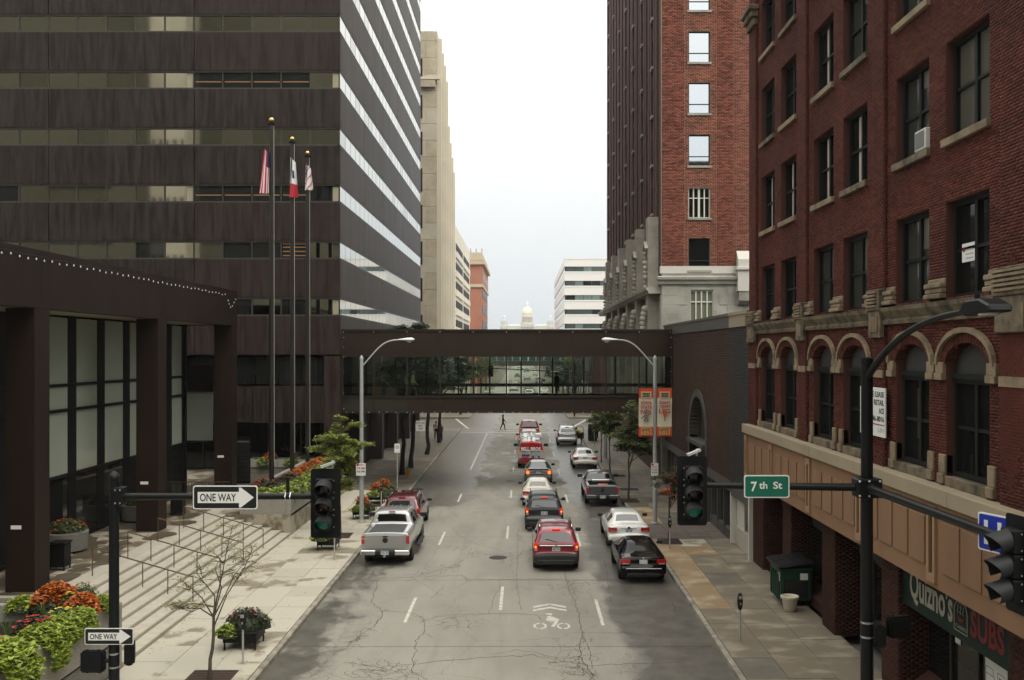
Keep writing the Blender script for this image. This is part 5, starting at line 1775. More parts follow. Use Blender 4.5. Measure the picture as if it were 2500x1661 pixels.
for a, b in ((540, 990), (1450, 1890)):
    g = MB(); g.prism([(YK + 5.5, kz(1060)), (YK + 23, kz(985)), (YK + 40, kz(1060))], 'x', kxx(a), kxx(b)); g.build('roof', 'cap_roof', cp)
for a, b in ((300, 550), (1880, 2110)):
    fbox(cp, 'corner_pavilion', 'cap_stone', kxx(a), kxx(b), YK + 3, YK + 30, zb0, kz(1065))
    cx_ = (kxx(a) + kxx(b)) / 2; r_ = 108 * K * MS
    g = MB(); g.lathe((cx_, YK + 16, 0), [(r_, kz(1065)), (r_, kz(965))], 16); g.build('drum', 'cap_stone', cp, smooth=True)
    g = MB(); g.lathe((cx_, YK + 16, 0), [(r_ * 1.08, kz(965)), (r_ * 1.0, kz(930)), (r_ * .85, kz(880)), (r_ * .55, kz(838)), (r_ * .25, kz(825))], 16); g.build('dome', 'dome_green', cp, smooth=True)
    g = MB(); g.lathe((cx_, YK + 16, 0), [(r_ * .3, kz(828)), (r_ * .28, kz(760)), (r_ * .34, kz(750)), (r_ * .2, kz(720)), (.1, kz(685))], 12); g.build('lantern', 'dome_white', cp, smooth=40)
    for q in range(3):
        xw = kxx(a) + (kxx(b) - kxx(a)) * (q + .5) / 3
        fbox(cp, 'window', 'cap_dark', xw - 1.1, xw + 1.1, YK + 2.9, YK + 3.0, kz(1190), kz(1110))
# portico
fbox(cp, 'portico_back', 'cap_dark', kxx(1000), kxx(1430), YK + 1.5, YK + 6, zb0, kz(1085)); fbox(cp, 'entablature', 'cap_stone', kxx(985), kxx(1445), YK - .5, YK + 8, kz(1090), kz(1055))
g = MB(); g.prism([(kxx(975), kz(1055)), (kxx(1213), kz(950)), (kxx(1455), kz(1055))], 'y', YK - 1, YK + 10); g.build('pediment', 'cap_stone', cp)
for q in range(6):
    xc = kxx(995 + q * 86.5)
    g = MB(); g.lathe((xc, YK + .5, 0), [(1.15, zb0), (1.0, kz(1090))], 10); g.build('column', 'cap_stone', cp, smooth=True)
for a, b in ((920, 990), (1440, 1510)): fbox(cp, 'pavilion', 'cap_stone', kxx(a), kxx(b), YK, YK + 20, zb0, kz(1065))
# main drum and dome
cy_ = YK + 22
def rr(v): return v * K * MS
g = MB(); g.lathe((kx, cy_, 0), [(rr(235), kz(1000)), (rr(235), kz(945)), (rr(190), kz(940))], 24); g.build('drum_base', 'cap_stone', cp, smooth=30)
g = MB(); g.lathe((kx, cy_, 0), [(rr(165), kz(945)), (rr(165), kz(745)), (rr(195), kz(742)), (rr(190), kz(735)), (rr(182), kz(715)), (rr(178), kz(612))], 28); g.build('drum', 'cap_stone', cp, smooth=30)
for q in range(20):
    t = 2 * math.pi * q / 20
    g = MB(); g.lathe((kx + rr(180) * math.cos(t), cy_ + rr(180) * math.sin(t), 0), [(rr(13), kz(940)), (rr(11), kz(745))], 8); g.build('column', 'cap_stone', cp, smooth=True)
    t += .157
    g = MB(); g.obox((kx + rr(166) * math.cos(t), cy_ + rr(166) * math.sin(t), (kz(920) + kz(780)) / 2), (rr(16), rr(16), abs(kz(780) - kz(920))), (0, 0, t)); g.build('window', 'cap_dark', cp)
g = MB(); g.lathe((kx, cy_, 0), [(rr(172), kz(612)), (rr(172), kz(580)), (rr(165), kz(530)), (rr(148), kz(480)), (rr(118), kz(440)), (rr(78), kz(415)), (rr(48), kz(408))], 28); g.build('dome', 'dome_gold', cp, smooth=True)
for q in range(14):
    t = 2 * math.pi * q / 14 + .11
    g = MB(); g.ball((kx + rr(168) * math.cos(t), cy_ + rr(168) * math.sin(t), kz(538)), rr(10), 6, 4); g.build('dome_window', 'cap_dark', cp)
g = MB(); g.lathe((kx, cy_, 0), [(rr(56), kz(410)), (rr(56), kz(395)), (rr(38), kz(392)), (rr(36), kz(312)), (rr(46), kz(308)), (rr(36), kz(262)), (rr(14), kz(235)), (rr(6), kz(215)), (.1, kz(185))], 16); g.build('lantern', 'dome_white', cp, smooth=40)

# ---------------------------------------------------------------- unseen blocks behind the camera, added to shape the reflections
D('back_wall', col=(0.17, 0.165, 0.13), rough=0.8)
D('back_pale', col=(0.86, 0.82, 0.72), col2=(0.76, 0.70, 0.60), ns=0.4, rough=0.85)
for nm, lab, box_, m in (('office_building', 'unseen dark block added behind the viewpoint on the left for reflections', (-120, -14, -60, -28, 0, 78), 'back_wall'),
                         ('office_building', 'unseen dark block added behind the viewpoint on the right for reflections', (12, 90, -60, -28, 0, 24), 'back_wall'),
                         ('office_building', 'unseen dark block added behind the viewpoint to close the street in reflections', (-13.9, 11.9, -100, -70, 0, 44), 'back_wall'),
                         ('stone_tower', 'unseen slim pale tower added behind the viewpoint on the left for reflections', (-54.6, -49.4, -27.9, -22, 0, 78), 'back_pale')):
    t = thing(nm, lab, 'building', (box_[0], box_[2], 0))
    fbox(t, 'wall', m, *box_)
    for k in range(9):
        for q in range(5):
            x0 = box_[0] + (box_[1] - box_[0]) * (q + .25) / 5
            fbox(t, 'window', 'pane_dark', x0, x0 + (box_[1] - box_[0]) * .09, box_[3], box_[3] + .05, 4 + k * 4.2, 6 + k * 4.2)
# ---------------------------------------------------------------- signal poles, signs, lamps, meters
D('pole_black', col=(0.0065, 0.0075, 0.0085), rough=0.42, spec=0.25)
D('signal_black', col=(0.006, 0.0065, 0.0065), rough=0.6, spec=0.2)
D('visor', col=(0.020, 0.021, 0.022), rough=0.6, spec=0.3)
D('lens_red', col=(0.016, 0.005, 0.003), rough=0.15)
D('lens_amber', col=(0.035, 0.010, 0.004), rough=0.15)
D('lens_green', col=(0.004, 0.05, 0.032), rough=0.2, emit=(0.0, 0.30, 0.17), es=0.09)
D('lens_off', col=(0.004, 0.012, 0.010), rough=0.2)
D('steel', col=(0.55, 0.56, 0.55), rough=0.35, metal=0.9)
D('galv', col=(0.48, 0.50, 0.48), col2=(0.40, 0.42, 0.41), ns=8, rough=0.5, metal=0.35)
D('lamp_white', col=(0.72, 0.73, 0.72), rough=0.4)
D('lamp_glass', col=(0.42, 0.44, 0.42), rough=0.1, spec=0.7)
D('sign_black', col=(0.010, 0.011, 0.012), rough=0.4)
D('sign_green', col=(0.006, 0.13, 0.085), rough=0.4)
D('sign_blue', col=(0.012, 0.035, 0.36), rough=0.4)
D('sign_red', col=(0.45, 0.03, 0.03), rough=0.45)

def rrect(x0, x1, z0, z1, r, n=4):
    out = []
    for cx, cz, a0 in ((x1 - r, z1 - r, 0), (x0 + r, z1 - r, 90), (x0 + r, z0 + r, 180), (x1 - r, z0 + r, 270)):
        for j in range(n + 1):
            a = R(a0 + 90 * j / n); out.append((cx + r * math.cos(a), cz + r * math.sin(a)))
    return out
def one_way(lab, x0, x1, z0, z1, y):
    t = thing('one_way_sign', lab, 'sign', ((x0 + x1) / 2, y, z0), 'one way signs')
    w, h = x1 - x0, z1 - z0
    g = MB(); g.prism(rrect(x0, x1, z0, z1, h * .10), 'y', y, y + .02); g.build('border', 'sign_white', t)
    b = h * .045
    g = MB(); g.prism(rrect(x0 + b, x1 - b, z0 + b, z1 - b, h * .08), 'y', y - .003, y + .0); g.build('face', 'sign_black', t)
    zc = (z0 + z1) / 2
    ah, bh = h * .42, h * .235
    xa, xb = x0 + w * .075, x1 - w * .285
    xt = x1 - w * .055
    poly = [(xa, zc - bh), (xb, zc - bh), (xb, zc - ah), (xb + h * .08, zc - ah), (xt, zc), (xb + h * .08, zc + ah), (xb, zc + ah), (xb, zc + bh), (xa, zc + bh)]
    g = MB(); g.prism(poly, 'y', y - .006, y - .003); g.build('arrow', 'sign_white', t)
    g = MB(); letter(g, 'ONE WAY', (xa + w * .035, y - .008, zc - bh * .70), (1, 0, 0), (0, 0, 1), height=bh * 1.40, width=w * .56, bold=.012)
    g.build('lettering', 'ink', t)
    return t

def signal_head(lab, x, y, zc, facing='-y', lit=True, back=True):
    """three-lens head built facing -Y about the origin, then turned"""
    t = thing('traffic_signal', lab, 'traffic signal', (0, 0, 0), 'traffic signals')
    if back:
        g = MB(); g.prism(rrect(-.31, .31, -.72, .72, .06), 'y', .02, .04); g.build('backplate', 'signal_black', t)
    for k, (dz, lens) in enumerate(((.36, 'lens_red'), (0, 'lens_amber'), (-.36, 'lens_green' if lit else 'lens_off'))):
        g = MB(); g.box(-.175, .175, -.16, .019, dz - .172, dz + .172); h = g.build('housing', 'signal_black', t, bevel=.02)
        g = MB(); n = 20
        vs_, fs = [], []
        for j in range(n + 1):
            a = R(-50 + 280 * j / n)
            ln = .18 + .14 * max(0, math.sin(a))
            for (r, yy) in ((.170, -.165), (.170, -.165 - ln), (.160, -.165 - ln), (.160, -.165)):
                vs_.append((r * math.cos(a), yy, dz + r * math.sin(a) + (yy + .165) * .26))
        for j in range(n):
            for q in range(3): fs.append((j * 4 + q, j * 4 + q + 1, (j + 1) * 4 + q + 1, (j + 1) * 4 + q))
        g.add(vs_, fs); g.build('visor', 'visor', h, smooth=50)
        g = MB(); g.lathe((0, -.162, dz), [(.150, 0), (.13, -.02), (.08, -.035), (.001, -.04)], 18, axis='y'); g.build('lens', lens, h, smooth=True)
        for sx in (-.185, .185):
            for sz in (-.12, .12):
                g = MB(); g.ball((sx, -.05, dz + sz), .014, 6, 4); g.build('hinge', 'steel', h)
    t.location = (x, y, zc)
    if facing == '-x': t.rotation_euler = (0, 0, R(-84))
    return t

YP = 20.0
# left corner pole
lpole = thing('signal_pole', 'black signal pole with short mast arm at the left corner', 'pole', (-8.56, YP, 0))
g = MB(); g.lathe((-8.56, YP, 0), [(.19, .0), (.19, .3), (.115, .34), (.105, 3), (.098, 6.02), (.12, 6.04), (.12, 6.10), (.09, 6.14), (.03, 6.2), (.001, 6.21)], 16); g.build('shaft', 'pole_black', lpole, smooth=40)
za = 5.67
g = MB(); g.tube([(-8.4, YP, za), (-4.0, YP, za)], [.075, .06], 12); g.build('mast_arm', 'pole_black', lpole, smooth=True)
g = MB(); g.box(-8.52, -8.34, YP - .13, YP + .13, za - .17, za + .2); c = g.build('clamp', 'pole_black', lpole, bevel=.015)
for sz in (-.12, .15):
    for sy in (-.14,):
        for sx in (-8.48, -8.38):
            g = MB(); g.ball((sx, YP + sy, za + sz), .02, 6, 4); g.build('bolt', 'steel', c)
for xx in (-4.98, -4.88):
    g = MB(); g.tube([(xx, YP, za - .08), (xx, YP - .08, za), (xx, YP, za + .08)], .012, 5); g.build('strap', 'steel', lpole)
g = MB(); g.tube([(-4.93, YP - .02, za + .08), (-4.93, YP - .02, za + .36)], .035, 8); g.tube([(-4.93, YP - .02, za + .36), (-4.93, YP - .02, za + .40)], .045, 8); g.build('detector', 'pole_black', lpole)
one_way('large black and white ONE WAY sign on the left mast arm', -6.88, -5.54, 5.42, 5.91, YP - .10)
one_way('small black and white ONE WAY sign fixed low on the left signal pole', -9.11, -8.10, 2.62, 2.96, YP - .14)
signal_head('traffic signal with green lens lit at the end of the left mast arm', -4.13, YP - .1, 5.54)
D('camera_grey', col=(0.45, 0.45, 0.43), rough=0.5)
def detector_cam(x, z, lab):
    t = thing('detector_camera', lab, 'camera', (x, YP, z))
    g = MB(); g.obox((x - .03, YP - .1, z + .05), (.30, .09, .05), (0, R(-20), R(10))); g.build('shade', 'camera_grey', t)
    g = MB(); g.tube([(x + .05, YP, z - .1), (x + .05, YP, z + .12)], .02, 6); g.build('stem', 'camera_grey', t)
detector_cam(-4.05, 6.30, 'small grey detector camera above the left traffic signal')
detector_cam(3.55, 6.55, 'small grey detector camera above the right-hand green signal')
def ped_signal(lab, x, y, z, rz):
    t = thing('pedestrian_signal', lab, 'pedestrian signal', (0, 0, 0), 'pedestrian signals')
    g = MB(); g.box(-.24, .24, -.10, .10, -.22, .22); g.build('housing', 'signal_black', t, bevel=.035, seg=2)
    g = MB()
    for q in range(9): g.box(-.2, .2, -.112, -.10, -.18 + q * .042, -.172 + q * .042)
    g.build('louvre_face', 'visor', t)
    g = MB()
    for sx in (-.12, .12): g.tube([(sx, 0, .22), (sx, 0, .245)], .02, 6)
    for sx in (-.12, .12): g.tube([(sx, 0, -.25), (sx, 0, -.22)], .02, 6)
    g.build('lugs', 'signal_black', t)
    g = MB(); g.tube([(.22, .02, 0), (.42, .05, 0)], .05, 8); g.build('bracket', 'pole_black', t)
    t.location = (x, y, z); t.rotation_euler = (0, 0, rz)
    return t
ped_signal('black pedestrian signal seen from behind on the left of the left pole', -8.97, YP - .05, 2.25, 0)
ped_signal('black pedestrian signal turned sideways on the right of the left pole', -8.32, YP + .20, 2.36, R(110))
for zz in (2.12, 2.40):
    g = MB(); g.lathe((-8.56, YP, zz), [(.108, -.02), (.112, 0), (.108, .02)], 14); g.build('strap', 'steel', lpole)

# right corner pole
XRP = 7.15
rpole = thing('signal_pole', 'tall black signal pole with two mast arms and a curved lamp arm', 'pole', (XRP, YP, 0))
g = MB(); g.lathe((XRP, YP, 0), [(.20, 0), (.20, .3), (.135, .35), (.125, 4), (.118, 8.45), (.125, 8.46), (.125, 8.56), (.01, 8.58)], 18); g.build('shaft', 'pole_black', rpole, smooth=40)
zr = 5.86
g = MB(); g.tube([(XRP - .12, YP, zr), (3.35, YP, zr + .05)], [.085, .06], 12); g.build('mast_arm', 'pole_black', rpole, smooth=True)
g = MB(); g.tube([(XRP, YP - .12, zr), (XRP + .02, YP - 5.6, zr + .04)], [.095, .075], 12); g.build('mast_arm', 'pole_black', rpole, smooth=True)
g = MB(); g.box(XRP - .26, XRP + .26, YP - .2, YP + .2, zr - .20, zr + .20); c = g.build('clamp', 'pole_black', rpole, bevel=.03)
for sx in (-.22, -.02, .2):
    for sz in (-.15, .15):
        g = MB(); g.ball((XRP + sx, YP - .21, zr + sz), .027, 6, 4); g.build('bolt', 'steel', c)
pts = []
P0, P3 = Vector((XRP, YP - .1, 8.2)), Vector((XRP + .15, YP - 4.35, 9.36))
P1, P2 = P0 + Vector((.02, -1.3, .85)), P3 + Vector((0, 1.7, -.02))
for j in range(13):
    t = j / 12; pts.append(P0 * (1 - t) ** 3 + P1 * 3 * t * (1 - t) ** 2 + P2 * 3 * t * t * (1 - t) + P3 * t ** 3)
g = MB(); g.tube(pts, [.075 - .025 * j / 12 for j in range(13)], 10); g.build('lamp_arm', 'pole_black', rpole, smooth=True)
lx, ly = XRP + .15, YP - 4.35
g = MB(); g.prism([(ly + .1, 9.33), (ly - .12, 9.52), (ly - .62, 9.53), (ly - .95, 9.42), (ly - .98, 9.31), (ly - .1, 9.27)], 'x', lx - .19, lx + .19)
l_ = g.build('luminaire', 'pole_black', rpole, bevel=.03)
g = MB(); g.lathe((lx, ly - .58, 9.29), [(.17, .02), (.15, -.03), (.001, -.035)], 16); g.build('lens', 'lamp_glass', l_)
g = MB(); g.tube([(lx, ly - .2, 9.5), (lx, ly - .2, 9.62)], .045, 8); g.build('photocell', 'pole_black', l_)
g = MB(); g.prism(rrect(4.56, 5.50, 5.66, 6.13, .045), 'y', YP - .12, YP - .10)
ns_ = thing('street_sign', 'green street name sign on the right mast arm', 'sign', (5.0, YP - .1, 5.5)); g.build('border', 'sign_white', ns_)
g = MB(); g.prism(rrect(4.583, 5.477, 5.683, 6.107, .04), 'y', YP - .123, YP - .12); g.build('face', 'sign_green', ns_)
g = MB(); letter(g, '7', (4.70, YP - .126, 5.79), (1, 0, 0), (0, 0, 1), height=.205, width=.125, bold=.02)
letter(g, 'th', (4.87, YP - .126, 5.845), (1, 0, 0), (0, 0, 1), height=.15, width=.17, bold=.02)
letter(g, 'St', (5.16, YP - .126, 5.845), (1, 0, 0), (0, 0, 1), height=.15, width=.19, bold=.02)
g.build('lettering', 'sign_white', ns_)
signal_head('traffic signal with green lens lit at the end of the right mast arm', 3.49, YP - .1, 5.80)
hs = thing('hospital_sign', 'blue square sign with white letter on the near mast arm', 'sign', (XRP, 15.2, 5.7))
# turned to face the cross street
def turn(g, cx, cy, a):
    c_, s_ = math.cos(a), math.sin(a)
    g.v = [(cx + (p[0] - cx) * c_ - (p[1] - cy) * s_, cy + (p[0] - cx) * s_ + (p[1] - cy) * c_, p[2]) for p in g.v]
hx, hy, hz, ha = 7.36, 15.05, 5.84, R(-70)
g = MB(); g.prism(rrect(hx - .30, hx + .30, hz - .30, hz + .30, .04), 'y', hy, hy + .02); turn(g, hx, hy, ha); g.build('border', 'sign_white', hs)
g = MB(); g.prism(rrect(hx - .275, hx + .275, hz - .275, hz + .275, .035), 'y', hy - .004, hy); turn(g, hx, hy, ha); g.build('face', 'sign_blue', hs)
g = MB(); letter(g, 'H', (hx - .17, hy - .008, hz - .19), (1, 0, 0), (0, 0, 1), height=.38, width=.34, bold=.02); turn(g, hx, hy, ha); g.build('lettering', 'sign_white', hs)
signal_head('black traffic signal seen from the side at the right edge on the near mast arm', 7.20, 14.0, 5.58, facing='-x', lit=False)
ped_signal('black pedestrian signal facing away beside the right pole', 7.36, YP - .15, 2.85, R(75))
ped_signal('black pedestrian signal with mesh face right of the right pole', 7.78, YP - .05, 2.98, R(12))
for zz in (2.75, 3.05):
    g = MB(); g.lathe((XRP, YP, zz), [(.132, -.02), (.136, 0), (.132, .02)], 14); g.build('strap', 'steel', rpole)

# cobra-head street lamps
def street_lamp(lab, x, y, sd):
    t = thing('street_lamp', lab, 'street lamp', (x, y, .13), 'street lamps')
    g = MB(); g.lathe((x, y, 0), [(.20, .13), (.20, .20), (.115, .22), (.10, 4), (.085, 8.30), (.10, 8.31), (.10, 8.36), (.02, 8.50)], 14); g.build('pole', 'galv', t, smooth=40)
    a0 = Vector((x + sd * .08, y, 8.0)); a3 = Vector((x + sd * 1.85, y, 9.27))
    a1, a2 = a0 + Vector((sd * .75, 0, .85)), a3 - Vector((sd * .8, 0, .0))
    pts = [a0 * (1 - t_) ** 3 + a1 * 3 * t_ * (1 - t_) ** 2 + a2 * 3 * t_ * t_ * (1 - t_) + a3 * t_ ** 3 for t_ in [j / 12 for j in range(13)]]
    g = MB(); g.tube(pts, .035, 8); g.build('arm', 'galv', t, smooth=True)
    g = MB(); X = a3.x
    vs_, fs = [], []
    secs = [(0, .05, .05), (.15, .07, .08), (.45, .15, .15), (.65, .16, .16), (.76, .11, .10), (.80, .03, .04)]
    for (dx, w, h) in secs:
        for j in range(10):
            a = 2 * math.pi * j / 10
            vs_.append((X + sd * dx, y + w * math.cos(a), 9.28 + (h * .7 if math.sin(a) > 0 else h * .35) * math.sin(a)))
    for i in range(len(secs) - 1):
        for j in range(10): fs.append((i * 10 + j, i * 10 + (j + 1) % 10, (i + 1) * 10 + (j + 1) % 10, (i + 1) * 10 + j))
    g.add(vs_, fs); h = g.build('lamp_head', 'lamp_white', t, smooth=60)
    g = MB(); g.ball((X + sd * .54, y, 9.24), .15, 12, 8, (1, .9, .8)); g.build('lens', 'lamp_glass', h, smooth=True)
    return t
street_lamp('grey street lamp with curved arm on the left pavement', -8.15, 48.0, 1)
street_lamp('grey street lamp with curved arm and two banners on the right pavement', 6.5, 47.7, -1)

# fair banners on the right lamp
D('banner_red', col=(0.62, 0.035, 0.012), col2=(0.68, 0.09, 0.025), ns=18, stretch=(1, .1, .05), rough=0.7)
D('banner_cream', col=(0.76, 0.71, 0.55), rough=0.7)
D('banner_gold', col=(0.66, 0.42, 0.14), rough=0.7)
D('banner_navy', col=(0.03, 0.04, 0.12), rough=0.7)
D('banner_grey', col=(0.22, 0.20, 0.17), rough=0.7)
D('drumstick', col=(0.52, 0.12, 0.05), rough=0.7)
def banner(lab, x0, x1, lines, motif):
    y = 47.55
    zt, zb = 6.87, 4.47
    S = lambda z: zb + (z - 3.68) * (zt - zb) / 2.29
    t = thing('street_banner', lab, 'banner', ((x0 + x1) / 2, y, zb), 'banners on the street lamp')
    n = 10
    g = MB()
    def col(zz): return y + .05 * math.sin((zz - zb) * 2.2)
    for k in range(n):
        za_, zb_ = zb + (zt - zb) * k / n, zb + (zt - zb) * (k + 1) / n
        g.mi = 0 if (k < 2 or k > 7) else 1
        g.add([(x0, col(za_), za_), (x1, col(za_), za_), (x1, col(zb_), zb_), (x0, col(zb_), zb_)], [(0, 1, 2, 3)])
    g.build('cloth', ['banner_red', 'banner_cream'], t)
    w = x1 - x0; c = (x0 + x1) / 2
    yy = y - .07
    g = MB(); g.box(x0 + .1, x1 - .1, yy, yy + .006, S(3.76), S(4.12)); g.build('gold_panel', 'banner_gold', t)
    g = MB(); g.box(x0 + .1, x1 - .1, yy, yy + .006, S(5.50), S(5.82)); g.build('gold_panel', 'banner_gold', t)
    g = MB(); g.box(x0 + .18, x1 - .18, yy - .006, yy - .001, S(5.56), S(5.74)); g.build('badge', 'banner_navy', t)
    g = MB(); letter(g, 'Iowa State Fair', (c, yy - .008, S(5.62)), (1, 0, 0), (0, 0, 1), height=.07, width=w * .5, align='c'); g.build('lettering', 'banner_cream', t)
    g = MB(); letter(g, 'AUGUST', (c, yy - .006, S(3.96)), (1, 0, 0), (0, 0, 1), height=.13, width=w * .62, align='c', bold=.02); g.build('lettering', 'ink', t)
    g = MB(); letter(g, '7-17', (c, yy - .006, S(3.78)), (1, 0, 0), (0, 0, 1), height=.16, width=w * .62, align='c', bold=.02)
    for (tx, z, h, ws) in lines: letter(g, tx, (c, yy - .0, S(z)), (1, 0, 0), (0, 0, 1), height=h, width=w * ws, align='c', bold=.025)
    g.build('lettering', 'sign_red', t)
    g = MB()
    if motif == 'leg':
        prof = [(c - .02, 4.42), (c + .03, 4.42), (c + .035, 4.60), (c + .09, 4.72), (c + .11, 4.84), (c + .07, 4.93), (c - .02, 4.93), (c - .09, 4.86), (c - .08, 4.72), (c - .03, 4.60)]
        g.prism([(p, S(q)) for p, q in prof], 'y', yy - .004, yy + .004); g.build('drumstick_print', 'drumstick', t)
    else:
        # a plain little performer figure: hat, head, coat, raised arms
        g.prism([(p, S(q)) for p, q in [(c - .13, 4.40), (c + .12, 4.40), (c + .10, 4.66), (c + .27, 4.78), (c + .25, 4.83), (c + .06, 4.72), (c - .06, 4.72), (c - .26, 4.56), (c - .24, 4.50), (c - .10, 4.62)]], 'y', yy - .004, yy + .004)
        g.prism(rrect(c - .055, c + .055, S(4.73), S(4.87), .05), 'y', yy - .004, yy + .004); g.prism([(c - .08, S(4.86)), (c + .07, S(4.86)), (c + .04, S(4.96)), (c - .05, S(4.96))], 'y', yy - .0045, yy + .004)
        g.build('figure_print', 'banner_grey', t)
    for zz in (zt + .02, zb - .02):
        g = MB(); g.tube([(x0 - .02 if x0 > 6.5 else x0, y, zz), (x1 if x0 > 6.5 else x1 + .02, y, zz)], .016, 6); g.build('rod', 'pole_black', t)
banner('red and cream fair banner with a small figure on the left of the lamp pole', 5.68, 6.40, [('IOWA', 5.20, .17, .72), ('STATE', 5.0, .15, .76), ('FAIR', 4.76, .19, .76)], 'man')
banner('red and cream fair banner with a drumstick on the right of the lamp pole', 6.60, 7.32, [('GIANT', 5.22, .15, .78), ('TURKEY', 5.05, .12, .78), ('LEG', 4.78, .22, .78)], 'leg')

# parking signs
def parking_sign(lab, x, y, z0, z1, w, rows, pole=False, post=None):
    t = thing('parking_sign', lab, 'sign', (x, y, .13 if pole else z0), 'parking signs')
    if pole:
        g = MB(); g.tube([(x, y, .13), (x, y, z1 + .02)], .03, 8); g.build('post', 'galv', t)
    yf = y - .12 if not pole else y - .04
    g = MB(); g.prism(rrect(x - w / 2, x + w / 2, z0, z1, .03), 'y', yf, yf + .01); g.build('plate', 'sign_white', t)
    for (tx, f, h, wd, m) in rows:
        g = MB()
        if tx == '#': g.box(x - w / 2 + .02, x - w / 2 + .02 + wd * w, yf - .003, yf - .0005, z0 + (z1 - z0) * f, z0 + (z1 - z0) * (f + h))
        elif tx == 'o':
            k = 18; rr_ = w * .30
            zc_ = z0 + (z1 - z0) * f
            for j in range(k):
                a0, a1 = 2 * math.pi * j / k, 2 * math.pi * (j + 1) / k
                g.prism([(x + rr_ * math.cos(a0), zc_ + rr_ * math.sin(a0)), (x + rr_ * math.cos(a1), zc_ + rr_ * math.sin(a1)), (x + rr_ * .78 * math.cos(a1), zc_ + rr_ * .78 * math.sin(a1)), (x + rr_ * .78 * math.cos(a0), zc_ + rr_ * .78 * math.sin(a0))], 'y', yf - .003, yf - .0005)
            g.prism([(x - .09, zc_ + .07), (x - .07, zc_ + .09), (x + .09, zc_ - .07), (x + .07, zc_ - .09)], 'y', yf - .004, yf - .001)
        else: letter(g, tx, (x, yf - .003, z0 + (z1 - z0) * f), (1, 0, 0), (0, 0, 1), height=(z1 - z0) * h, width=w * wd, align='c', bold=.02)
        g.build('lettering' if tx not in '#o' else 'symbol', m, t)
    return t
parking_sign('white no-parking hours sign strapped to the left street lamp', -8.15, 47.9, 1.95 + .55, 3.12, .48, [('#', .78, .20, .24, 'sign_red'), ('PARKING', .81, .11, .58, 'sign_red'), ('7-9 AM', .50, .18, .78, 'ink'), ('4-6 PM', .24, .18, .78, 'ink')])
parking_sign('white no-parking hours sign strapped to the right lamp post', 6.46, 47.62, 2.52, 3.16, .36, [('#', .80, .17, .30, 'sign_red'), ('PARKING', .66, .08, .8, 'sign_red'), ('7-9 AM', .42, .12, .7, 'ink'), ('4-6 PM', .22, .12, .7, 'ink')])
parking_sign('narrow white no-parking symbol sign on its own thin post', -7.95, 60.0, 2.35, 2.92, .34, [('o', .62, 0, 0, 'ink'), ('1', .10, .10, .1, 'ink')], pole=True)
lane = parking_sign('white right lane sign on a post under the skywalk among the trees', -8.45, 78.0, 2.2, 3.05, .78, [('RIGHT LANE', .72, .15, .86, 'ink'), ('MUST', .45, .15, .46, 'ink'), ('TURN', .18, .15, .46, 'ink')], pole=True)
parking_sign('white two-column sign on a post ahead of the silver wagon', 6.3, 86.0, 2.4, 3.1, .62, [('NO PARKING', .70, .16, .86, 'sign_red'), ('7-9 AM', .42, .14, .7, 'ink'), ('4-6 PM', .16, .14, .7, 'ink')], pole=True)

# parking meters
D('meter_head', col=(0.010, 0.010, 0.011), rough=0.4, spec=0.4)
def parking_meter(lab, x, y):
    t = thing('parking_meter', lab, 'parking meter', (0, 0, 0), 'parking meters')
    g = MB(); g.tube([(0, 0, 0), (0, 0, .98)], .031, 8); g.build('post', 'galv', t, smooth=True)
    vs_, fs = [], []
    secs = [(.94, .045, .04), (1.0, .065, .06), (1.12, .085, .075), (1.22, .088, .08), (1.24, .075, .07), (1.30, .078, .07), (1.38, .065, .06), (1.43, .035, .035)]
    g = MB()
    for (z, a, b) in secs:
        for j in range(12):
            q = 2 * math.pi * j / 12; vs_.append((a * math.cos(q), b * math.sin(q), z))
    for i in range(len(secs) - 1):
        for j in range(12): fs.append((i * 12 + j, i * 12 + (j + 1) % 12, (i + 1) * 12 + (j + 1) % 12, (i + 1) * 12 + j))
    fs += [tuple(range(11, -1, -1)), tuple((len(secs) - 1) * 12 + j for j in range(12))]
    g.add(vs_, fs); h = g.build('head', 'meter_head', t, smooth=50)
    g = MB(); g.box(-.05, .05, -.082, -.06, 1.27, 1.36); g.build('dial_window', 'steel', h)
    g = MB(); g.box(-.02, .02, -.09, -.07, 1.10, 1.16); g.build('coin_slot', 'steel', h)
    t.location = (x, y, .13)
for lab, x, y in (('parking meter in front of the nearest pavement flower stand', -7.72, 26.3), ('parking meter beside the second flower stand on the left kerb', -7.78, 39.3),
                  ('parking meter behind the dark red wagon on the left kerb', -7.8, 52.3), ('nearest parking meter on the right kerb', 6.37, 28.3), ('parking meter beside the black coupe on the right kerb', 6.3, 41.5)):
    parking_meter(lab, x, y)

# fire hydrants
D('hydrant', col=(0.62, 0.25, 0.02), rough=0.5)
D('hydrant_cap', col=(0.05, 0.22, 0.12), rough=0.5)
def hydrant(lab, x, y):
    t = thing('fire_hydrant', lab, 'hydrant', (0, 0, 0), 'fire hydrants')
    g = MB(); g.lathe((0, 0, 0), [(.17, 0), (.17, .04), (.11, .06), (.11, .5), (.14, .51), (.14, .56)], 14); g.build('barrel', 'hydrant', t, smooth=40)
    g = MB(); g.lathe((0, 0, 0), [(.135, .56), (.11, .66), (.05, .70), (.05, .75), (.001, .76)], 14); g.build('bonnet', 'hydrant_cap', t, smooth=40)
    for a in (0, 180, 270):
        g = MB(); d = Vector((math.cos(R(a)), math.sin(R(a)), 0))
        g.tube([d * .08 + Vector((0, 0, .42)), d * .20 + Vector((0, 0, .42))], .07, 10); g.build('nozzle', 'hydrant', t)
    t.location = (x, y, .13)
hydrant('orange fire hydrant with green top on the left kerb', -7.95, 65.3)
hydrant('orange fire hydrant across the intersection on the right', 6.9, 128.5)

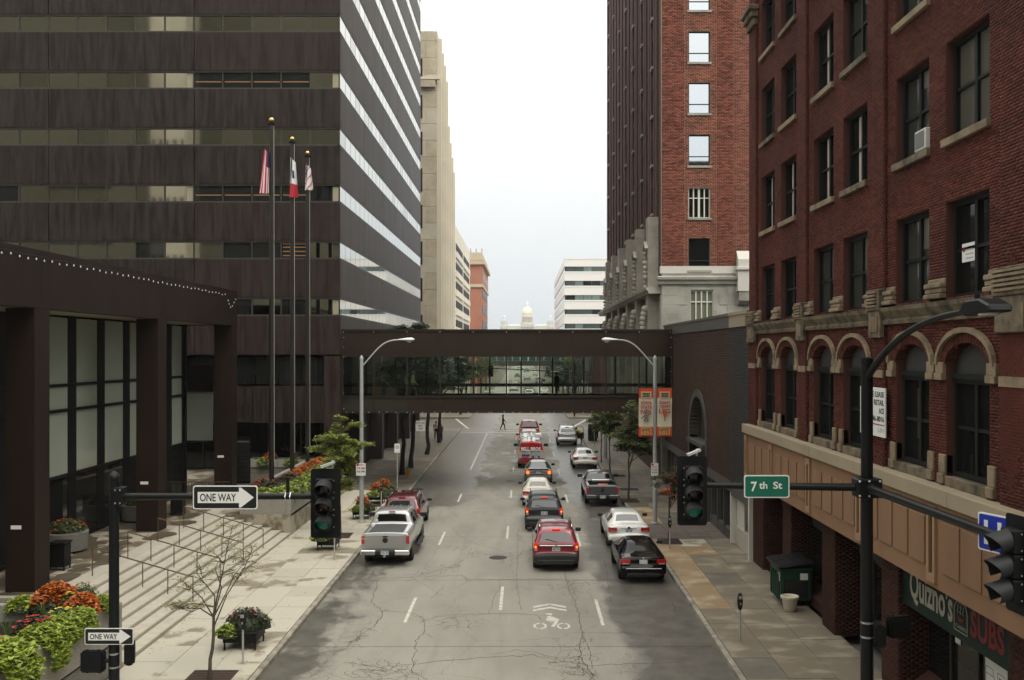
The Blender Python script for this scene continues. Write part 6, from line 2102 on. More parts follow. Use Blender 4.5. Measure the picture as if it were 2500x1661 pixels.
# wayfinding sign
D('led', col=(0.1, 0.9, 0.3), emit=(0.03, 0.85, 0.28), es=0.6)
D('sign_orange', col=(0.75, 0.25, 0.03), rough=0.5)
ws_ = thing('parking_guide_sign', 'tall green parking guide sign with lit OPEN displays near the corner', 'sign', (6.9, 77, .13))
yw = 77.0
x0, x1 = (1461 - CX) * yw / FPX, (1497 - CX) * yw / FPX
z0, z1 = EYE - (1052 - CY) * yw / FPX, EYE - (1008 - CY) * yw / FPX + .25
g = MB(); g.box(x0, x1, yw, yw + .25, z0, z1); g.build('panel', 'sign_green', ws_)
g = MB(); g.tube([((x0 + x1) / 2, yw + .12, .13), ((x0 + x1) / 2, yw + .12, z0)], .13, 10); g.build('post', 'galv', ws_)
g = MB(); g.prism([(x0, z1), (x1, z1), (x1, z1 - .12), (x1 - .2, z1 - .25), (x1 - .45, z1 - .12), (x1 - .7, z1 - .28), (x0, z1 - .16)], 'y', yw - .01, yw); g.build('crest', 'sign_orange', ws_)
h = (z1 - z0 - .3) / 3
for q, nm in enumerate(('7th & Grand', '7th & Center', '4th')):
    zb_ = z1 - .3 - h * (q + 1)
    g = MB(); letter(g, nm, (x0 + .32, yw - .004, zb_ + h * .56), (1, 0, 0), (0, 0, 1), height=h * .25, width=.1 * len(nm) if q < 2 else .3)
    if q < 2: g.prism([(x0 + .07, zb_ + h * .5), (x0 + .16, zb_ + h * .66), (x0 + .16, zb_ + h * .55), (x0 + .27, zb_ + h * .55), (x0 + .27, zb_ + h * .45), (x0 + .16, zb_ + h * .45), (x0 + .16, zb_ + h * .34)], 'y', yw - .006, yw - .002)
    else: g.prism([(x0 + .17, zb_ + h * .75), (x0 + .28, zb_ + h * .55), (x0 + .20, zb_ + h * .55), (x0 + .20, zb_ + h * .3), (x0 + .14, zb_ + h * .3), (x0 + .14, zb_ + h * .55), (x0 + .06, zb_ + h * .55)], 'y', yw - .006, yw - .002)
    g.build('lettering', 'sign_white', ws_)
    g = MB(); letter(g, 'OPEN', (x0 + .36, yw - .004, zb_ + h * .14), (1, 0, 0), (0, 0, 1), height=h * .30, width=.48, bold=.02); g.build('display', 'led', ws_)

# skip, flower pot, cones
D('skip_green', col=(0.010, 0.055, 0.030), col2=(0.008, 0.04, 0.022), ns=3, rough=0.45)
D('skip_lid', col=(0.012, 0.012, 0.013), rough=0.45)
dx, dy = 9.1, 32.9
du = thing('dumpster', 'dark green wheeled dumpster with black ribbed lid by the brick wall', 'dumpster', (dx, dy, .13))
ang = R(0)
xa, xb, ya, yb = 8.60, 9.60, 32.15, 33.55
g = MB(); v0 = [(xa + .10, ya + .08), (xb - .05, ya + .08), (xb - .05, yb - .08), (xa + .10, yb - .08)]
v1 = [(xa, ya), (xb, ya), (xb, yb), (xa, yb)]
g.add([(p[0], p[1], .30) for p in v0] + [(p[0], p[1], 1.35) for p in v1], [(3, 2, 1, 0), (0, 1, 5, 4), (1, 2, 6, 5), (2, 3, 7, 6), (3, 0, 4, 7), (4, 5, 6, 7)])
bd = g.build('body', 'skip_green', du)
for q in range(5):
    y = ya + .18 + q * .25
    g = MB(); g.prism([(y, .34), (y + .09, .34), (y + .09, 1.2), (y, 1.2)], 'x', xa - .03, xa + .09); g.build('rib', 'skip_green', bd)
g = MB(); g.box(xa + .14, xb - .1, ya - .03, ya + .06, .42, 1.0); g.build('pocket', 'skip_lid', bd)
for sx in (xa - .01, xb - .09):
    g = MB(); g.box(sx, sx + .10, ya - .05, ya + .05, .36, 1.3); g.build('corner_post', 'skip_green', bd)
g = MB(); g.box(xa - .04, xb + .04, ya - .05, yb + .05, 1.35, 1.42); g.build('rim', 'skip_green', bd)
for (la, lb_) in ((ya - .1, (ya + yb) / 2 - .02), ((ya + yb) / 2 + .02, yb + .1)):
    g = MB(); g.prism([(xa - .10, 1.42), (xb + .08, 1.58), (xb + .08, 1.64), (xa - .10, 1.48)], 'y', la, lb_); l_ = g.build('lid', 'skip_lid', du, bevel=.01)
    for q in range(5):
        y = la + .08 + (lb_ - la - .16) * q / 4
        g = MB(); g.prism([(xa - .08, 1.48), (xb + .02, 1.635), (xb + .02, 1.67), (xa - .08, 1.52)], 'y', y - .035, y + .035); g.build('lid_rib', 'skip_lid', l_)
for (sx, sy) in ((xa + .2, ya + .2), (xb - .2, ya + .2), (xa + .2, yb - .2), (xb - .2, yb - .2)):
    g = MB(); g.lathe((sx, sy, .22), [(.09, -.03), (.09, .03)], 12, axis='x'); g.build('wheel', 'skip_lid', du)
g = MB(); g.box(xb - .36, xb - .10, ya - .054, ya - .05, 1.04, 1.26); g.build('notice', 'sign_white', bd)
g = MB(); g.box(xa - .006, xa - .001, ya + .12, ya + .36, .96, 1.22); g.build('notice', 'sign_white', bd)
D('pot_cream', col=(0.60, 0.56, 0.44), col2=(0.50, 0.46, 0.35), ns=6, rough=0.7)
pp = gnd(1928, 1492, .13)
pt = thing('flower_pot', 'empty cream round pot standing in front of the dumpster', 'pot', (pp.x, pp.y, .13))
g = MB(); g.lathe((pp.x, pp.y, .13), [(.17, 0), (.19, .02), (.25, .40), (.29, .42), (.30, .50), (.27, .51), (.24, .47), (.22, .40), (.001, .38)], 22); g.build('body', 'pot_cream', pt, smooth=45)
D('cone_orange', col=(0.80, 0.12, 0.03), rough=0.5)
for (px, py, lab) in ((1650, 1216, 'orange traffic cone on the right pavement behind the signal'),):
    p = gnd(px, py, .13)
    t = thing('traffic_cone', lab, 'cone', p)
    g = MB(); g.lathe(p, [(.17, .02), (.04, .70), (.03, .72), (.001, .72)], 14); g.build('cone', 'cone_orange', t, smooth=40)
    g = MB(); g.box(p.x - .2, p.x + .2, p.y - .2, p.y + .2, .13, .155); g.build('base', 'cone_orange', t)
p = gnd(1628, 1208, .13)
t = thing('barrier_drum', 'low orange barrier lying under the small brown tree', 'barrier', p)
g = MB(); g.lathe(p, [(.30, .03), (.28, .2), (.22, .34), (.001, .35)], 16); g.build('drum', 'cone_orange', t, smooth=40)
g = MB(); g.lathe(p, [(.42, 0), (.42, .03), (.001, .04)], 16); g.build('base', 'skip_lid', t)
# signal and sign at the next corner, black lantern bin
fs_ = thing('signal_pole', 'distant black signal pole with ONE WAY sign across the intersection', 'pole', (6.6, 105, 0))
g = MB(); g.tube([(6.6, 126, .1), (6.6, 126, 7.2)], .1, 8); g.build('shaft', 'pole_black', fs_)
g = MB(); g.tube([(6.6, 126, 5.9), (-4.6, 126, 6.5)], .06, 8); g.build('mast_arm', 'pole_black', fs_)
t = thing('one_way_sign', 'distant left-pointing ONE WAY sign on the far mast arm', 'sign', (1.9, 125.8, 5.6), 'one way signs')
g = MB(); g.box(3.4, 4.55, 125.75, 125.8, 5.82, 6.25); g.build('border', 'sign_white', t)
g = MB(); g.box(3.43, 4.52, 125.73, 125.75, 5.85, 6.22); g.build('face', 'sign_black', t)
g = MB(); g.prism([(3.46, 6.035), (3.65, 6.18), (3.65, 6.11), (4.46, 6.11), (4.46, 5.96), (3.65, 5.96), (3.65, 5.89)], 'y', 125.715, 125.73); g.build('arrow', 'sign_white', t)
signal_head('distant traffic signal on the far mast arm seen through the skywalk', -4.4, 125.8, 6.1, lit=False)
g = MB(); t = thing('litter_bin', 'tall dark litter bin at the kerb near the silver wagon', 'bin', (6.55, 92, .13)); g.lathe((6.55, 92, .13), [(.42, 0), (.45, .2), (.45, 1.5), (.40, 1.6), (.001, 1.62)], 14); g.build('body', 'skip_lid', t, smooth=40)
# ---------------------------------------------------------------- vehicles
def paint(name, c, metal=0.0, rough=0.35, coat=1.0):
    D(name, col=c, metal=metal, rough=rough, coat=coat, coat_rough=0.04)
paint('paint_silver', (0.44, 0.44, 0.43), 0.6, 0.35)
paint('paint_maroon', (0.11, 0.008, 0.014), 0.25, 0.3)
paint('paint_red', (0.22, 0.010, 0.022), 0.25, 0.3)
paint('paint_brightred', (0.32, 0.014, 0.016), 0.1, 0.3)
paint('paint_navy', (0.008, 0.011, 0.013), 0.2, 0.35, 0.4)
paint('paint_cream', (0.64, 0.60, 0.50), 0.0, 0.4)
paint('paint_grey', (0.095, 0.105, 0.105), 0.5, 0.35)
paint('paint_white', (0.74, 0.73, 0.68), 0.0, 0.35)
paint('paint_pearl', (0.80, 0.79, 0.74), 0.0, 0.35)
paint('paint_darkgrey', (0.115, 0.115, 0.120), 0.5, 0.35)
D('paint_black', col=(0.0035, 0.0035, 0.004), rough=0.06, spec=0.28)
paint('paint_van', (0.50, 0.51, 0.49), 0.2, 0.4)
D('car_glass', col=(0.010, 0.012, 0.012), rough=0.03, ior=2.0)
D('car_glass_dark', col=(0.006, 0.007, 0.007), rough=0.04, ior=1.3)
D('car_glass_clear', col=(0.10, 0.095, 0.08), rough=0.03, ior=1.9)
D('car_trim', col=(0.018, 0.018, 0.019), rough=0.55)
D('tyre', col=(0.012, 0.012, 0.012), rough=0.85)
D('rim', col=(0.42, 0.42, 0.42), rough=0.3, metal=0.9)
D('chrome', col=(0.75, 0.75, 0.74), rough=0.12, metal=1.0)
D('tail_red', col=(0.46, 0.012, 0.015), rough=0.15, coat=0.6)
D('tail_lit', col=(0.45, 0.012, 0.008), rough=0.2, emit=(1.0, 0.05, 0.02), es=0.35)
D('tail_core', col=(0.8, 0.2, 0.05), emit=(1.0, 0.34, 0.06), es=1.1)
D('tail_clear', col=(0.45, 0.36, 0.34), rough=0.2)
D('brake_lit', col=(0.60, 0.02, 0.01), rough=0.2, emit=(1.0, 0.06, 0.02), es=0.9)
D('plate', col=(0.66, 0.68, 0.68), rough=0.5)
D('plate_blue', col=(0.20, 0.36, 0.50), rough=0.5)
D('tonneau', col=(0.050, 0.052, 0.050), rough=0.6)
D('bed_liner', col=(0.014, 0.014, 0.014), rough=0.8)
D('badge_gold', col=(0.70, 0.48, 0.10), rough=0.25, metal=0.9)

def catmull(V, F, M):
    V = [Vector(p) for p in V]
    fp = [sum((V[i] for i in f), Vector()) / len(f) for f in F]
    ed = {}
    for fi, f in enumerate(F):
        for k in range(len(f)):
            a, b = f[k], f[(k + 1) % len(f)]
            ed.setdefault((min(a, b), max(a, b)), []).append(fi)
    vf = [[] for _ in V]; ve = [[] for _ in V]
    for fi, f in enumerate(F):
        for i in f: vf[i].append(fi)
    keys = list(ed)
    for e in keys:
        ve[e[0]].append(e); ve[e[1]].append(e)
    epi, NV = {}, []
    for i, p in enumerate(V):
        n = len(ve[i])
        bd = [e for e in ve[i] if len(ed[e]) == 1]
        if bd:
            q = sum(((V[e[0]] + V[e[1]]) / 2 for e in bd), Vector())
            NV.append((q + p * 2) / (len(bd) + 2) if len(bd) == 2 else p)
        else:
            Fm = sum((fp[k] for k in vf[i]), Vector()) / max(1, len(vf[i]))
            Em = sum(((V[e[0]] + V[e[1]]) / 2 for e in ve[i]), Vector()) / max(1, n)
            NV.append((Fm + Em * 2 + p * (n - 3)) / n if n else p)
    for e in keys:
        fs = ed[e]
        epi[e] = len(NV)
        if len(fs) == 2: NV.append((V[e[0]] + V[e[1]] + fp[fs[0]] + fp[fs[1]]) / 4)
        else: NV.append((V[e[0]] + V[e[1]]) / 2)
    NF, NM = [], []
    for fi, f in enumerate(F):
        c = len(NV); NV.append(fp[fi])
        n = len(f)
        for k in range(n):
            a, b, z = f[k], f[(k + 1) % n], f[k - 1]
            NF.append((a, epi[(min(a, b), max(a, b))], c, epi[(min(a, z), max(a, z))])); NM.append(M[fi])
    return NV, NF, NM

COLS = ['bottom', 'bevel', 'low', 'high', 'shoulder', 'side', 'edge', 'top']
def loft_body(stations, tags, names):
    """stations: (y, zlo, zsh, ztop, hw, tw[, crown]); tags[i] = {column: part name} for the segment i -> i+1"""
    V, F, M = [], [], []
    n = 16
    for st in stations:
        y, zlo, zsh, ztop, hw, tw = st[:6]
        cr = st[6] if len(st) > 6 else .02
        zm = zlo + (zsh - zlo) * .5
        half = [(0, zlo), (hw * .86, zlo), (hw * .97, zlo + min(.10, (zsh - zlo) * .3)), (hw, zm), (hw * .985, zsh - .05), (min(hw * .955, tw + (hw - tw) * .85), zsh),
                (tw, ztop - min(.07, (ztop - zsh) * .5)), (tw * .86, ztop), (0, ztop + cr)]
        ring = half + [(-x, z) for x, z in half[-2:0:-1]]
        V += [(x, y, z) for x, z in ring]
    S = len(stations)
    for i in range(S - 1):
        for j in range(n):
            c = COLS[j] if j < 8 else COLS[15 - j]
            nm = tags.get(i, {}).get(c, 'body')
            if nm == 'skip': continue
            if isinstance(nm, tuple): nm = nm[0]
            F.append((i * n + j, i * n + (j + 1) % n, (i + 1) * n + (j + 1) % n, (i + 1) * n + j)); M.append(names.index(nm))
    F.append(tuple(range(n - 1, -1, -1))); M.append(names.index(tags.get('rear', 'body')))
    F.append(tuple((S - 1) * n + j for j in range(n))); M.append(names.index(tags.get('front', 'body')))
    return V, F, M

def make_vehicle(name, label, stations, tags, mats, wheels, extra=None, group='vehicles on the street', cat='car', rad=.34, tw=.23):
    """mats: {part name: material}; builds at the origin, rear at y = 0, heading +Y"""
    t = thing(name, label, cat, (0, 0, 0), group)
    names = list(mats)
    V, F, M = loft_body(stations, tags, names)
    for _ in range(2): V, F, M = catmull(V, F, M)
    for mi, nm in enumerate(names):
        fs = [f for f, m in zip(F, M) if m == mi]
        if not fs: continue
        # connected islands become parts of their own
        par = {}
        def find(a):
            while par.setdefault(a, a) != a:
                par[a] = par[par[a]]; a = par[a]
            return a
        for f in fs:
            for k in f[1:]: par[find(f[0])] = find(k)
        isl = {}
        for f in fs: isl.setdefault(find(f[0]), []).append(f)
        for fl in isl.values():
            idx = sorted({i for f in fl for i in f}); mp = {a: b for b, a in enumerate(idx)}
            g = MB(); g.add([V[i] for i in idx], [tuple(mp[i] for i in f) for f in fl])
            g.build(nm, mats[nm], t, smooth=70)
    hw = max(s[4] for s in stations)
    for wy in wheels:
        for sd in (-1, 1):
            x = sd * (hw - tw / 2 - .01)
            g = MB(); r = rad; w = tw / 2
            g.lathe((x, wy, r), [(r * .60, -w), (r * .93, -w), (r, -w * .65), (r, w * .65), (r * .93, w), (r * .60, w)], 22, axis='x'); wh = g.build('wheel', 'tyre', t, smooth=40)
            g = MB(); xo = x + sd * (w - .03)
            g.lathe((xo, wy, r), [(r * .62, -.015), (r * .62, .015), (r * .52, .012), (r * .50, -.012), (.001, -.012)], 22, axis='x')
            for q in range(6):
                a = 2 * math.pi * q / 6
                g.obox((xo + sd * .012, wy + r * .28 * math.cos(a), r + r * .28 * math.sin(a)), (.025, r * .56, .06), (a, 0, 0))
            g.build('rim', 'rim', wh, smooth=40)
            g = MB(); xa = sd * (hw + .002)
            arc = [(wy + r * 1.16 * math.cos(math.pi * j / 14), r + r * 1.12 * math.sin(math.pi * j / 14)) for j in range(15)]
            g.prism([(wy - r * 1.16, .3)] + arc[::-1] + [(wy + r * 1.16, .3)], 'x', xa - .035 if sd > 0 else xa, xa if sd > 0 else xa + .035); g.build('wheel_arch', 'car_trim', t)
    if extra: extra(t)
    return t

def plate(t, y, z, x=0, m='plate', w=.31, h=.16, tilt=0):
    g = MB(); g.obox((x, y, z), (w, .012, h), (tilt, 0, 0)); p = g.build('licence_plate', m, t)
    g = MB(); g.obox((x, y - .007, z + h * .36), (w * .94, .003, h * .2), (tilt, 0, 0)); g.build('plate_band', 'plate_blue', p)
    g = MB()
    for k in range(6):
        if k == 3: continue
        g.obox((x - w * .36 + k * w * .145, y - .008, z - h * .06), (w * .075, .003, h * .40), (tilt, 0, 0))
    g.build('plate_characters', 'ink', p)
def lamps(t, h, y, z0, z1, xin, lit, xo=.975, slant=0.0):
    for sd in (-1, 1):
        xs_ = [sd * h * xin, sd * h * xo]
        g = MB(); g.add([(xs_[0], y, z0 + slant), (xs_[1], y + .07, z0), (xs_[1], y + .26, z0), (xs_[0], y + .26, z0 + slant), (xs_[0], y + .012, z1), (xs_[1], y + .085, z1), (xs_[1], y + .28, z1), (xs_[0], y + .26, z1)], MB.BF)
        p = g.build('tail_light', 'tail_lit' if lit else 'tail_red', t, bevel=.022, seg=2)
        zm = (z0 + z1) / 2; xm = (xs_[0] + xs_[1]) / 2; w = abs(xs_[1] - xs_[0]) * .30
        if lit:
            g = MB(); g.ball((xm, y + .035, zm), w, 10, 6, (1, .5, 1.1)); g.build('bulb_glow', 'tail_core', p, smooth=True)
        g = MB(); g.box(xm - w, xm + w, y + .015, y + .06, z0 + .025, z0 + .025 + (z1 - z0) * .2); g.build('reverse_lens', 'tail_clear', p)
def gap_lines(t, h, y, z0, z1, x):
    for sd in (-1, 1):
        g = MB(); g.box(sd * h * x - .005, sd * h * x + .005, y - .004, y + .06, z0, z1); g.build('panel_gap', 'car_trim', t)
def mirrors(t, y, z, hw, m='car_trim', s=1.0):
    for sd in (-1, 1):
        g = MB(); g.obox((sd * (hw + .12 * s), y, z), (.22 * s, .10, .15 * s)); g.obox((sd * (hw + .0), y, z - .03), (.10, .05, .05)); g.build('mirror', m, t, bevel=.025)
def bar(t, nm, m, x0, x1, y0, y1, z0, z1, bevel=.012, **k):
    g = MB(); g.box(x0, x1, y0, y1, z0, z1); return g.build(nm, m, t, bevel=bevel)
def roof_rails(t, y0, y1, x, z, m='car_trim'):
    for sd in (-1, 1):
        g = MB(); g.tube([(sd * x, y0, z - .04), (sd * x, y0 + .12, z + .03), (sd * x, y1 - .12, z + .03), (sd * x, y1, z - .04)], .02, 6); g.build('roof_rail', m, t)
def wiper(t, y, z):
    g = MB(); g.tube([(0.05, y, z), (-.28, y + .03, z + .10), (-.42, y + .035, z + .12)], .012, 5); g.build('wiper', 'car_trim', t)

def suv(name, label, body, W=1.83, H=1.70, L=4.75, lit=False, low=None, rails='car_trim', glass='car_glass', extra=None, lamp_z=(.78, 1.10), top_lamp=True, cat='car', boxy=0.0):
    h = W / 2
    k = H / 1.70
    st = [(0.00, .46, .52, .60, h * .88, h * .80), (0.03, .36, .60, .68, h * .97, h * .90), (0.10, .32, .66, .74, h * .99, h * .93),
          (0.125, .30, .72, .80 * k, h, h * .93), (0.16, .30, .98 * k, 1.06 * k, h, h * .92), (0.19, .30, 1.03 * k, 1.10 * k, h, h * .91),
          (0.40 - boxy, .28, 1.08 * k, 1.52 * k, h, h * .80), (0.46 - boxy, .28, 1.08 * k, 1.60 * k, h, h * .78), (0.75, .28, 1.08 * k, 1.67 * k, h, h * .76), (1.55, .28, 1.07 * k, H - .02, h, h * .755), (1.65, .28, 1.07 * k, H - .02, h, h * .755),
          (2.55, .28, 1.05 * k, H - .04, h, h * .755), (2.62, .28, 1.05 * k, H - .05, h, h * .75), (2.95, .28, 1.04 * k, H - .12, h, h * .73), (3.55, .28, 1.02 * k, 1.12 * k, h, h * .86), (3.62, .28, 1.0 * k, 1.09 * k, h * .99, h * .86),
          (L - .45, .30, .92 * k, 1.0 * k, h * .97, h * .84), (L - .12, .32, .78 * k, .86 * k, h * .9, h * .78), (L, .42, .58, .66, h * .78, h * .66)]
    lamp = 'tail_light'
    tags = {1: {c: 'bumper' for c in COLS}, 2: {'low': 'body'}, 
            5: {'top': 'rear_window'}, 6: {}, 8: {'side': 'side_window'}, 9: {}, 10: {'side': 'side_window'}, 7: {'side': 'side_window'}, 12: {'side': 'side_window'}, 13: {'top': 'windscreen', 'side': 'side_window'}, 0: {c: 'bumper' for c in COLS}, 'rear': 'bumper'}
    mats = {'body': body, 'bumper': low or body, 'tail_light': 'tail_lit' if lit else 'tail_red', 'rear_window': glass, 'side_window': glass, 'windscreen': glass}
    def ex(t):
        mirrors(t, 3.15, 1.12 * k, h)
        if rails: roof_rails(t, .75, 2.6, h * .70, H + .0, rails)
        wiper(t, .20, 1.14 * k)
        if top_lamp: bar(t, 'brake_light', 'brake_lit' if lit else 'tail_red', -.16, .16, .40 - boxy, .47 - boxy, 1.60 * k, 1.635 * k, 0)
        gap_lines(t, h, .115, .72, .80 * k, .79)
        lamps(t, h, .10, .80 * k, 1.13 * k, .80, lit)
        bar(t, 'lower_bumper', 'car_trim', -h * .80, h * .80, -.015, .25, .30, .50, .03)
        plate(t, .115, .90 * k)
        if extra: extra(t)
    return make_vehicle(name, label, st, tags, mats, (.92, L - .95), ex, rad=.36 if H > 1.65 else .34, cat=cat)

def sedan(name, label, body, W=1.80, H=1.43, L=4.75, lit=False, glass='car_glass', deck=.98, extra=None, lampw=True, cat='car', roof=(1.20, 2.35), low=None, rad=.33, round_=0.0):
    h = W / 2
    st = [(0.00, .44, .50, .56, h * .84, h * .74), (0.03, .34, .54, .62, h * .95, h * .86), (0.10, .28, .60, .67, h * .98, h * .90), (0.13, .27, .62, .71, h * .985, h * .88), (0.16, .26, deck - .14, deck - .08, h * .985, h * .84),
          (0.20, .26, deck - .09, deck - .01, h * .985, h * .80), (0.30, .25, deck - .06, deck + .015, h * .99, h * .80), (0.62, .25, deck - .04, deck + .035, h, h * .80), (0.70, .25, deck - .03, deck + .06, h, h * .78),
          (roof[0] - .06, .25, deck - .03, H - .05, h, h * .64), (roof[0] + .05, .25, deck - .03, H - .015, h, h * .63), (1.95, .25, deck - .04, H, h, h * .63), (2.02, .25, deck - .04, H, h, h * .63), (roof[1] + .35, .25, deck - .05, H - .04, h, h * .63),
          (roof[1] + .45, .25, deck - .05, H - .07, h, h * .63), (3.35, .25, deck - .06, deck + .02, h, h * .82), (3.45, .26, deck - .08, deck - .01, h * .99, h * .82), (L - .4, .28, .74, .82, h * .95, h * .80), (L - .1, .30, .60, .68, h * .86, h * .70), (L, .40, .48, .54, h * .70, h * .58)]
    lamp = 'tail_light'
    tags = {8: {'top': 'rear_window'}, 10: {'side': 'side_window'}, 9: {'side': 'side_window'}, 11: {}, 12: {'side': 'side_window'}, 13: {'side': 'side_window'}, 14: {'top': 'windscreen'},
            0: {'bottom': 'lower_bumper'}, 'rear': 'body'}
    mats = {'body': body, 'lower_bumper': 'car_trim', 'tail_light': 'tail_lit' if lit else 'tail_red', 'rear_window': glass, 'side_window': glass, 'windscreen': glass}
    def ex(t):
        mirrors(t, 2.95, deck + .03, h, body if body in ('paint_pearl_',) else 'car_trim')
        plate(t, .135, .80)
        g = MB(); g.box(-h * .56, h * .56, .118, .16, .705, .715); g.build('panel_gap', 'car_trim', t)
        lamps(t, h, .055, deck - .27, deck - .07, .56, lit, .97, .04)
        bar(t, 'rear_valance', 'car_trim', -h * .72, h * .72, .0, .2, .26, .40, .03)
        if extra: extra(t)
    return make_vehicle(name, label, st, tags, mats, (.98, L - .92), ex, rad=rad, cat=cat)

def pickup(name, label, body, W=2.0, H=1.92, L=5.85, bed=1.75, lit=False, cover=True, railz=1.36, extra=None, glass='car_glass', bumper='chrome', rad=.39, crew=1.9):
    h = W / 2
    cb = bed + .12
    st = [(0.0, .62, 1.0, 1.06, h * .95, h * .90), (0.015, .55, 1.20, railz - .06, h * .975, h * .93), (0.035, .50, railz - .10, railz - .01, h * .98, h * .93), (0.10, .48, railz - .09, railz, h * .985, h * .93), (.20, .46, railz - .09, railz, h * .99, h * .93), (bed - .1, .44, railz - .09, railz, h, h * .93),
          (cb, .44, railz - .09, railz + .01, h, h * .92), (cb + .04, .44, railz - .06, railz + .06, h, h * .88), (cb + .17, .44, railz - .05, H - .10, h, h * .75), (cb + .24, .44, railz - .05, H - .03, h, h * .74), (cb + .45, .44, railz - .05, H, h, h * .74),
          (cb + crew * .55, .44, railz - .06, H + .01, h, h * .74), (cb + crew * .60, .44, railz - .06, H + .01, h, h * .74), (cb + crew, .44, railz - .07, H - .05, h, h * .74), (cb + crew + .10, .44, railz - .08, H - .10, h, h * .74), (cb + crew + .62, .44, railz - .10, railz - .0, h, h * .84), (cb + crew + .70, .46, railz - .12, railz - .03, h, h * .84),
          (L - .35, .48, 1.10, 1.19, h * .98, h * .84), (L - .08, .50, .95, 1.04, h * .93, h * .8), (L, .55, .8, .88, h * .85, h * .72)]
    tp = 'tonneau' if cover else 'skip'
    tags = {3: {'top': tp}, 4: {'top': tp}, 5: {'top': tp}, 7: {'top': 'rear_window'}, 10: {'side': 'side_window'}, 9: {'side': 'side_window'}, 12: {'side': 'side_window'}, 13: {'side': 'side_window'}, 14: {'top': 'windscreen', 'side': 'side_window'}}
    mats = {'body': body, 'tonneau': 'tonneau', 'rear_window': glass, 'side_window': glass, 'windscreen': glass}
    def ex(t):
        lm = 'tail_lit' if lit else 'tail_red'
        for sd in (-1, 1):
            bar(t, 'tail_light', lm, sd * h * .97 - (.13 if sd > 0 else 0), sd * h * .97 + (0 if sd > 0 else .13), -.012, .08, railz - .45, railz - .12, .02)
        bar(t, 'rear_bumper', bumper, -h * .98, -h * .38, -.16, .02, .48, .68, .03); bar(t, 'rear_bumper', bumper, h * .38, h * .98, -.16, .02, .48, .68, .03)
        bar(t, 'bumper_step', 'car_trim', -h * .38, h * .38, -.15, .02, .50, .66, .02)
        plate(t, -.17, .585)
        g = MB(); g.box(-h * .80, h * .80, -.022, .0, .72, railz - .08); tg = g.build('tailgate', body, t, bevel=.012)
        for zz in (.86, 1.02):
            g = MB(); g.box(-h * .78, h * .78, -.030, -.020, zz, zz + .02); g.build('crease', body, tg)
        g = MB(); g.lathe((0, -.03, railz - .30), [(.11, 0), (.10, -.008), (.001, -.009)], 18, axis='y'); g.build('emblem', 'car_trim', tg)
        g = MB(); g.box(-.10, .10, -.032, -.02, railz - .18, railz - .12); g.build('latch', 'car_trim', tg)
        bar(t, 'brake_light', lm, -.14, .14, cb + .10, cb + .16, H - .05, H - .02, 0)
        g = MB(); g.box(-.16, -.14, cb + .02, cb + .13, railz + .12, H - .16); g.box(.14, .16, cb + .02, cb + .13, railz + .12, H - .16)
        mirrors(t, cb + crew + .12, railz + .10, h, 'car_trim', 1.25)
        bar(t, 'underbody', 'car_trim', -h * .85, h * .85, .1, L - .3, .36, .56, 0)
        if not cover:
            g = MB(); zf = .80
            g.add([(-h * .80, .08, railz - .01), (h * .80, .08, railz - .01), (h * .80, bed, railz - .01), (-h * .80, bed, railz - .01), (-h * .78, .10, zf), (h * .78, .10, zf), (h * .78, bed - .02, zf), (-h * .78, bed - .02, zf)],
                  [(4, 5, 6, 7), (0, 1, 5, 4), (1, 2, 6, 5), (2, 3, 7, 6), (3, 0, 4, 7)])
            g.build('bed_liner', 'bed_liner', t)
        if extra: extra(t)
    return make_vehicle(name, label, st, tags, mats, (bed * .70, L - .95), ex, rad=rad, tw=.26, cat='pickup truck')

def put(t, x, y, rz=0.0):
    t.location = (x, y, 0); t.rotation_euler = (0, 0, R(rz)); return t

# nearest vehicles, one by one
def ex_silver(t):
    for sd in (-1, 1):
        g = MB(); g.box(sd * 1.0 - .02, sd * 1.0 + .16 * sd, 2.2, 4.2, .40, .46); g.build('running_board', 'car_trim', t, bevel=.01)
    g = MB(); g.box(-.92, -.74, -.034, -.022, 1.10, 1.13); g.build('badge', 'chrome', t)
    g = MB(); g.box(-.04, .04, -.32, -.12, .42, .48); g.ball((0, -.30, .52), .035, 8, 6); g.build('tow_ball', 'steel', t)
    for q in range(4):
        g = MB(); g.box(-.55 + q * .36, -.51 + q * .36, 2.4, 3.5, 1.925, 1.945); g.build('roof_bead', 'paint_silver', t)
    g = MB(); g.box(-.70, -.58, 1.90, 1.915, 1.47, 1.57); g.build('sticker', 'sign_white', t)
put(pickup('pickup_truck', 'silver crew-cab pickup with dark bed cover parked at the left kerb', 'paint_silver', extra=ex_silver, bumper='chrome', glass='car_glass_dark'), -5.62, 38.75)
put(suv('parked_suv', 'dark red wagon with roof rails parked ahead of the silver pickup', 'paint_maroon', H=1.75, L=4.6, W=1.86, rails='car_trim'), -5.88, 45.7)
def ex_eq(t):
    bar(t, 'chrome_strip', 'chrome', -.66, .66, .10, .155, 1.005, 1.045, .008)
    g = MB(); g.box(-.075, .075, .075, .11, 1.005, 1.04); g.box(-.03, .03, .075, .11, .985, 1.06); g.build('emblem', 'badge_gold', t)
    g = MB()
    for q in range(6): g.box(-.52 + q * .19, -.40 + q * .19, .62, .66, 1.668, 1.682)
    bar(t, 'handle', 'paint_red', -.42, .42, .08, .12, .72, .77, .01)
put(suv('red_suv', 'bright red sport utility with lit tail lamps, last in the centre lane', 'paint_red', lit=True, low='car_trim', rails='chrome', extra=ex_eq, H=1.70, L=4.75, W=1.83), 1.26, 37.7)
put(suv('dark_suv', 'black-green square sport utility waiting ahead of the red one', 'paint_navy', lit=True, H=1.72, L=4.75, W=1.86, boxy=.05), .96, 46.0)
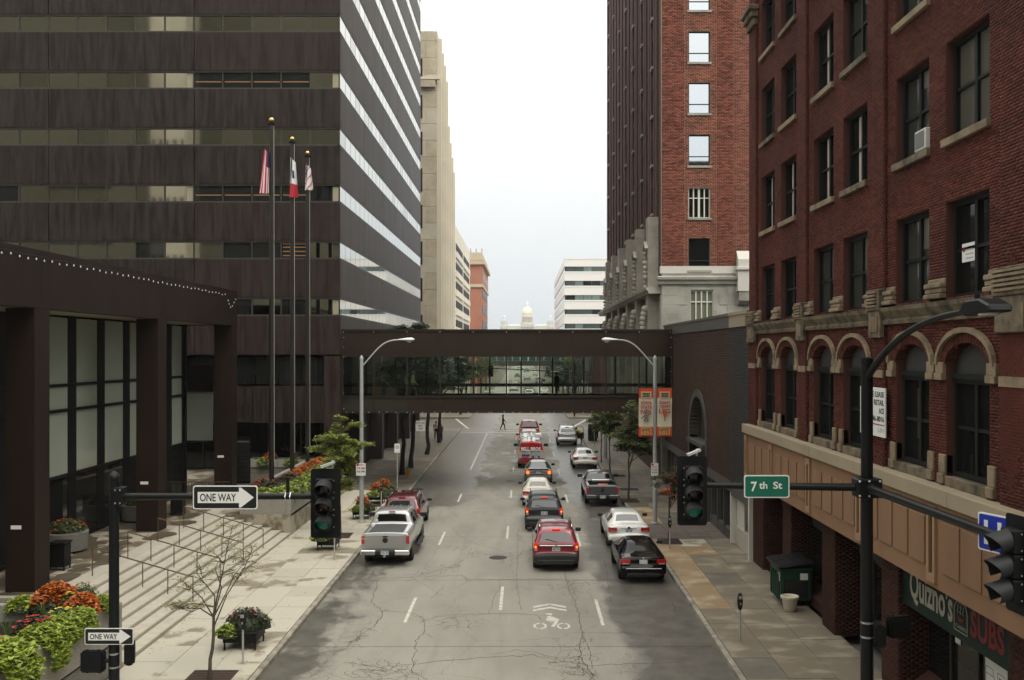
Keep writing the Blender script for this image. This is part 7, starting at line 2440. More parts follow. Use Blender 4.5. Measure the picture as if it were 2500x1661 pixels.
def ex_cream(t):
    g = MB(); g.box(-.30, .20, .80, 1.0, 1.10, 1.14); g.build('shelf_papers', 'sign_white', t)
put(sedan('cream_sedan', 'old cream white sedan between the black sport utility and grey sedan', 'paint_cream', lit=False, glass='car_glass_clear', H=1.42, W=1.76, extra=ex_cream), .76, 53.2)
def ex_merc(t):
    g = MB(); g.box(-.72, .72, .16, .30, .99, 1.035); g.build('spoiler', 'paint_grey', t, bevel=.015)
    bar(t, 'chrome_strip', 'chrome', -.28, .28, .12, .15, .90, .93, .005)
put(sedan('grey_sedan', 'dark grey sedan with lit tail lamps behind the service van', 'paint_grey', lit=True, H=1.42, W=1.82, extra=ex_merc), .93, 62.3)

# service van with ladder rack
def make_van():
    h = 1.0
    H = 2.10
    st = [(0.0, .46, .60, .66, h * .90, h * .84), (0.03, .40, .66, .74, h * .97, h * .92), (0.06, .38, 1.12, 1.20, h * .985, h * .92), (0.09, .36, 1.20, 1.28, h, h * .90), (.20, .36, 1.26, 1.86, h, h * .80), (.27, .36, 1.28, 2.0, h, h * .77), (.5, .36, 1.30, H, h, h * .76),
          (2.4, .36, 1.30, H + .02, h, h * .76), (2.5, .36, 1.30, H + .02, h, h * .76), (3.55, .36, 1.28, H - .02, h, h * .76), (3.7, .36, 1.26, H - .10, h, h * .75), (4.45, .36, 1.14, 1.26, h, h * .84), (4.55, .38, 1.10, 1.20, h * .99, h * .84), (5.2, .42, .95, 1.05, h * .94, h * .82), (5.38, .5, .75, .84, h * .85, h * .74)]
    L_ = 'tail_light'
    tags = {0: {c: 'bumper' for c in COLS}, 'rear': 'bumper', 3: {'top': 'wrap', 'edge': 'wrap'}, 4: {'top': 'wrap', 'edge': 'wrap'}, 8: {'side': 'side_window'}, 9: {'side': 'side_window'}, 10: {'top': 'windscreen', 'side': 'side_window'}}
    mats = {'body': 'paint_van', 'bumper': 'paint_brightred', 'wrap': 'paint_brightred', 'tail_light': 'tail_lit', 'side_window': 'car_glass', 'windscreen': 'car_glass'}
    def ex(t):
        mirrors(t, 3.8, 1.40, h, 'car_trim', 1.5)
        g = MB(); letter(g, 'BELL BROS.', (0, -.01, 1.34), (1, 0, 0), (0, .16, .985), height=.26, width=1.50, align='c', bold=.03, depth=.02); g.build('lettering', 'sign_white', t)
        g = MB(); letter(g, 'BELL BROS.', (-.45, .035, .82), (1, 0, 0), (0, 0, 1), height=.07, width=.5, align='c', bold=.03, depth=.02); g.build('lettering', 'ink', t)
        bar(t, 'logo', 'paint_brightred', -.70, -.42, .025, .04, .93, 1.08, 0); bar(t, 'logo', 'sign_blue', -.40, -.14, .025, .04, .93, 1.05, 0)
        bar(t, 'door_gap', 'car_trim', -.008, .008, .025, .05, .70, 1.18, 0)
        lamps(t, h, .02, 1.22, 1.45, .88, True)
        bar(t, 'plate_recess', 'car_trim', .08, .62, .02, .04, .76, .96, 0); plate(t, .012, .86, .35)
        bar(t, 'brake_light', 'brake_lit', -.12, .12, .24, .30, 2.0, 2.04, 0)
        for y in (.5, 1.9, 3.3):
            g = MB(); g.tube([(-.78, y, 1.95), (-.82, y, 2.28), (.82, y, 2.28), (.78, y, 1.95)], .02, 6); g.build('rack_bar', 'steel', t)
        for x in (-.80, .80):
            g = MB(); g.tube([(x, .4, 2.30), (x, 3.5, 2.30)], .02, 6); g.build('rack_rail', 'steel', t)
        for x in (-.58, -.28):
            g = MB(); g.tube([(x, .25, 2.33), (x, 3.6, 2.33)], .025, 6); g.build('ladder_rail', 'steel', t)
        for q in range(9):
            g = MB(); g.tube([(-.58, .45 + q * .36, 2.33), (-.28, .45 + q * .36, 2.33)], .015, 5); g.build('ladder_rung', 'steel', t)
        g = MB(); g.tube([(.02, .3, 2.36), (.02, 3.2, 2.36)], .07, 10); g.build('pipe_tube', 'sign_white', t)
        g = MB(); g.obox((.52, .9, 2.42), (.44, 1.3, .22)); g.build('rack_box', 'sign_white', t, bevel=.02)
    return make_vehicle('service_van', 'silver and red plumbing van with ladders and pipe on its roof rack', st, tags, mats, (1.05, 4.4), ex, cat='van', rad=.38, tw=.25)
put(make_van(), .52, 71.0)
put(suv('grey_suv', 'grey sport utility half hidden between the service van and red pickup', 'paint_grey', lit=True, H=1.78, W=1.88), .43, 83.6)
put(pickup('pickup_truck', 'red full-size pickup first in line at the stop line', 'paint_brightred', lit=True, cover=False, bumper='car_trim', H=1.98), .48, 91.0)
# kerb side on the right
def ex_exp(t):
    for (x0, y0, a) in ((.93, 2.3, 50),):
        g = MB(); c, s = math.cos(R(a)), math.sin(R(a))
        def P(u, z): return (x0 + u * s, y0 + .95 - (u * c) + .0, z)
        g.tube([P(0, .42), P(.95, .42), P(1.0, .9), P(.85, 1.55), P(.2, 1.62), P(0, 1.1), P(0, .42)], .035, 6)
        d = g.build('open_door_frame', 'paint_silver', t)
        g = MB(); g.add([P(.02, .45), P(.95, .45), P(.98, 1.02), P(.02, 1.02)], [(0, 1, 2, 3)]); g.build('open_door_panel', 'car_trim', d)
    bar(t, 'chrome_strip', 'chrome', -.36, .36, .10, .15, 1.0, 1.05, .008)
put(suv('silver_suv', 'silver wagon with roof rails and its right front door open at the kerb', 'paint_silver', H=1.80, W=1.86, L=4.8, extra=ex_exp, low='paint_silver'), 3.95, 88.0)
put(sedan('white_sedan', 'rounded white sedan with oval rear window parked by the tree', 'paint_white', H=1.40, W=1.84, L=5.0, deck=.96), 4.50, 70.6)
def ex_ranger(t):
    g = MB(); g.obox((0, 1.45, 1.28), (1.05, .22, .14)); g.build('toolbox', 'steel', t, bevel=.03)
    g = MB(); g.box(-.22, .35, .30, .75, .82, 1.20); g.build('fuel_can', 'cone_orange', t, bevel=.03)
put(pickup('pickup_truck', 'dark grey open-bed pickup with steel toolbox parked at the right kerb', 'paint_darkgrey', cover=False, W=1.86, H=1.74, L=5.3, railz=1.22, crew=1.45, extra=ex_ranger, bumper='paint_darkgrey', rad=.36), 4.38, 53.6)
def ex_buick(t):
    g = MB(); g.box(-.42, .42, 1.38, 1.95, 1.427, 1.435); g.build('sunroof', 'car_glass', t)
    bar(t, 'chrome_strip', 'chrome', -.34, .34, .14, .17, .905, .935, .005)
    g = MB(); g.lathe((0, .13, .94), [(.055, 0), (.05, -.01), (.001, -.012)], 14, axis='y'); g.build('emblem', 'chrome', t)
put(sedan('pearl_sedan', 'pearl white sedan with sunroof parked behind the black coupe', 'paint_pearl', H=1.46, W=1.86, L=4.95, deck=1.02, extra=ex_buick), 4.60, 42.0)
def ex_clk(t):
    bar(t, 'chrome_strip', 'chrome', -.66, .66, -.005, .05, .565, .585, .004)
    g = MB(); g.box(-.13, .13, .112, .126, .73, .87); g.build('dealer_plate', 'sign_white', t)
    g = MB(); g.lathe((0, .16, .925), [(.045, 0), (.04, -.01), (.001, -.012)], 14, axis='y'); g.build('emblem', 'chrome', t)
put(sedan('black_coupe', 'glossy black coupe parked nearest at the right kerb', 'paint_black', H=1.38, W=1.76, L=4.6, deck=.97, extra=ex_clk, roof=(1.35, 2.2), glass='car_glass_dark'), 4.47, 35.8)

# far traffic seen through the skywalk windows
FAR = [('white_sedan', 'paint_white', -2.3, 210), ('silver_suv', 'paint_silver', .9, 175), ('dark_suv', 'paint_navy', .9, 185), ('white_sedan', 'paint_white', 4.0, 190), ('red_suv', 'paint_red', -2.3, 160),
       ('grey_sedan', 'paint_grey', .9, 200), ('cream_sedan', 'paint_cream', -2.3, 245), ('silver_suv', 'paint_silver', 4.0, 260), ('white_sedan', 'paint_white', .9, 290), ('grey_sedan', 'paint_grey', -2.3, 320),
       ('cream_sedan', 'paint_cream', 4.0, 340), ('service_van', None, -5.6, 150), ('pickup_truck', None, .9, 400), ('silver_suv', None, -2.3, 430), ('red_suv', None, .9, 139), ('white_sedan', None, 4.1, 480)]
ordn = ['nearest', 'second', 'third', 'fourth', 'fifth', 'sixth', 'seventh', 'eighth', 'ninth', 'tenth', 'eleventh', 'twelfth', 'thirteenth', 'fourteenth', 'fifteenth', 'farthest']
FAR.sort(key=lambda q: q[3])
protos = {}
for o in list(bpy.data.objects):
    if o.parent is None and o.type == 'EMPTY' and o.get('group') == 'vehicles on the street' and o.name.split('.')[0] not in protos: protos[o.name.split('.')[0]] = o
words_ = {'white_sedan': 'white sedan', 'silver_suv': 'silver wagon', 'dark_suv': 'black sport utility', 'red_suv': 'red sport utility', 'grey_sedan': 'grey sedan', 'cream_sedan': 'cream sedan', 'service_van': 'service van', 'pickup_truck': 'silver pickup'}
for i, (nm, _, x, y) in enumerate(FAR):
    c = copy_tree(protos[nm])
    c['label'] = 'tiny %s far down the street, %s of the distant row' % (words_[nm], ordn[i])
    c['group'] = 'distant traffic'
    put(c, x, y)
# ---------------------------------------------------------------- trees and plants
D('bark', col=(0.055, 0.042, 0.030), col2=(0.095, 0.075, 0.055), ns=14, rough=0.9, stretch=(1, 1, .3))
D('bark_dark', col=(0.020, 0.017, 0.014), rough=0.9)
D('leaf_locust', col=(0.24, 0.275, 0.06), island=0.45, rough=0.6, translucent=0.35)
D('leaf_pale', col=(0.22, 0.21, 0.065), island=0.35, rough=0.6, translucent=0.35)
D('leaf_dark', col=(0.038, 0.062, 0.024), island=0.5, rough=0.55, translucent=0.25)
D('leaf_mid', col=(0.125, 0.145, 0.05), island=0.45, rough=0.6, translucent=0.3)
D('leaf_autumn', col=(0.105, 0.082, 0.036), island=0.5, rough=0.65, translucent=0.3)
D('leaf_lime', col=(0.27, 0.34, 0.045), island=0.5, rough=0.5, translucent=0.3)
D('leaf_orange', col=(0.45, 0.125, 0.022), island=0.5, rough=0.5, translucent=0.25)
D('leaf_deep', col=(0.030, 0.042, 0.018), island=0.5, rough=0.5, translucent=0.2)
D('leaf_grassy', col=(0.07, 0.13, 0.03), island=0.4, rough=0.55, translucent=0.3)
D('petal_red', col=(0.50, 0.03, 0.025), island=0.3, rough=0.6)
D('petal_yellow', col=(0.66, 0.52, 0.05), island=0.2, rough=0.6)

def leaf_quads(P, size, spread=1.0, aspect=2.0, droop=0.0):
    """folded leaf-sized faces: one kite of two quads per point"""
    n = len(P)
    P = np.asarray(P)
    a = rng.uniform(0, 2 * np.pi, n); el = rng.uniform(-.5, .7, n) - droop
    d = np.stack([np.cos(a) * np.cos(el), np.sin(a) * np.cos(el), np.sin(el)], 1)
    up = np.tile(np.array([0, 0, 1.0]), (n, 1)) + rng.normal(0, .35 * spread, (n, 3))
    s = np.cross(d, up); s /= np.linalg.norm(s, axis=1, keepdims=True) + 1e-9
    u = np.cross(s, d)
    L = size * rng.uniform(.45, 1.45, n)[:, None]
    W = L / aspect
    base, tip = P - d * L * .5, P + d * L * .5
    mid = P + u * L * .08
    l, r = mid + s * W * .5 - u * L * .10, mid - s * W * .5 - u * L * .10
    V = np.stack([base, l, tip, r], 1).reshape(-1, 3)
    F = np.arange(n * 4).reshape(-1, 4)
    return V, F

def tree(name, label, base, h, crown, leaf, n, size, seed, trunk_r=.09, bark='bark', group=None, clear=.45, branches=7, lean=(0, 0), loose=1.0, cat='tree', aspect=2.0):
    """crown: list of (dx, dy, z, r, rz) clump centres relative to the base; limbs run to each clump"""
    rs = random.Random(seed)
    b = Vector(base)
    t = thing(name, label, cat, base, group)
    g = MB()
    top = b + Vector((lean[0], lean[1], h * clear))
    k = 7
    pts = [b.lerp(top, i / k) + Vector((rs.gauss(0, .02 * h / 5), rs.gauss(0, .02 * h / 5), 0)) * (1 if 0 < i < k else 0) for i in range(k + 1)]
    g.tube(pts, [trunk_r * (1.25 if i == 0 else 1 - .35 * i / k) for i in range(k + 1)], 8)
    tips = []
    for (dx, dy, z, r, rz) in crown:
        e = b + Vector((dx, dy, z))
        s = pts[-1 - rs.randint(0, 2)]
        m1 = s.lerp(e, .35) + Vector((rs.gauss(0, .12 * r), rs.gauss(0, .12 * r), .18 * r)); m2 = s.lerp(e, .7) + Vector((rs.gauss(0, .15 * r), rs.gauss(0, .15 * r), .12 * r))
        g.tube([s, m1, m2, e], [trunk_r * .42, trunk_r * .30, trunk_r * .20, trunk_r * .08], 6)
        for q in range(branches):
            a, el = rs.uniform(0, 6.28), rs.uniform(-.3, 1.0)
            d = Vector((math.cos(a) * math.cos(el) * r, math.sin(a) * math.cos(el) * r, math.sin(el) * rz)) * rs.uniform(.6, .95)
            o = s.lerp(e, rs.uniform(.55, 1.0))
            mid = o + d * .5 + Vector((0, 0, .1 * r))
            g.tube([o, mid, o + d], [trunk_r * .18, trunk_r * .12, trunk_r * .04], 4)
            tips.append((mid, o + d, r, rz))
    g.build('trunk', bark, t, smooth=60)
    P = []
    per = max(1, n // max(1, len(tips)))
    for (mid, tip, r, rz) in tips:
        for q in range(per):
            f = rs.random() ** .7
            c = mid.lerp(tip, f * 1.1)
            P.append((c.x + rs.gauss(0, .16 * r * loose), c.y + rs.gauss(0, .16 * r * loose), c.z + rs.gauss(0, .12 * rz * loose)))
    V, F = leaf_quads(P, size, aspect=aspect, droop=.15)
    mesh_np('crown', V, F, leaf, t)
    return t

Z0 = .13
# thin young honey locust in front of the steps
tree('young_tree', 'thin young tree with sparse yellowing leaves in front of the steps', (-8.22, 25.0, Z0), 4.7,
     [(-1.1, .3, 1.75, .7, .25), (-.7, -.3, 1.95, .7, .28), (-1.0, .6, 2.5, .65, .3), (.3, .3, 3.3, .7, .5), (.85, .4, 3.0, .7, .35), (1.15, .1, 3.5, .6, .3), (.55, .2, 4.0, .5, .4), (-.35, .1, 3.3, .6, .5)],
     'leaf_pale', 3000, .06, 5, trunk_r=.052, clear=.40, branches=13, lean=(.12, .1), loose=.8, aspect=2.6)
# leafy locust by the left lamp
tree('locust_tree', 'small feathery green locust tree beside the left street lamp', (-8.6, 44.6, Z0), 6.1,
     [(-.8, .2, 4.1, .85, .5), (-.4, -.2, 4.9, .75, .5), (.3, .2, 5.1, .8, .5), (.9, .1, 4.2, .8, .4), (-.1, -.3, 3.8, .85, .5), (.25, .3, 3.3, .8, .5), (0.0, 0, 5.6, .5, .4), (-.2, -.3, 2.5, .65, .4), (.3, 0, 2.1, .55, .4), (0, .2, 2.9, .7, .4)],
     'leaf_locust', 15000, .15, 8, trunk_r=.065, clear=.5, branches=9, loose=.9, aspect=3.0)
# dark street trees under and behind the skywalk, left
for i, (x, y, s, lab) in enumerate(((-8.5, 66.6, 1.0, 'dark-trunked tree just behind the skywalk, nearest of the left row'), (-8.35, 70.5, 1.05, 'dark-trunked leaning tree behind the skywalk, second of the left row'),
                                    (-8.1, 79.5, 1.0, 'dark-trunked tree behind the skywalk, third of the left row'), (-8.0, 90.0, 1.0, 'dark-trunked tree near the corner, farthest of the left row'))):
    tree('street_tree', lab, (x, y, Z0), 10.0 * s, [(-1.3, .3, 7.8, 1.7, 1.1), (1.2, -.5, 7.6, 1.8, 1.1), (.2, .8, 9.2, 1.7, .9), (-.4, -1.1, 6.4, 1.6, .9), (1.9, .8, 6.5, 1.6, .8), (.9, 0, 10.3, 1.4, .7), (2.8, -.2, 7.2, 1.5, .8), (-.5, .2, 10.4, 1.4, .6)],
         'leaf_dark', 9000, .24, 20 + i, trunk_r=.17, bark='bark_dark', group='street trees behind the skywalk', clear=.5, branches=9, lean=(.35 if i == 1 else .15, .2))
# right pavement trees
tree('street_tree', 'bushy green and rust tree in a pavement pit beside the grey pickup', (6.0, 55.0, Z0), 5.9,
     [(-.5, .2, 3.9, .95, .6), (.5, 0, 4.2, 1.0, .6), (.1, .3, 4.9, .95, .6), (-.1, -.3, 3.2, 1.0, .5), (.9, -.2, 3.3, .9, .5), (.35, .1, 5.6, .75, .45), (1.4, .1, 3.1, .75, .4), (.9, .1, 4.8, .8, .5)], 'leaf_mid', 9500, .15, 31, trunk_r=.065, clear=.42, branches=9)
tree('street_tree', 'slim green young tree behind the bushy one on the right pavement', (5.9, 66.0, Z0), 5.4,
     [(-.5, 0, 4.2, .9, .5), (.5, .2, 4.4, .9, .5), (0, 0, 4.9, .8, .5), (-.8, .1, 3.5, .8, .4), (.6, .1, 3.5, .8, .4)], 'leaf_locust', 4500, .16, 33, trunk_r=.05, clear=.5, branches=8)
tree('street_tree', 'small thin tree beside the guide sign on the right pavement', (5.95, 74.0, Z0), 4.8, [(-.6, 0, 3.4, .8, .5), (.3, 0, 3.9, .8, .5), (-.1, .2, 2.9, .8, .4), (.6, 0, 3.2, .7, .4)], 'leaf_mid', 3600, .15, 35, trunk_r=.05, clear=.45, branches=7)
tree('young_tree', 'small brown-leaved tree by the right lamp pole and meter', (6.55, 43.3, Z0), 4.0,
     [(-.35, 0, 2.9, .6, .4), (.35, .1, 3.0, .7, .45), (.8, 0, 3.2, .7, .4), (.1, -.2, 2.5, .6, .35), (1.1, .1, 2.7, .6, .4), (.75, .1, 3.6, .55, .3)], 'leaf_autumn', 4800, .10, 37, trunk_r=.05, clear=.5, branches=9)
# trees along the far street
n_ = 0
for i, (x, y) in enumerate(((6.9, 131), (7.3, 143), (7.2, 158), (-8.6, 130), (-8.8, 145), (-8.5, 162), (7.2, 178), (-8.4, 185), (7.4, 205), (-8.6, 215))):
    tree('street_tree', 'leafy tree along the far street, %s pavement, %s from the intersection' % ('right' if x > 0 else 'left', ['first', 'second', 'third', 'first', 'second', 'third', 'fourth', 'fourth', 'fifth', 'fifth'][i]), (x, y, Z0), 9,
         [(-1.6, 0, 5.6, 2.0, 1.3), (1.4, .4, 6.0, 2.0, 1.3), (0, .4, 7.6, 1.9, 1.2), (-.3, -1.2, 4.6, 1.8, 1.1), (-2.6, .2, 4.6, 1.5, .9)], 'leaf_mid' if i % 2 else 'leaf_dark', 1500, .36, 50 + i, trunk_r=.16, group='trees along the far street', clear=.4, branches=8)

# tree grates in the pavement
for i, (x, y, w, l, lab) in enumerate(((-8.25, 25.1, 1.2, 1.3, 'rusty tree grate round the thin young tree'), (-8.6, 44.6, 1.1, 1.3, 'brown tree grate under the feathery locust tree'), (-8.5, 53.5, 1.1, 1.4, 'brown planting pit under the far flower stands'), (6.05, 55.0, 1.0, 1.4, 'brown tree pit under the bushy right-hand tree'), (6.55, 43.2, 1.0, 1.3, 'brown tree pit under the small brown-leaved tree'), (6.5, 59.5, 1.2, .9, 'empty brown tree pit beyond the bushy tree'), (6.3, 66.0, 1.3, .9, 'brown tree pit under the slim young tree'))):
    t = thing('tree_grate', lab, 'tree grate', (x, y, Z0), 'tree grates')
    g = MB(); g.box(x - w / 2, x + w / 2, y - l / 2, y + l / 2, Z0 - .02, Z0 + .010); g.build('plate', 'grate', t)
    g = MB()
    for q in range(7): g.box(x - w / 2 + .05, x + w / 2 - .05, y - l / 2 + .06 + q * l / 7, y - l / 2 + .10 + q * l / 7, Z0 + .010, Z0 + .018)
    g.build('bars', 'iron', t)

# bedding plants: mounds of leaf-sized faces
def mound(name, label, x, y, z, r, h, leaf, n, size, group=None, flowers=None, nf=0, fsz=.05, aspect=1.7, trail=0.0, cat='plant', seed=None):
    t = thing(name, label, cat, (x, y, z), group)
    a = rng.uniform(0, 2 * np.pi, n); q = np.sqrt(rng.uniform(0, 1, n))
    zz = np.sqrt(np.clip(1 - q ** 2, 0, 1)) * h * rng.uniform(.72, 1.05, n)
    lump = 1 + .16 * np.sin(a * 3 + x * 7) + .10 * np.sin(a * 5 + y * 3)
    P = np.stack([x + r * q * np.cos(a) * lump, y + r * q * np.sin(a) * lump, z + zz], 1)
    if trail:      # a full cushion hanging over the edge
        m = rng.uniform(0, 1, n) < .5
        k = m.sum(); u = rng.uniform(0, 1, k); b = rng.uniform(-1, 1, k)
        P[m, 0] = x + r * (.45 + .42 * np.sin(u * 2.2)) * rng.uniform(.85, 1.1, k)
        P[m, 1] = y + r * b * np.sqrt(1 - .55 * u ** 2)
        P[m, 2] = z + h * .6 - (trail + h * .6) * u
    V, F = leaf_quads(P, size, aspect=aspect)
    mesh_np('foliage', V, F, leaf, t)
    k = 10
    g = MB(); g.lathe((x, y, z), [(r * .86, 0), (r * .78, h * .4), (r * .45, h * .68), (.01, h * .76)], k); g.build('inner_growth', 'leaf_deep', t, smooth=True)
    if flowers:
        a = rng.uniform(0, 2 * np.pi, nf); q = np.sqrt(rng.uniform(0, .9, nf))
        zz = np.sqrt(np.clip(1 - q ** 2, 0, 1)) * h * 1.05
        g = MB()
        for i in range(nf):
            c = (x + r * q[i] * math.cos(a[i]), y + r * q[i] * math.sin(a[i]), z + zz[i] + .01)
            for s in range(5):
                b0 = 2 * math.pi * s / 5; d = Vector((math.cos(b0), math.sin(b0), .25)); e = Vector((-math.sin(b0), math.cos(b0), 0))
                C_ = Vector(c)
                g.add([C_, C_ + d * fsz * .6 + e * fsz * .35, C_ + d * fsz, C_ + d * fsz * .6 - e * fsz * .35], [(0, 1, 2, 3)])
        g.build('blossoms', flowers, t)
    return t
def spikes(label, x, y, z, h, n=14):
    t = thing('spike_plant', label, 'plant', (x, y, z))
    g = MB()
    for i in range(n):
        a = random.uniform(0, 6.28); d = Vector((math.cos(a), math.sin(a), 0)); e = Vector((-d.y, d.x, 0)); l = h * random.uniform(.7, 1.1); o = random.uniform(.1, .45)
        b = Vector((x, y, z)); m = b + d * l * o * .4 + Vector((0, 0, l * .6)); tp = b + d * l * o + Vector((0, 0, l))
        g.add([b - e * .012, b + e * .012, m + e * .010, m - e * .010], [(0, 1, 2, 3)]); g.add([m - e * .010, m + e * .010, tp + e * .001, tp - e * .001], [(0, 1, 2, 3)])
    g.build('blades', 'leaf_grassy', t)
# near planter (top at z = 2.08): positions read along the wall
zp = 2.0
G1 = 'plants in the near granite planters'
for nm, lab, x, y, z, r, h, lf, n, sz, fl, nf, fs_, asp, tr in (
    ('coleus_plant', 'largest orange leafy coleus mound in the near planter', -12.3, 25.15, 2.05, .56, .58, 'leaf_orange', 1300, .13, None, 0, 0, 1.5, 0),
    ('coleus_plant', 'second orange leafy coleus mound just left of the signal pole', -11.32, 24.6, zp, .46, .50, 'leaf_orange', 1100, .115, None, 0, 0, 1.5, 0),
    ('sweet_potato_vine', 'lime green vine at the far left of the orange mounds', -13.0, 24.85, 2.0, .40, .36, 'leaf_lime', 700, .11, None, 0, 0, 1.7, 0),
    ('sweet_potato_vine', 'lime green trailing vine under the second orange mound', -11.05, 23.85, zp, .36, .34, 'leaf_lime', 800, .105, None, 0, 0, 1.7, .35),
    ('sweet_potato_vine', 'lime green vine behind the signal pole', -10.98, 24.95, zp, .34, .36, 'leaf_lime', 700, .105, None, 0, 0, 1.7, .1),
    ('zinnia_plant', 'low green plant with round yellow flowers in the near planter', -11.45, 23.75, zp, .40, .32, 'leaf_grassy', 700, .08, 'petal_yellow', 18, .055, 2, 0),
    ('zinnia_plant', 'small green plant with yellow flowers between the two orange mounds', -11.85, 24.95, zp, .30, .40, 'leaf_grassy', 400, .08, 'petal_yellow', 14, .05, 2, 0),
    ('impatiens_plant', 'dark-leaved plant with red flowers by the patio table', -11.55, 22.6, zp, .52, .42, 'leaf_deep', 1100, .09, 'petal_red', 34, .06, 1.7, 0),
    ('impatiens_plant', 'dark-leaved plant with red flowers at the lower left', -11.6, 21.1, zp, .50, .38, 'leaf_deep', 900, .09, 'petal_red', 30, .06, 1.7, 0),
    ('sweet_potato_vine', 'large lime vine spilling over the planter edge in the middle', -11.08, 22.1, zp, .50, .42, 'leaf_lime', 1700, .12, None, 0, 0, 1.7, .60),
    ('sweet_potato_vine', 'lime vine beside the red flowers behind the large spilling one', -11.05, 22.95, zp, .42, .42, 'leaf_lime', 1100, .115, None, 0, 0, 1.7, .25),
    ('sweet_potato_vine', 'large lime vine at the bottom left corner of the planter', -11.15, 20.4, zp, .68, .58, 'leaf_lime', 2000, .135, None, 0, 0, 1.7, .50),
    ('asparagus_fern', 'feathery dark green fern at the planter corner', -11.15, 23.4, zp, .32, .28, 'leaf_grassy', 600, .10, None, 0, 0, 5, .2),
    ('rudbeckia_plant', 'wispy plant with small dark red flower heads behind the orange mounds', -11.7, 25.45, zp, .40, .55, 'leaf_grassy', 500, .08, 'petal_red', 24, .035, 2.5, 0),
    ('dark_vine', 'dark bronze vine under the largest orange mound', -12.3, 24.72, 1.95, .46, .26, 'leaf_deep', 500, .12, None, 0, 0, 1.7, 0)):
    mound(nm, lab, x, y, z, r, h, lf, n, sz, G1, fl, nf, fs_, asp, tr)
spikes('green spiky grass blades behind the red flowers in the near planter', -11.6, 23.1, 2.2, .55)
spikes('green spiky grass blades at the lower left of the planter', -11.6, 21.5, 2.2, .6)
# far long planter and the box behind the flagpoles
G2 = 'plants in the far granite planters'
i_ = 0
fy = 45.4
seq = [('impatiens_plant', 'leaf_deep', 'petal_red'), ('sweet_potato_vine', 'leaf_lime', None), ('coleus_plant', 'leaf_orange', None)]
posn = ['first', 'second', 'third', 'fourth', 'fifth', 'sixth', 'seventh', 'eighth']
for k in range(8):
    y = 45.6 + k * 1.5
    mound('sweet_potato_vine', 'lime vine along the street edge of the far planter, %s from the steps' % posn[k], -11.25, y, 2.0, .55, .36, 'leaf_lime', 330, .15, G2, trail=.3)
    nm, lf, fl = (('impatiens_plant', 'leaf_deep', 'petal_red') if k < 3 else ('coleus_plant', 'leaf_orange', None))
    mound(nm, ('red-flowered dark plant' if k < 3 else 'orange coleus mound') + ' in the middle of the far planter, %s from the steps' % posn[k], -12.0, y + .3, 2.0, .52, .50, lf, 330, .13, G2, fl, 13 if fl else 0, .06)
for k in range(3):
    mound('impatiens_plant', 'red-flowered dark plant at the back of the far planter, %s from the steps' % posn[k], -12.9, 45.6 + k * .9, 2.0, .48, .38, 'leaf_deep', 260, .12, G2, 'petal_red', 16, .06)
    mound('sweet_potato_vine', 'lime vine on the end wall of the far planter, %s from the left' % posn[k], -13.0 + k * .7, 45.1, 2.0, .45, .30, 'leaf_lime', 300, .14, G2)
for k in range(3):
    x = -16.2 + k * 1.75
    mound('sweet_potato_vine', 'lime vine hanging from the box behind the flagpoles, %s from the left' % posn[k], x, 59.7, 1.6, .5, .5, 'leaf_lime', 260, .16, G2)
    mound('coleus_plant', 'orange plant in the box behind the flagpoles, %s from the left' % posn[k], x + .25, 60.1, 1.9, .5, .5, 'leaf_orange' if k == 0 else 'leaf_autumn', 220, .15, G2)

# steel flower stands on the left pavement
def stand(lab, x, y, s, top, seed):
    t = thing('flower_stand', lab, 'planter', (x, y, Z0), 'flower stands on the pavement')
    g = MB(); g.box(x - .42 * s, x + .42 * s, y - .42 * s, y + .42 * s, Z0 + .22, Z0 + .52); g.build('tray', 'black_metal', t, bevel=.02)
    for sx in (-.38, .38):
        for sy in (-.38, .38):
            g = MB(); g.box(x + sx * s - .02, x + sx * s + .02, y + sy * s - .02, y + sy * s + .02, Z0, Z0 + .6); g.build('leg', 'black_metal', t)
    return t
G3 = 'plants in the pavement flower stands'
stand('black flower stand nearest the camera behind a parking meter', -8.15, 27.9, 1.15, None, 1)
mound('mixed_plant', 'dark bushy mixed plant in the nearest flower stand', -8.15, 28.1, .62, .62, .55, 'leaf_deep', 900, .09, G3, 'petal_red', 12, .05)
mound('sweet_potato_vine', 'lime vine on the left of the nearest flower stand', -8.55, 27.55, .50, .32, .34, 'leaf_lime', 420, .10, G3)
mound('fern_plant', 'feathery light green plant on the right of the nearest flower stand', -7.78, 28.3, .55, .36, .40, 'leaf_grassy', 420, .08, G3, 'petal_yellow', 8, .04, aspect=4)
stand('black flower stand hidden behind the left traffic signal', -8.5, 41.6, 1.0, None, 2)
mound('sweet_potato_vine', 'lime vine in the stand behind the left traffic signal', -8.8, 41.4, .55, .5, .4, 'leaf_lime', 420, .12, G3)
mound('mixed_plant', 'dark plant in the stand behind the left traffic signal', -8.3, 41.7, .55, .42, .45, 'leaf_deep', 320, .1, G3)
for i, (x, y, w) in enumerate(((-8.35, 49.3, 'behind the left lamp pole'), (-8.35, 54.2, 'nearer of the far pair'), (-8.2, 55.9, 'farther of the far pair'))):
    stand('black flower stand on the left pavement, %s' % w, x, y, 1.0, None, 3)
    mound('coleus_plant', 'orange mound in the flower stand %s' % w, x, y + .1, .75, .40, .52, 'leaf_orange', 420, .11, G3)
    mound('sweet_potato_vine', 'lime vine in the flower stand %s' % w, x - .12, y - .35, .52, .42, .34, 'leaf_lime', 360, .11, G3)
    mound('fern_plant', 'dark green leaves in the flower stand %s' % w, x + .38, y + .1, .5, .36, .40, 'leaf_mid', 300, .11, G3)
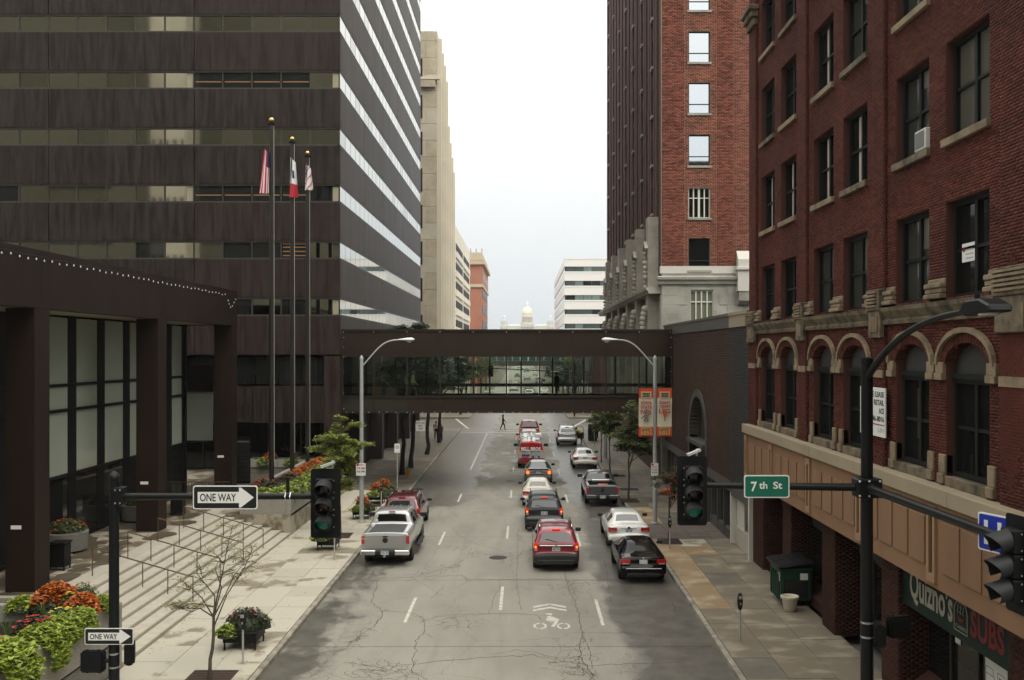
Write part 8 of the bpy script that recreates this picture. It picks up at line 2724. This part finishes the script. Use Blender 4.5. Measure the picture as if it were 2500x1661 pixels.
# planters by the pavilion glass
for i, (x, y, lab) in enumerate(((-17.4, 36.4, 'round pot plant with red flowers in front of the pavilion glass'), (-17.3, 43.0, 'pot plant with red flowers behind the second steel column'))):
    t = thing('stone_pot', 'low granite pot under the ' + lab.split(' in ')[0].split(' behind ')[0] + (' by the first column' if i == 0 else ' by the second column'), 'planter', (x, y, PZ))
    g = MB(); g.lathe((x, y, PZ), [(.5, 0), (.75, .1), (.8, .75), (.7, .78), (.6, .7), (.001, .68)], 20); g.build('bowl', 'granite_dark', t, smooth=40)
    mound('impatiens_plant', lab, x, y, PZ + .7, .75, .5, 'leaf_mid', 420, .15, 'pot plants by the pavilion', 'petal_red', 30, .07)

# fallen leaves blown against the steps and kerbs
k = 420
fx = np.concatenate([rng.normal(-10.7, .18, 170), rng.normal(-7.6, .3, 110), rng.uniform(-10.5, -7.3, 60), rng.uniform(5.9, 9.0, 80)])
fy = np.concatenate([rng.uniform(27, 45, 170), rng.uniform(25, 56, 110), rng.uniform(25, 50, 60), rng.uniform(24, 45, 80)])
V, F = leaf_quads(np.stack([fx, fy, np.full(k, Z0 + .02)], 1), .07)
V[:, 2] = Z0 + .008 + (V[:, 2] - Z0) * .1
tag(mesh_np('fallen_leaves', V, F, 'leaf_autumn'), 'scattered small brown fallen leaves on both pavements', 'leaves', kind='stuff')
# ---------------------------------------------------------------- people
D('skin', col=(0.42, 0.24, 0.17), rough=0.6)
D('skin_dark', col=(0.12, 0.065, 0.045), rough=0.6)
D('hair_dark', col=(0.018, 0.013, 0.010), rough=0.7)
D('hair_grey', col=(0.30, 0.27, 0.24), rough=0.7)
D('cloth_green', col=(0.50, 0.66, 0.26), rough=0.8)
D('cloth_lime', col=(0.46, 0.52, 0.06), rough=0.8)
D('cloth_khaki', col=(0.16, 0.14, 0.10), rough=0.8)
D('cloth_black', col=(0.014, 0.013, 0.014), rough=0.8)
D('cloth_white', col=(0.62, 0.62, 0.60), rough=0.8)
D('cloth_pink', col=(0.45, 0.13, 0.14), rough=0.8)
D('cloth_red', col=(0.24, 0.02, 0.025), rough=0.8)
D('cloth_brown', col=(0.10, 0.055, 0.045), rough=0.8)
D('shoe', col=(0.02, 0.02, 0.02), rough=0.6)

def person(label, loc, rz, skin='skin', hair='hair_dark', top='cloth_black', legs='cloth_black', pose='walk', H=1.74, long_hair=False, shorts=False, group='people'):
    k = H / 1.74
    t = thing('person', label, 'person', (0, 0, 0), group)
    sw = {'walk': 1.0, 'stand': .25, 'bend': .2}[pose]
    V3 = lambda x, y, z: Vector((x * k, y * k, z * k))
    pel = V3(0, 0, .96)
    if pose == 'bend': chest, neck, head = V3(0, .28, 1.26), V3(0, .42, 1.36), V3(0, .52, 1.42)
    else: chest, neck, head = V3(0, .03, 1.30), V3(0, .02, 1.47), V3(0, .04, 1.62)
    J = {'pel': (pel, .125), 'waist': (pel.lerp(chest, .45), .115), 'chest': (chest, .135), 'neckb': (neck, .055), 'chin': (neck.lerp(head, .45), .052), 'head': (head, .092), 'crown': (head + (head - neck).normalized() * .075 * k, .075)}
    E = [('pel', 'waist'), ('waist', 'chest'), ('chest', 'neckb'), ('neckb', 'chin'), ('chin', 'head'), ('head', 'crown')]
    for s, n in ((-1, 'l'), (1, 'r')):
        f = s * sw
        sh = neck + V3(s * .19, -.01, -.06)
        el = sh + (V3(s * .05, -.10 * f * .8, -.27) if pose != 'bend' else V3(s * .04, .14, -.20))
        ha = el + (V3(s * .0, .10 - .10 * f, -.23) if pose != 'bend' else V3(0, .20, -.10))
        hp = V3(s * .09, 0, .90); kn = V3(s * .10, .16 * f + .03, .50); an = V3(s * .10, .20 * f - .06 * (1 - f) * sw, .09); to = an + V3(s * .01, .17, -.05)
        J.update({n + 'sh': (sh, .062), n + 'el': (el, .045), n + 'ha': (ha, .034), n + 'pm': (ha + (ha - el).normalized() * .07 * k, .036), n + 'hp': (hp, .098), n + 'kn': (kn, .062), n + 'an': (an, .042), n + 'to': (to, .034)})
        E += [('chest', n + 'sh'), (n + 'sh', n + 'el'), (n + 'el', n + 'ha'), (n + 'ha', n + 'pm'), ('pel', n + 'hp'), (n + 'hp', n + 'kn'), (n + 'kn', n + 'an'), (n + 'an', n + 'to')]
        d = (ha - el).normalized()
        for q in range(4):
            b = J[n + 'pm'][0] + Vector((0, (q - 1.5) * .018, 0)) * k
            J[n + 'f%d' % q] = (b + d * .045 * k + Vector((-s * .006, 0, 0)), .009); J[n + 'g%d' % q] = (b + d * (.075 + .008 * (q in (1, 2))) * k + Vector((-s * .02, 0, 0)), .007)
            E += [(n + 'pm', n + 'f%d' % q), (n + 'f%d' % q, n + 'g%d' % q)]
        J[n + 'th'] = (ha + d * .05 * k + Vector((0, .04, 0)) * k, .010); E.append((n + 'ha', n + 'th'))
    # grow a continuous skin: metaball-like tubes merged with a remesh-free union through the skin modifier
    keys = list(J)
    me = bpy.data.meshes.new('body_cage')
    me.from_pydata([J[q][0] for q in keys], [(keys.index(a), keys.index(b)) for a, b in E], [])
    ob = bpy.data.objects.new('body_cage', me)
    sk = ob.modifiers.new('skin', 'SKIN'); sk.use_smooth_shade = True
    ob.modifiers.new('sub', 'SUBSURF').render_levels = 1; ob.modifiers['sub'].levels = 1
    for i, q in enumerate(keys):
        r = J[q][1] * k * (1.22 if q[0] in 'lrpwc' and q not in ('chin', 'crown') and len(q) == 3 or q in ('pel', 'waist', 'chest') else 1)
        v = me.skin_vertices[0].data[i]
        v.radius = (r, r); v.use_root = (q == 'pel')
    PEOPLE.append((ob, t, J, keys, k, skin, hair, top, legs, shorts, long_hair, loc, rz, pose))
    return t
PEOPLE = []
def grow_people():
    """bake each body skin to one mesh with skin and clothing faces"""
    for q in PEOPLE: C.objects.link(q[0])
    dg = bpy.context.evaluated_depsgraph_get()
    for (ob, t, J, keys, k, skin, hair, top, legs, shorts, long_hair, loc, rz, pose) in PEOPLE:
        ev = ob.evaluated_get(dg)
        me = bpy.data.meshes.new_from_object(ev, preserve_all_data_layers=False, depsgraph=dg)
        me.name = 'body'
        me.materials.clear()
        for m in (skin, top, legs, 'shoe', hair): me.materials.append(MT(m))
        joints = [(J[q][0], q) for q in keys]
        for p in me.polygons:
            c = p.center
            q = min(joints, key=lambda a: (a[0] - c).length)[1]
            if q in ('chin', 'head', 'crown'): mi = 0
            elif q in ('neckb', 'chest', 'waist', 'lsh', 'rsh', 'lel', 'rel'): mi = 1
            elif q in ('pel', 'lhp', 'rhp', 'lkn', 'rkn'): mi = 2
            elif q in ('lan', 'ran'): mi = 0 if shorts else 2
            elif q in ('lto', 'rto'): mi = 3
            else: mi = 0
            if shorts and q in ('lkn', 'rkn') and c.z < .46 * k: mi = 0
            p.material_index = mi
            p.use_smooth = True
        o = link(bpy.data.objects.new('body', me), t)
        h = J['head'][0]; n = (J['head'][0] - J['neckb'][0]).normalized()
        g = MB(); g.ball((h.x, h.y - .025 * k, h.z + .035 * k), .105 * k, 12, 8, (.95, 1.0, 1.0))
        if long_hair: g.ball((h.x, h.y - .075 * k, h.z - .07 * k), .10 * k, 10, 7, (1.05, .75, 1.6))
        g.build('hair', hair, t, smooth=True)
        g = MB()
        g.ball((h.x, h.y + .098 * k, h.z - .012 * k), .017 * k, 6, 4, (.8, 1.1, 1.5))
        g.build('nose', skin, t, smooth=True)
        g = MB()
        for s in (-1, 1): g.ball((h.x + s * .034 * k, h.y + .086 * k, h.z + .018 * k), .011 * k, 6, 4)
        g.box(h.x - .022 * k, h.x + .022 * k, h.y + .082 * k, h.y + .09 * k, h.z - .055 * k, h.z - .048 * k)
        g.build('face_features', 'hair_dark', t)
        for s in (-1, 1):
            g = MB(); g.ball((h.x + s * .092 * k, h.y - .0, h.z), .022 * k, 6, 4, (.5, 1, 1.5)); g.build('ear', skin, t, smooth=True)
        t.location = loc; t.rotation_euler = (0, 0, rz)
    for q in PEOPLE: bpy.data.objects.remove(q[0])
fz = SZ[1] - .25
person('man in a light green shirt and khaki trousers walking through the skywalk', (-7.05, YS + 1.2, fz), R(-80), hair='hair_grey', top='cloth_green', legs='cloth_khaki', pose='walk', H=1.83)
person('person in a white shirt partly hidden behind the green-shirted man in the skywalk', (-7.55, YS + 1.9, fz), R(-80), top='cloth_white', legs='cloth_khaki', pose='stand', H=1.72)
person('dark silhouetted person standing in the right half of the skywalk', (2.1, YS + 2.2, fz), R(60), top='cloth_black', legs='cloth_black', pose='stand', H=1.74)
p = gnd(1228, 1050)
person('woman in black with a pink front crossing the street at the crosswalk', (p.x, p.y, 0), R(-90), skin='skin_dark', top='cloth_black', legs='cloth_black', pose='walk', H=1.70, long_hair=True)
person('person in a white shirt and dark trousers on the left pavement under the skywalk', (-8.6, 93.5, Z0), R(170), top='cloth_white', legs='cloth_black', pose='stand', H=1.75)
person('woman with dark hair and brown top walking on the left pavement under the skywalk', (-7.95, 91.0, Z0), R(175), top='cloth_brown', legs='cloth_black', pose='walk', H=1.70, long_hair=True)
person('person in a lime shirt leaning into the open door of the silver wagon', (5.35, 89.4, 0), R(75), top='cloth_lime', legs='cloth_black', pose='bend', H=1.80, shorts=True)
person('person in a dark red jacket by the storefront behind the right lamp pole', (8.55, 55.0, Z0), R(200), top='cloth_red', legs='cloth_black', pose='stand', H=1.74)
person('distant person in dark clothes at the kerb beside the tall litter bin', (7.1, 94.0, Z0), R(0), top='cloth_black', legs='cloth_black', pose='stand', H=1.75)
grow_people()

# janitor cart and poster board inside the skywalk
D('cart_yellow', col=(0.45, 0.25, 0.04), rough=0.6)
D('board_tan', col=(0.20, 0.13, 0.06), rough=0.8)
ct = thing('cleaning_cart', 'small dark cart with yellow broom handle behind the skywalk walker', 'cart', (-8.4, YS + 1.3, fz))
g = MB(); g.box(-8.75, -8.1, YS + 1.05, YS + 1.6, fz + .15, fz + .75); g.build('body', 'cloth_khaki', ct, bevel=.03)
g = MB(); g.tube([(-8.2, YS + 1.1, fz + .6), (-8.75, YS + 1.1, fz + 1.15)], .02, 6); g.build('broom_handle', 'cart_yellow', ct)
for x in (-8.6, -8.25):
    g = MB(); g.lathe((x, YS + 1.1, fz + .09), [(.09, -.02), (.09, .02)], 12, axis='y'); g.build('wheel', 'tyre', ct)
ct = thing('poster_board', 'tan printed board leaning inside the skywalk left of the walker', 'board', (-9.3, YS + 1.4, fz))
g = MB(); g.box(-9.6, -9.05, YS + 1.3, YS + 1.34, fz, fz + .95); g.build('panel', 'board_tan', ct)
# ---------------------------------------------------------------- damp air: far things fade a little
hz_m = bpy.data.materials.new('haze')
hz_m.use_nodes = True
hn = hz_m.node_tree.nodes
hn.clear()
ho = hn.new('ShaderNodeOutputMaterial')
hv_ = hn.new('ShaderNodeVolumePrincipled')
hv_.inputs['Color'].default_value = (0.93, 0.96, 1.0, 1)
hv_.inputs['Density'].default_value = 0.00016
hv_.inputs['Anisotropy'].default_value = 0.3
hz_m.node_tree.links.new(hv_.outputs[0], ho.inputs['Volume'])
_M['haze'] = hz_m
g = MB(); g.box(-920, 920, -320, 2520, -1.2, 126)
tag(g.build('haze', 'haze'), 'faint damp haze over the street towards the hill', None, None, 'stuff')
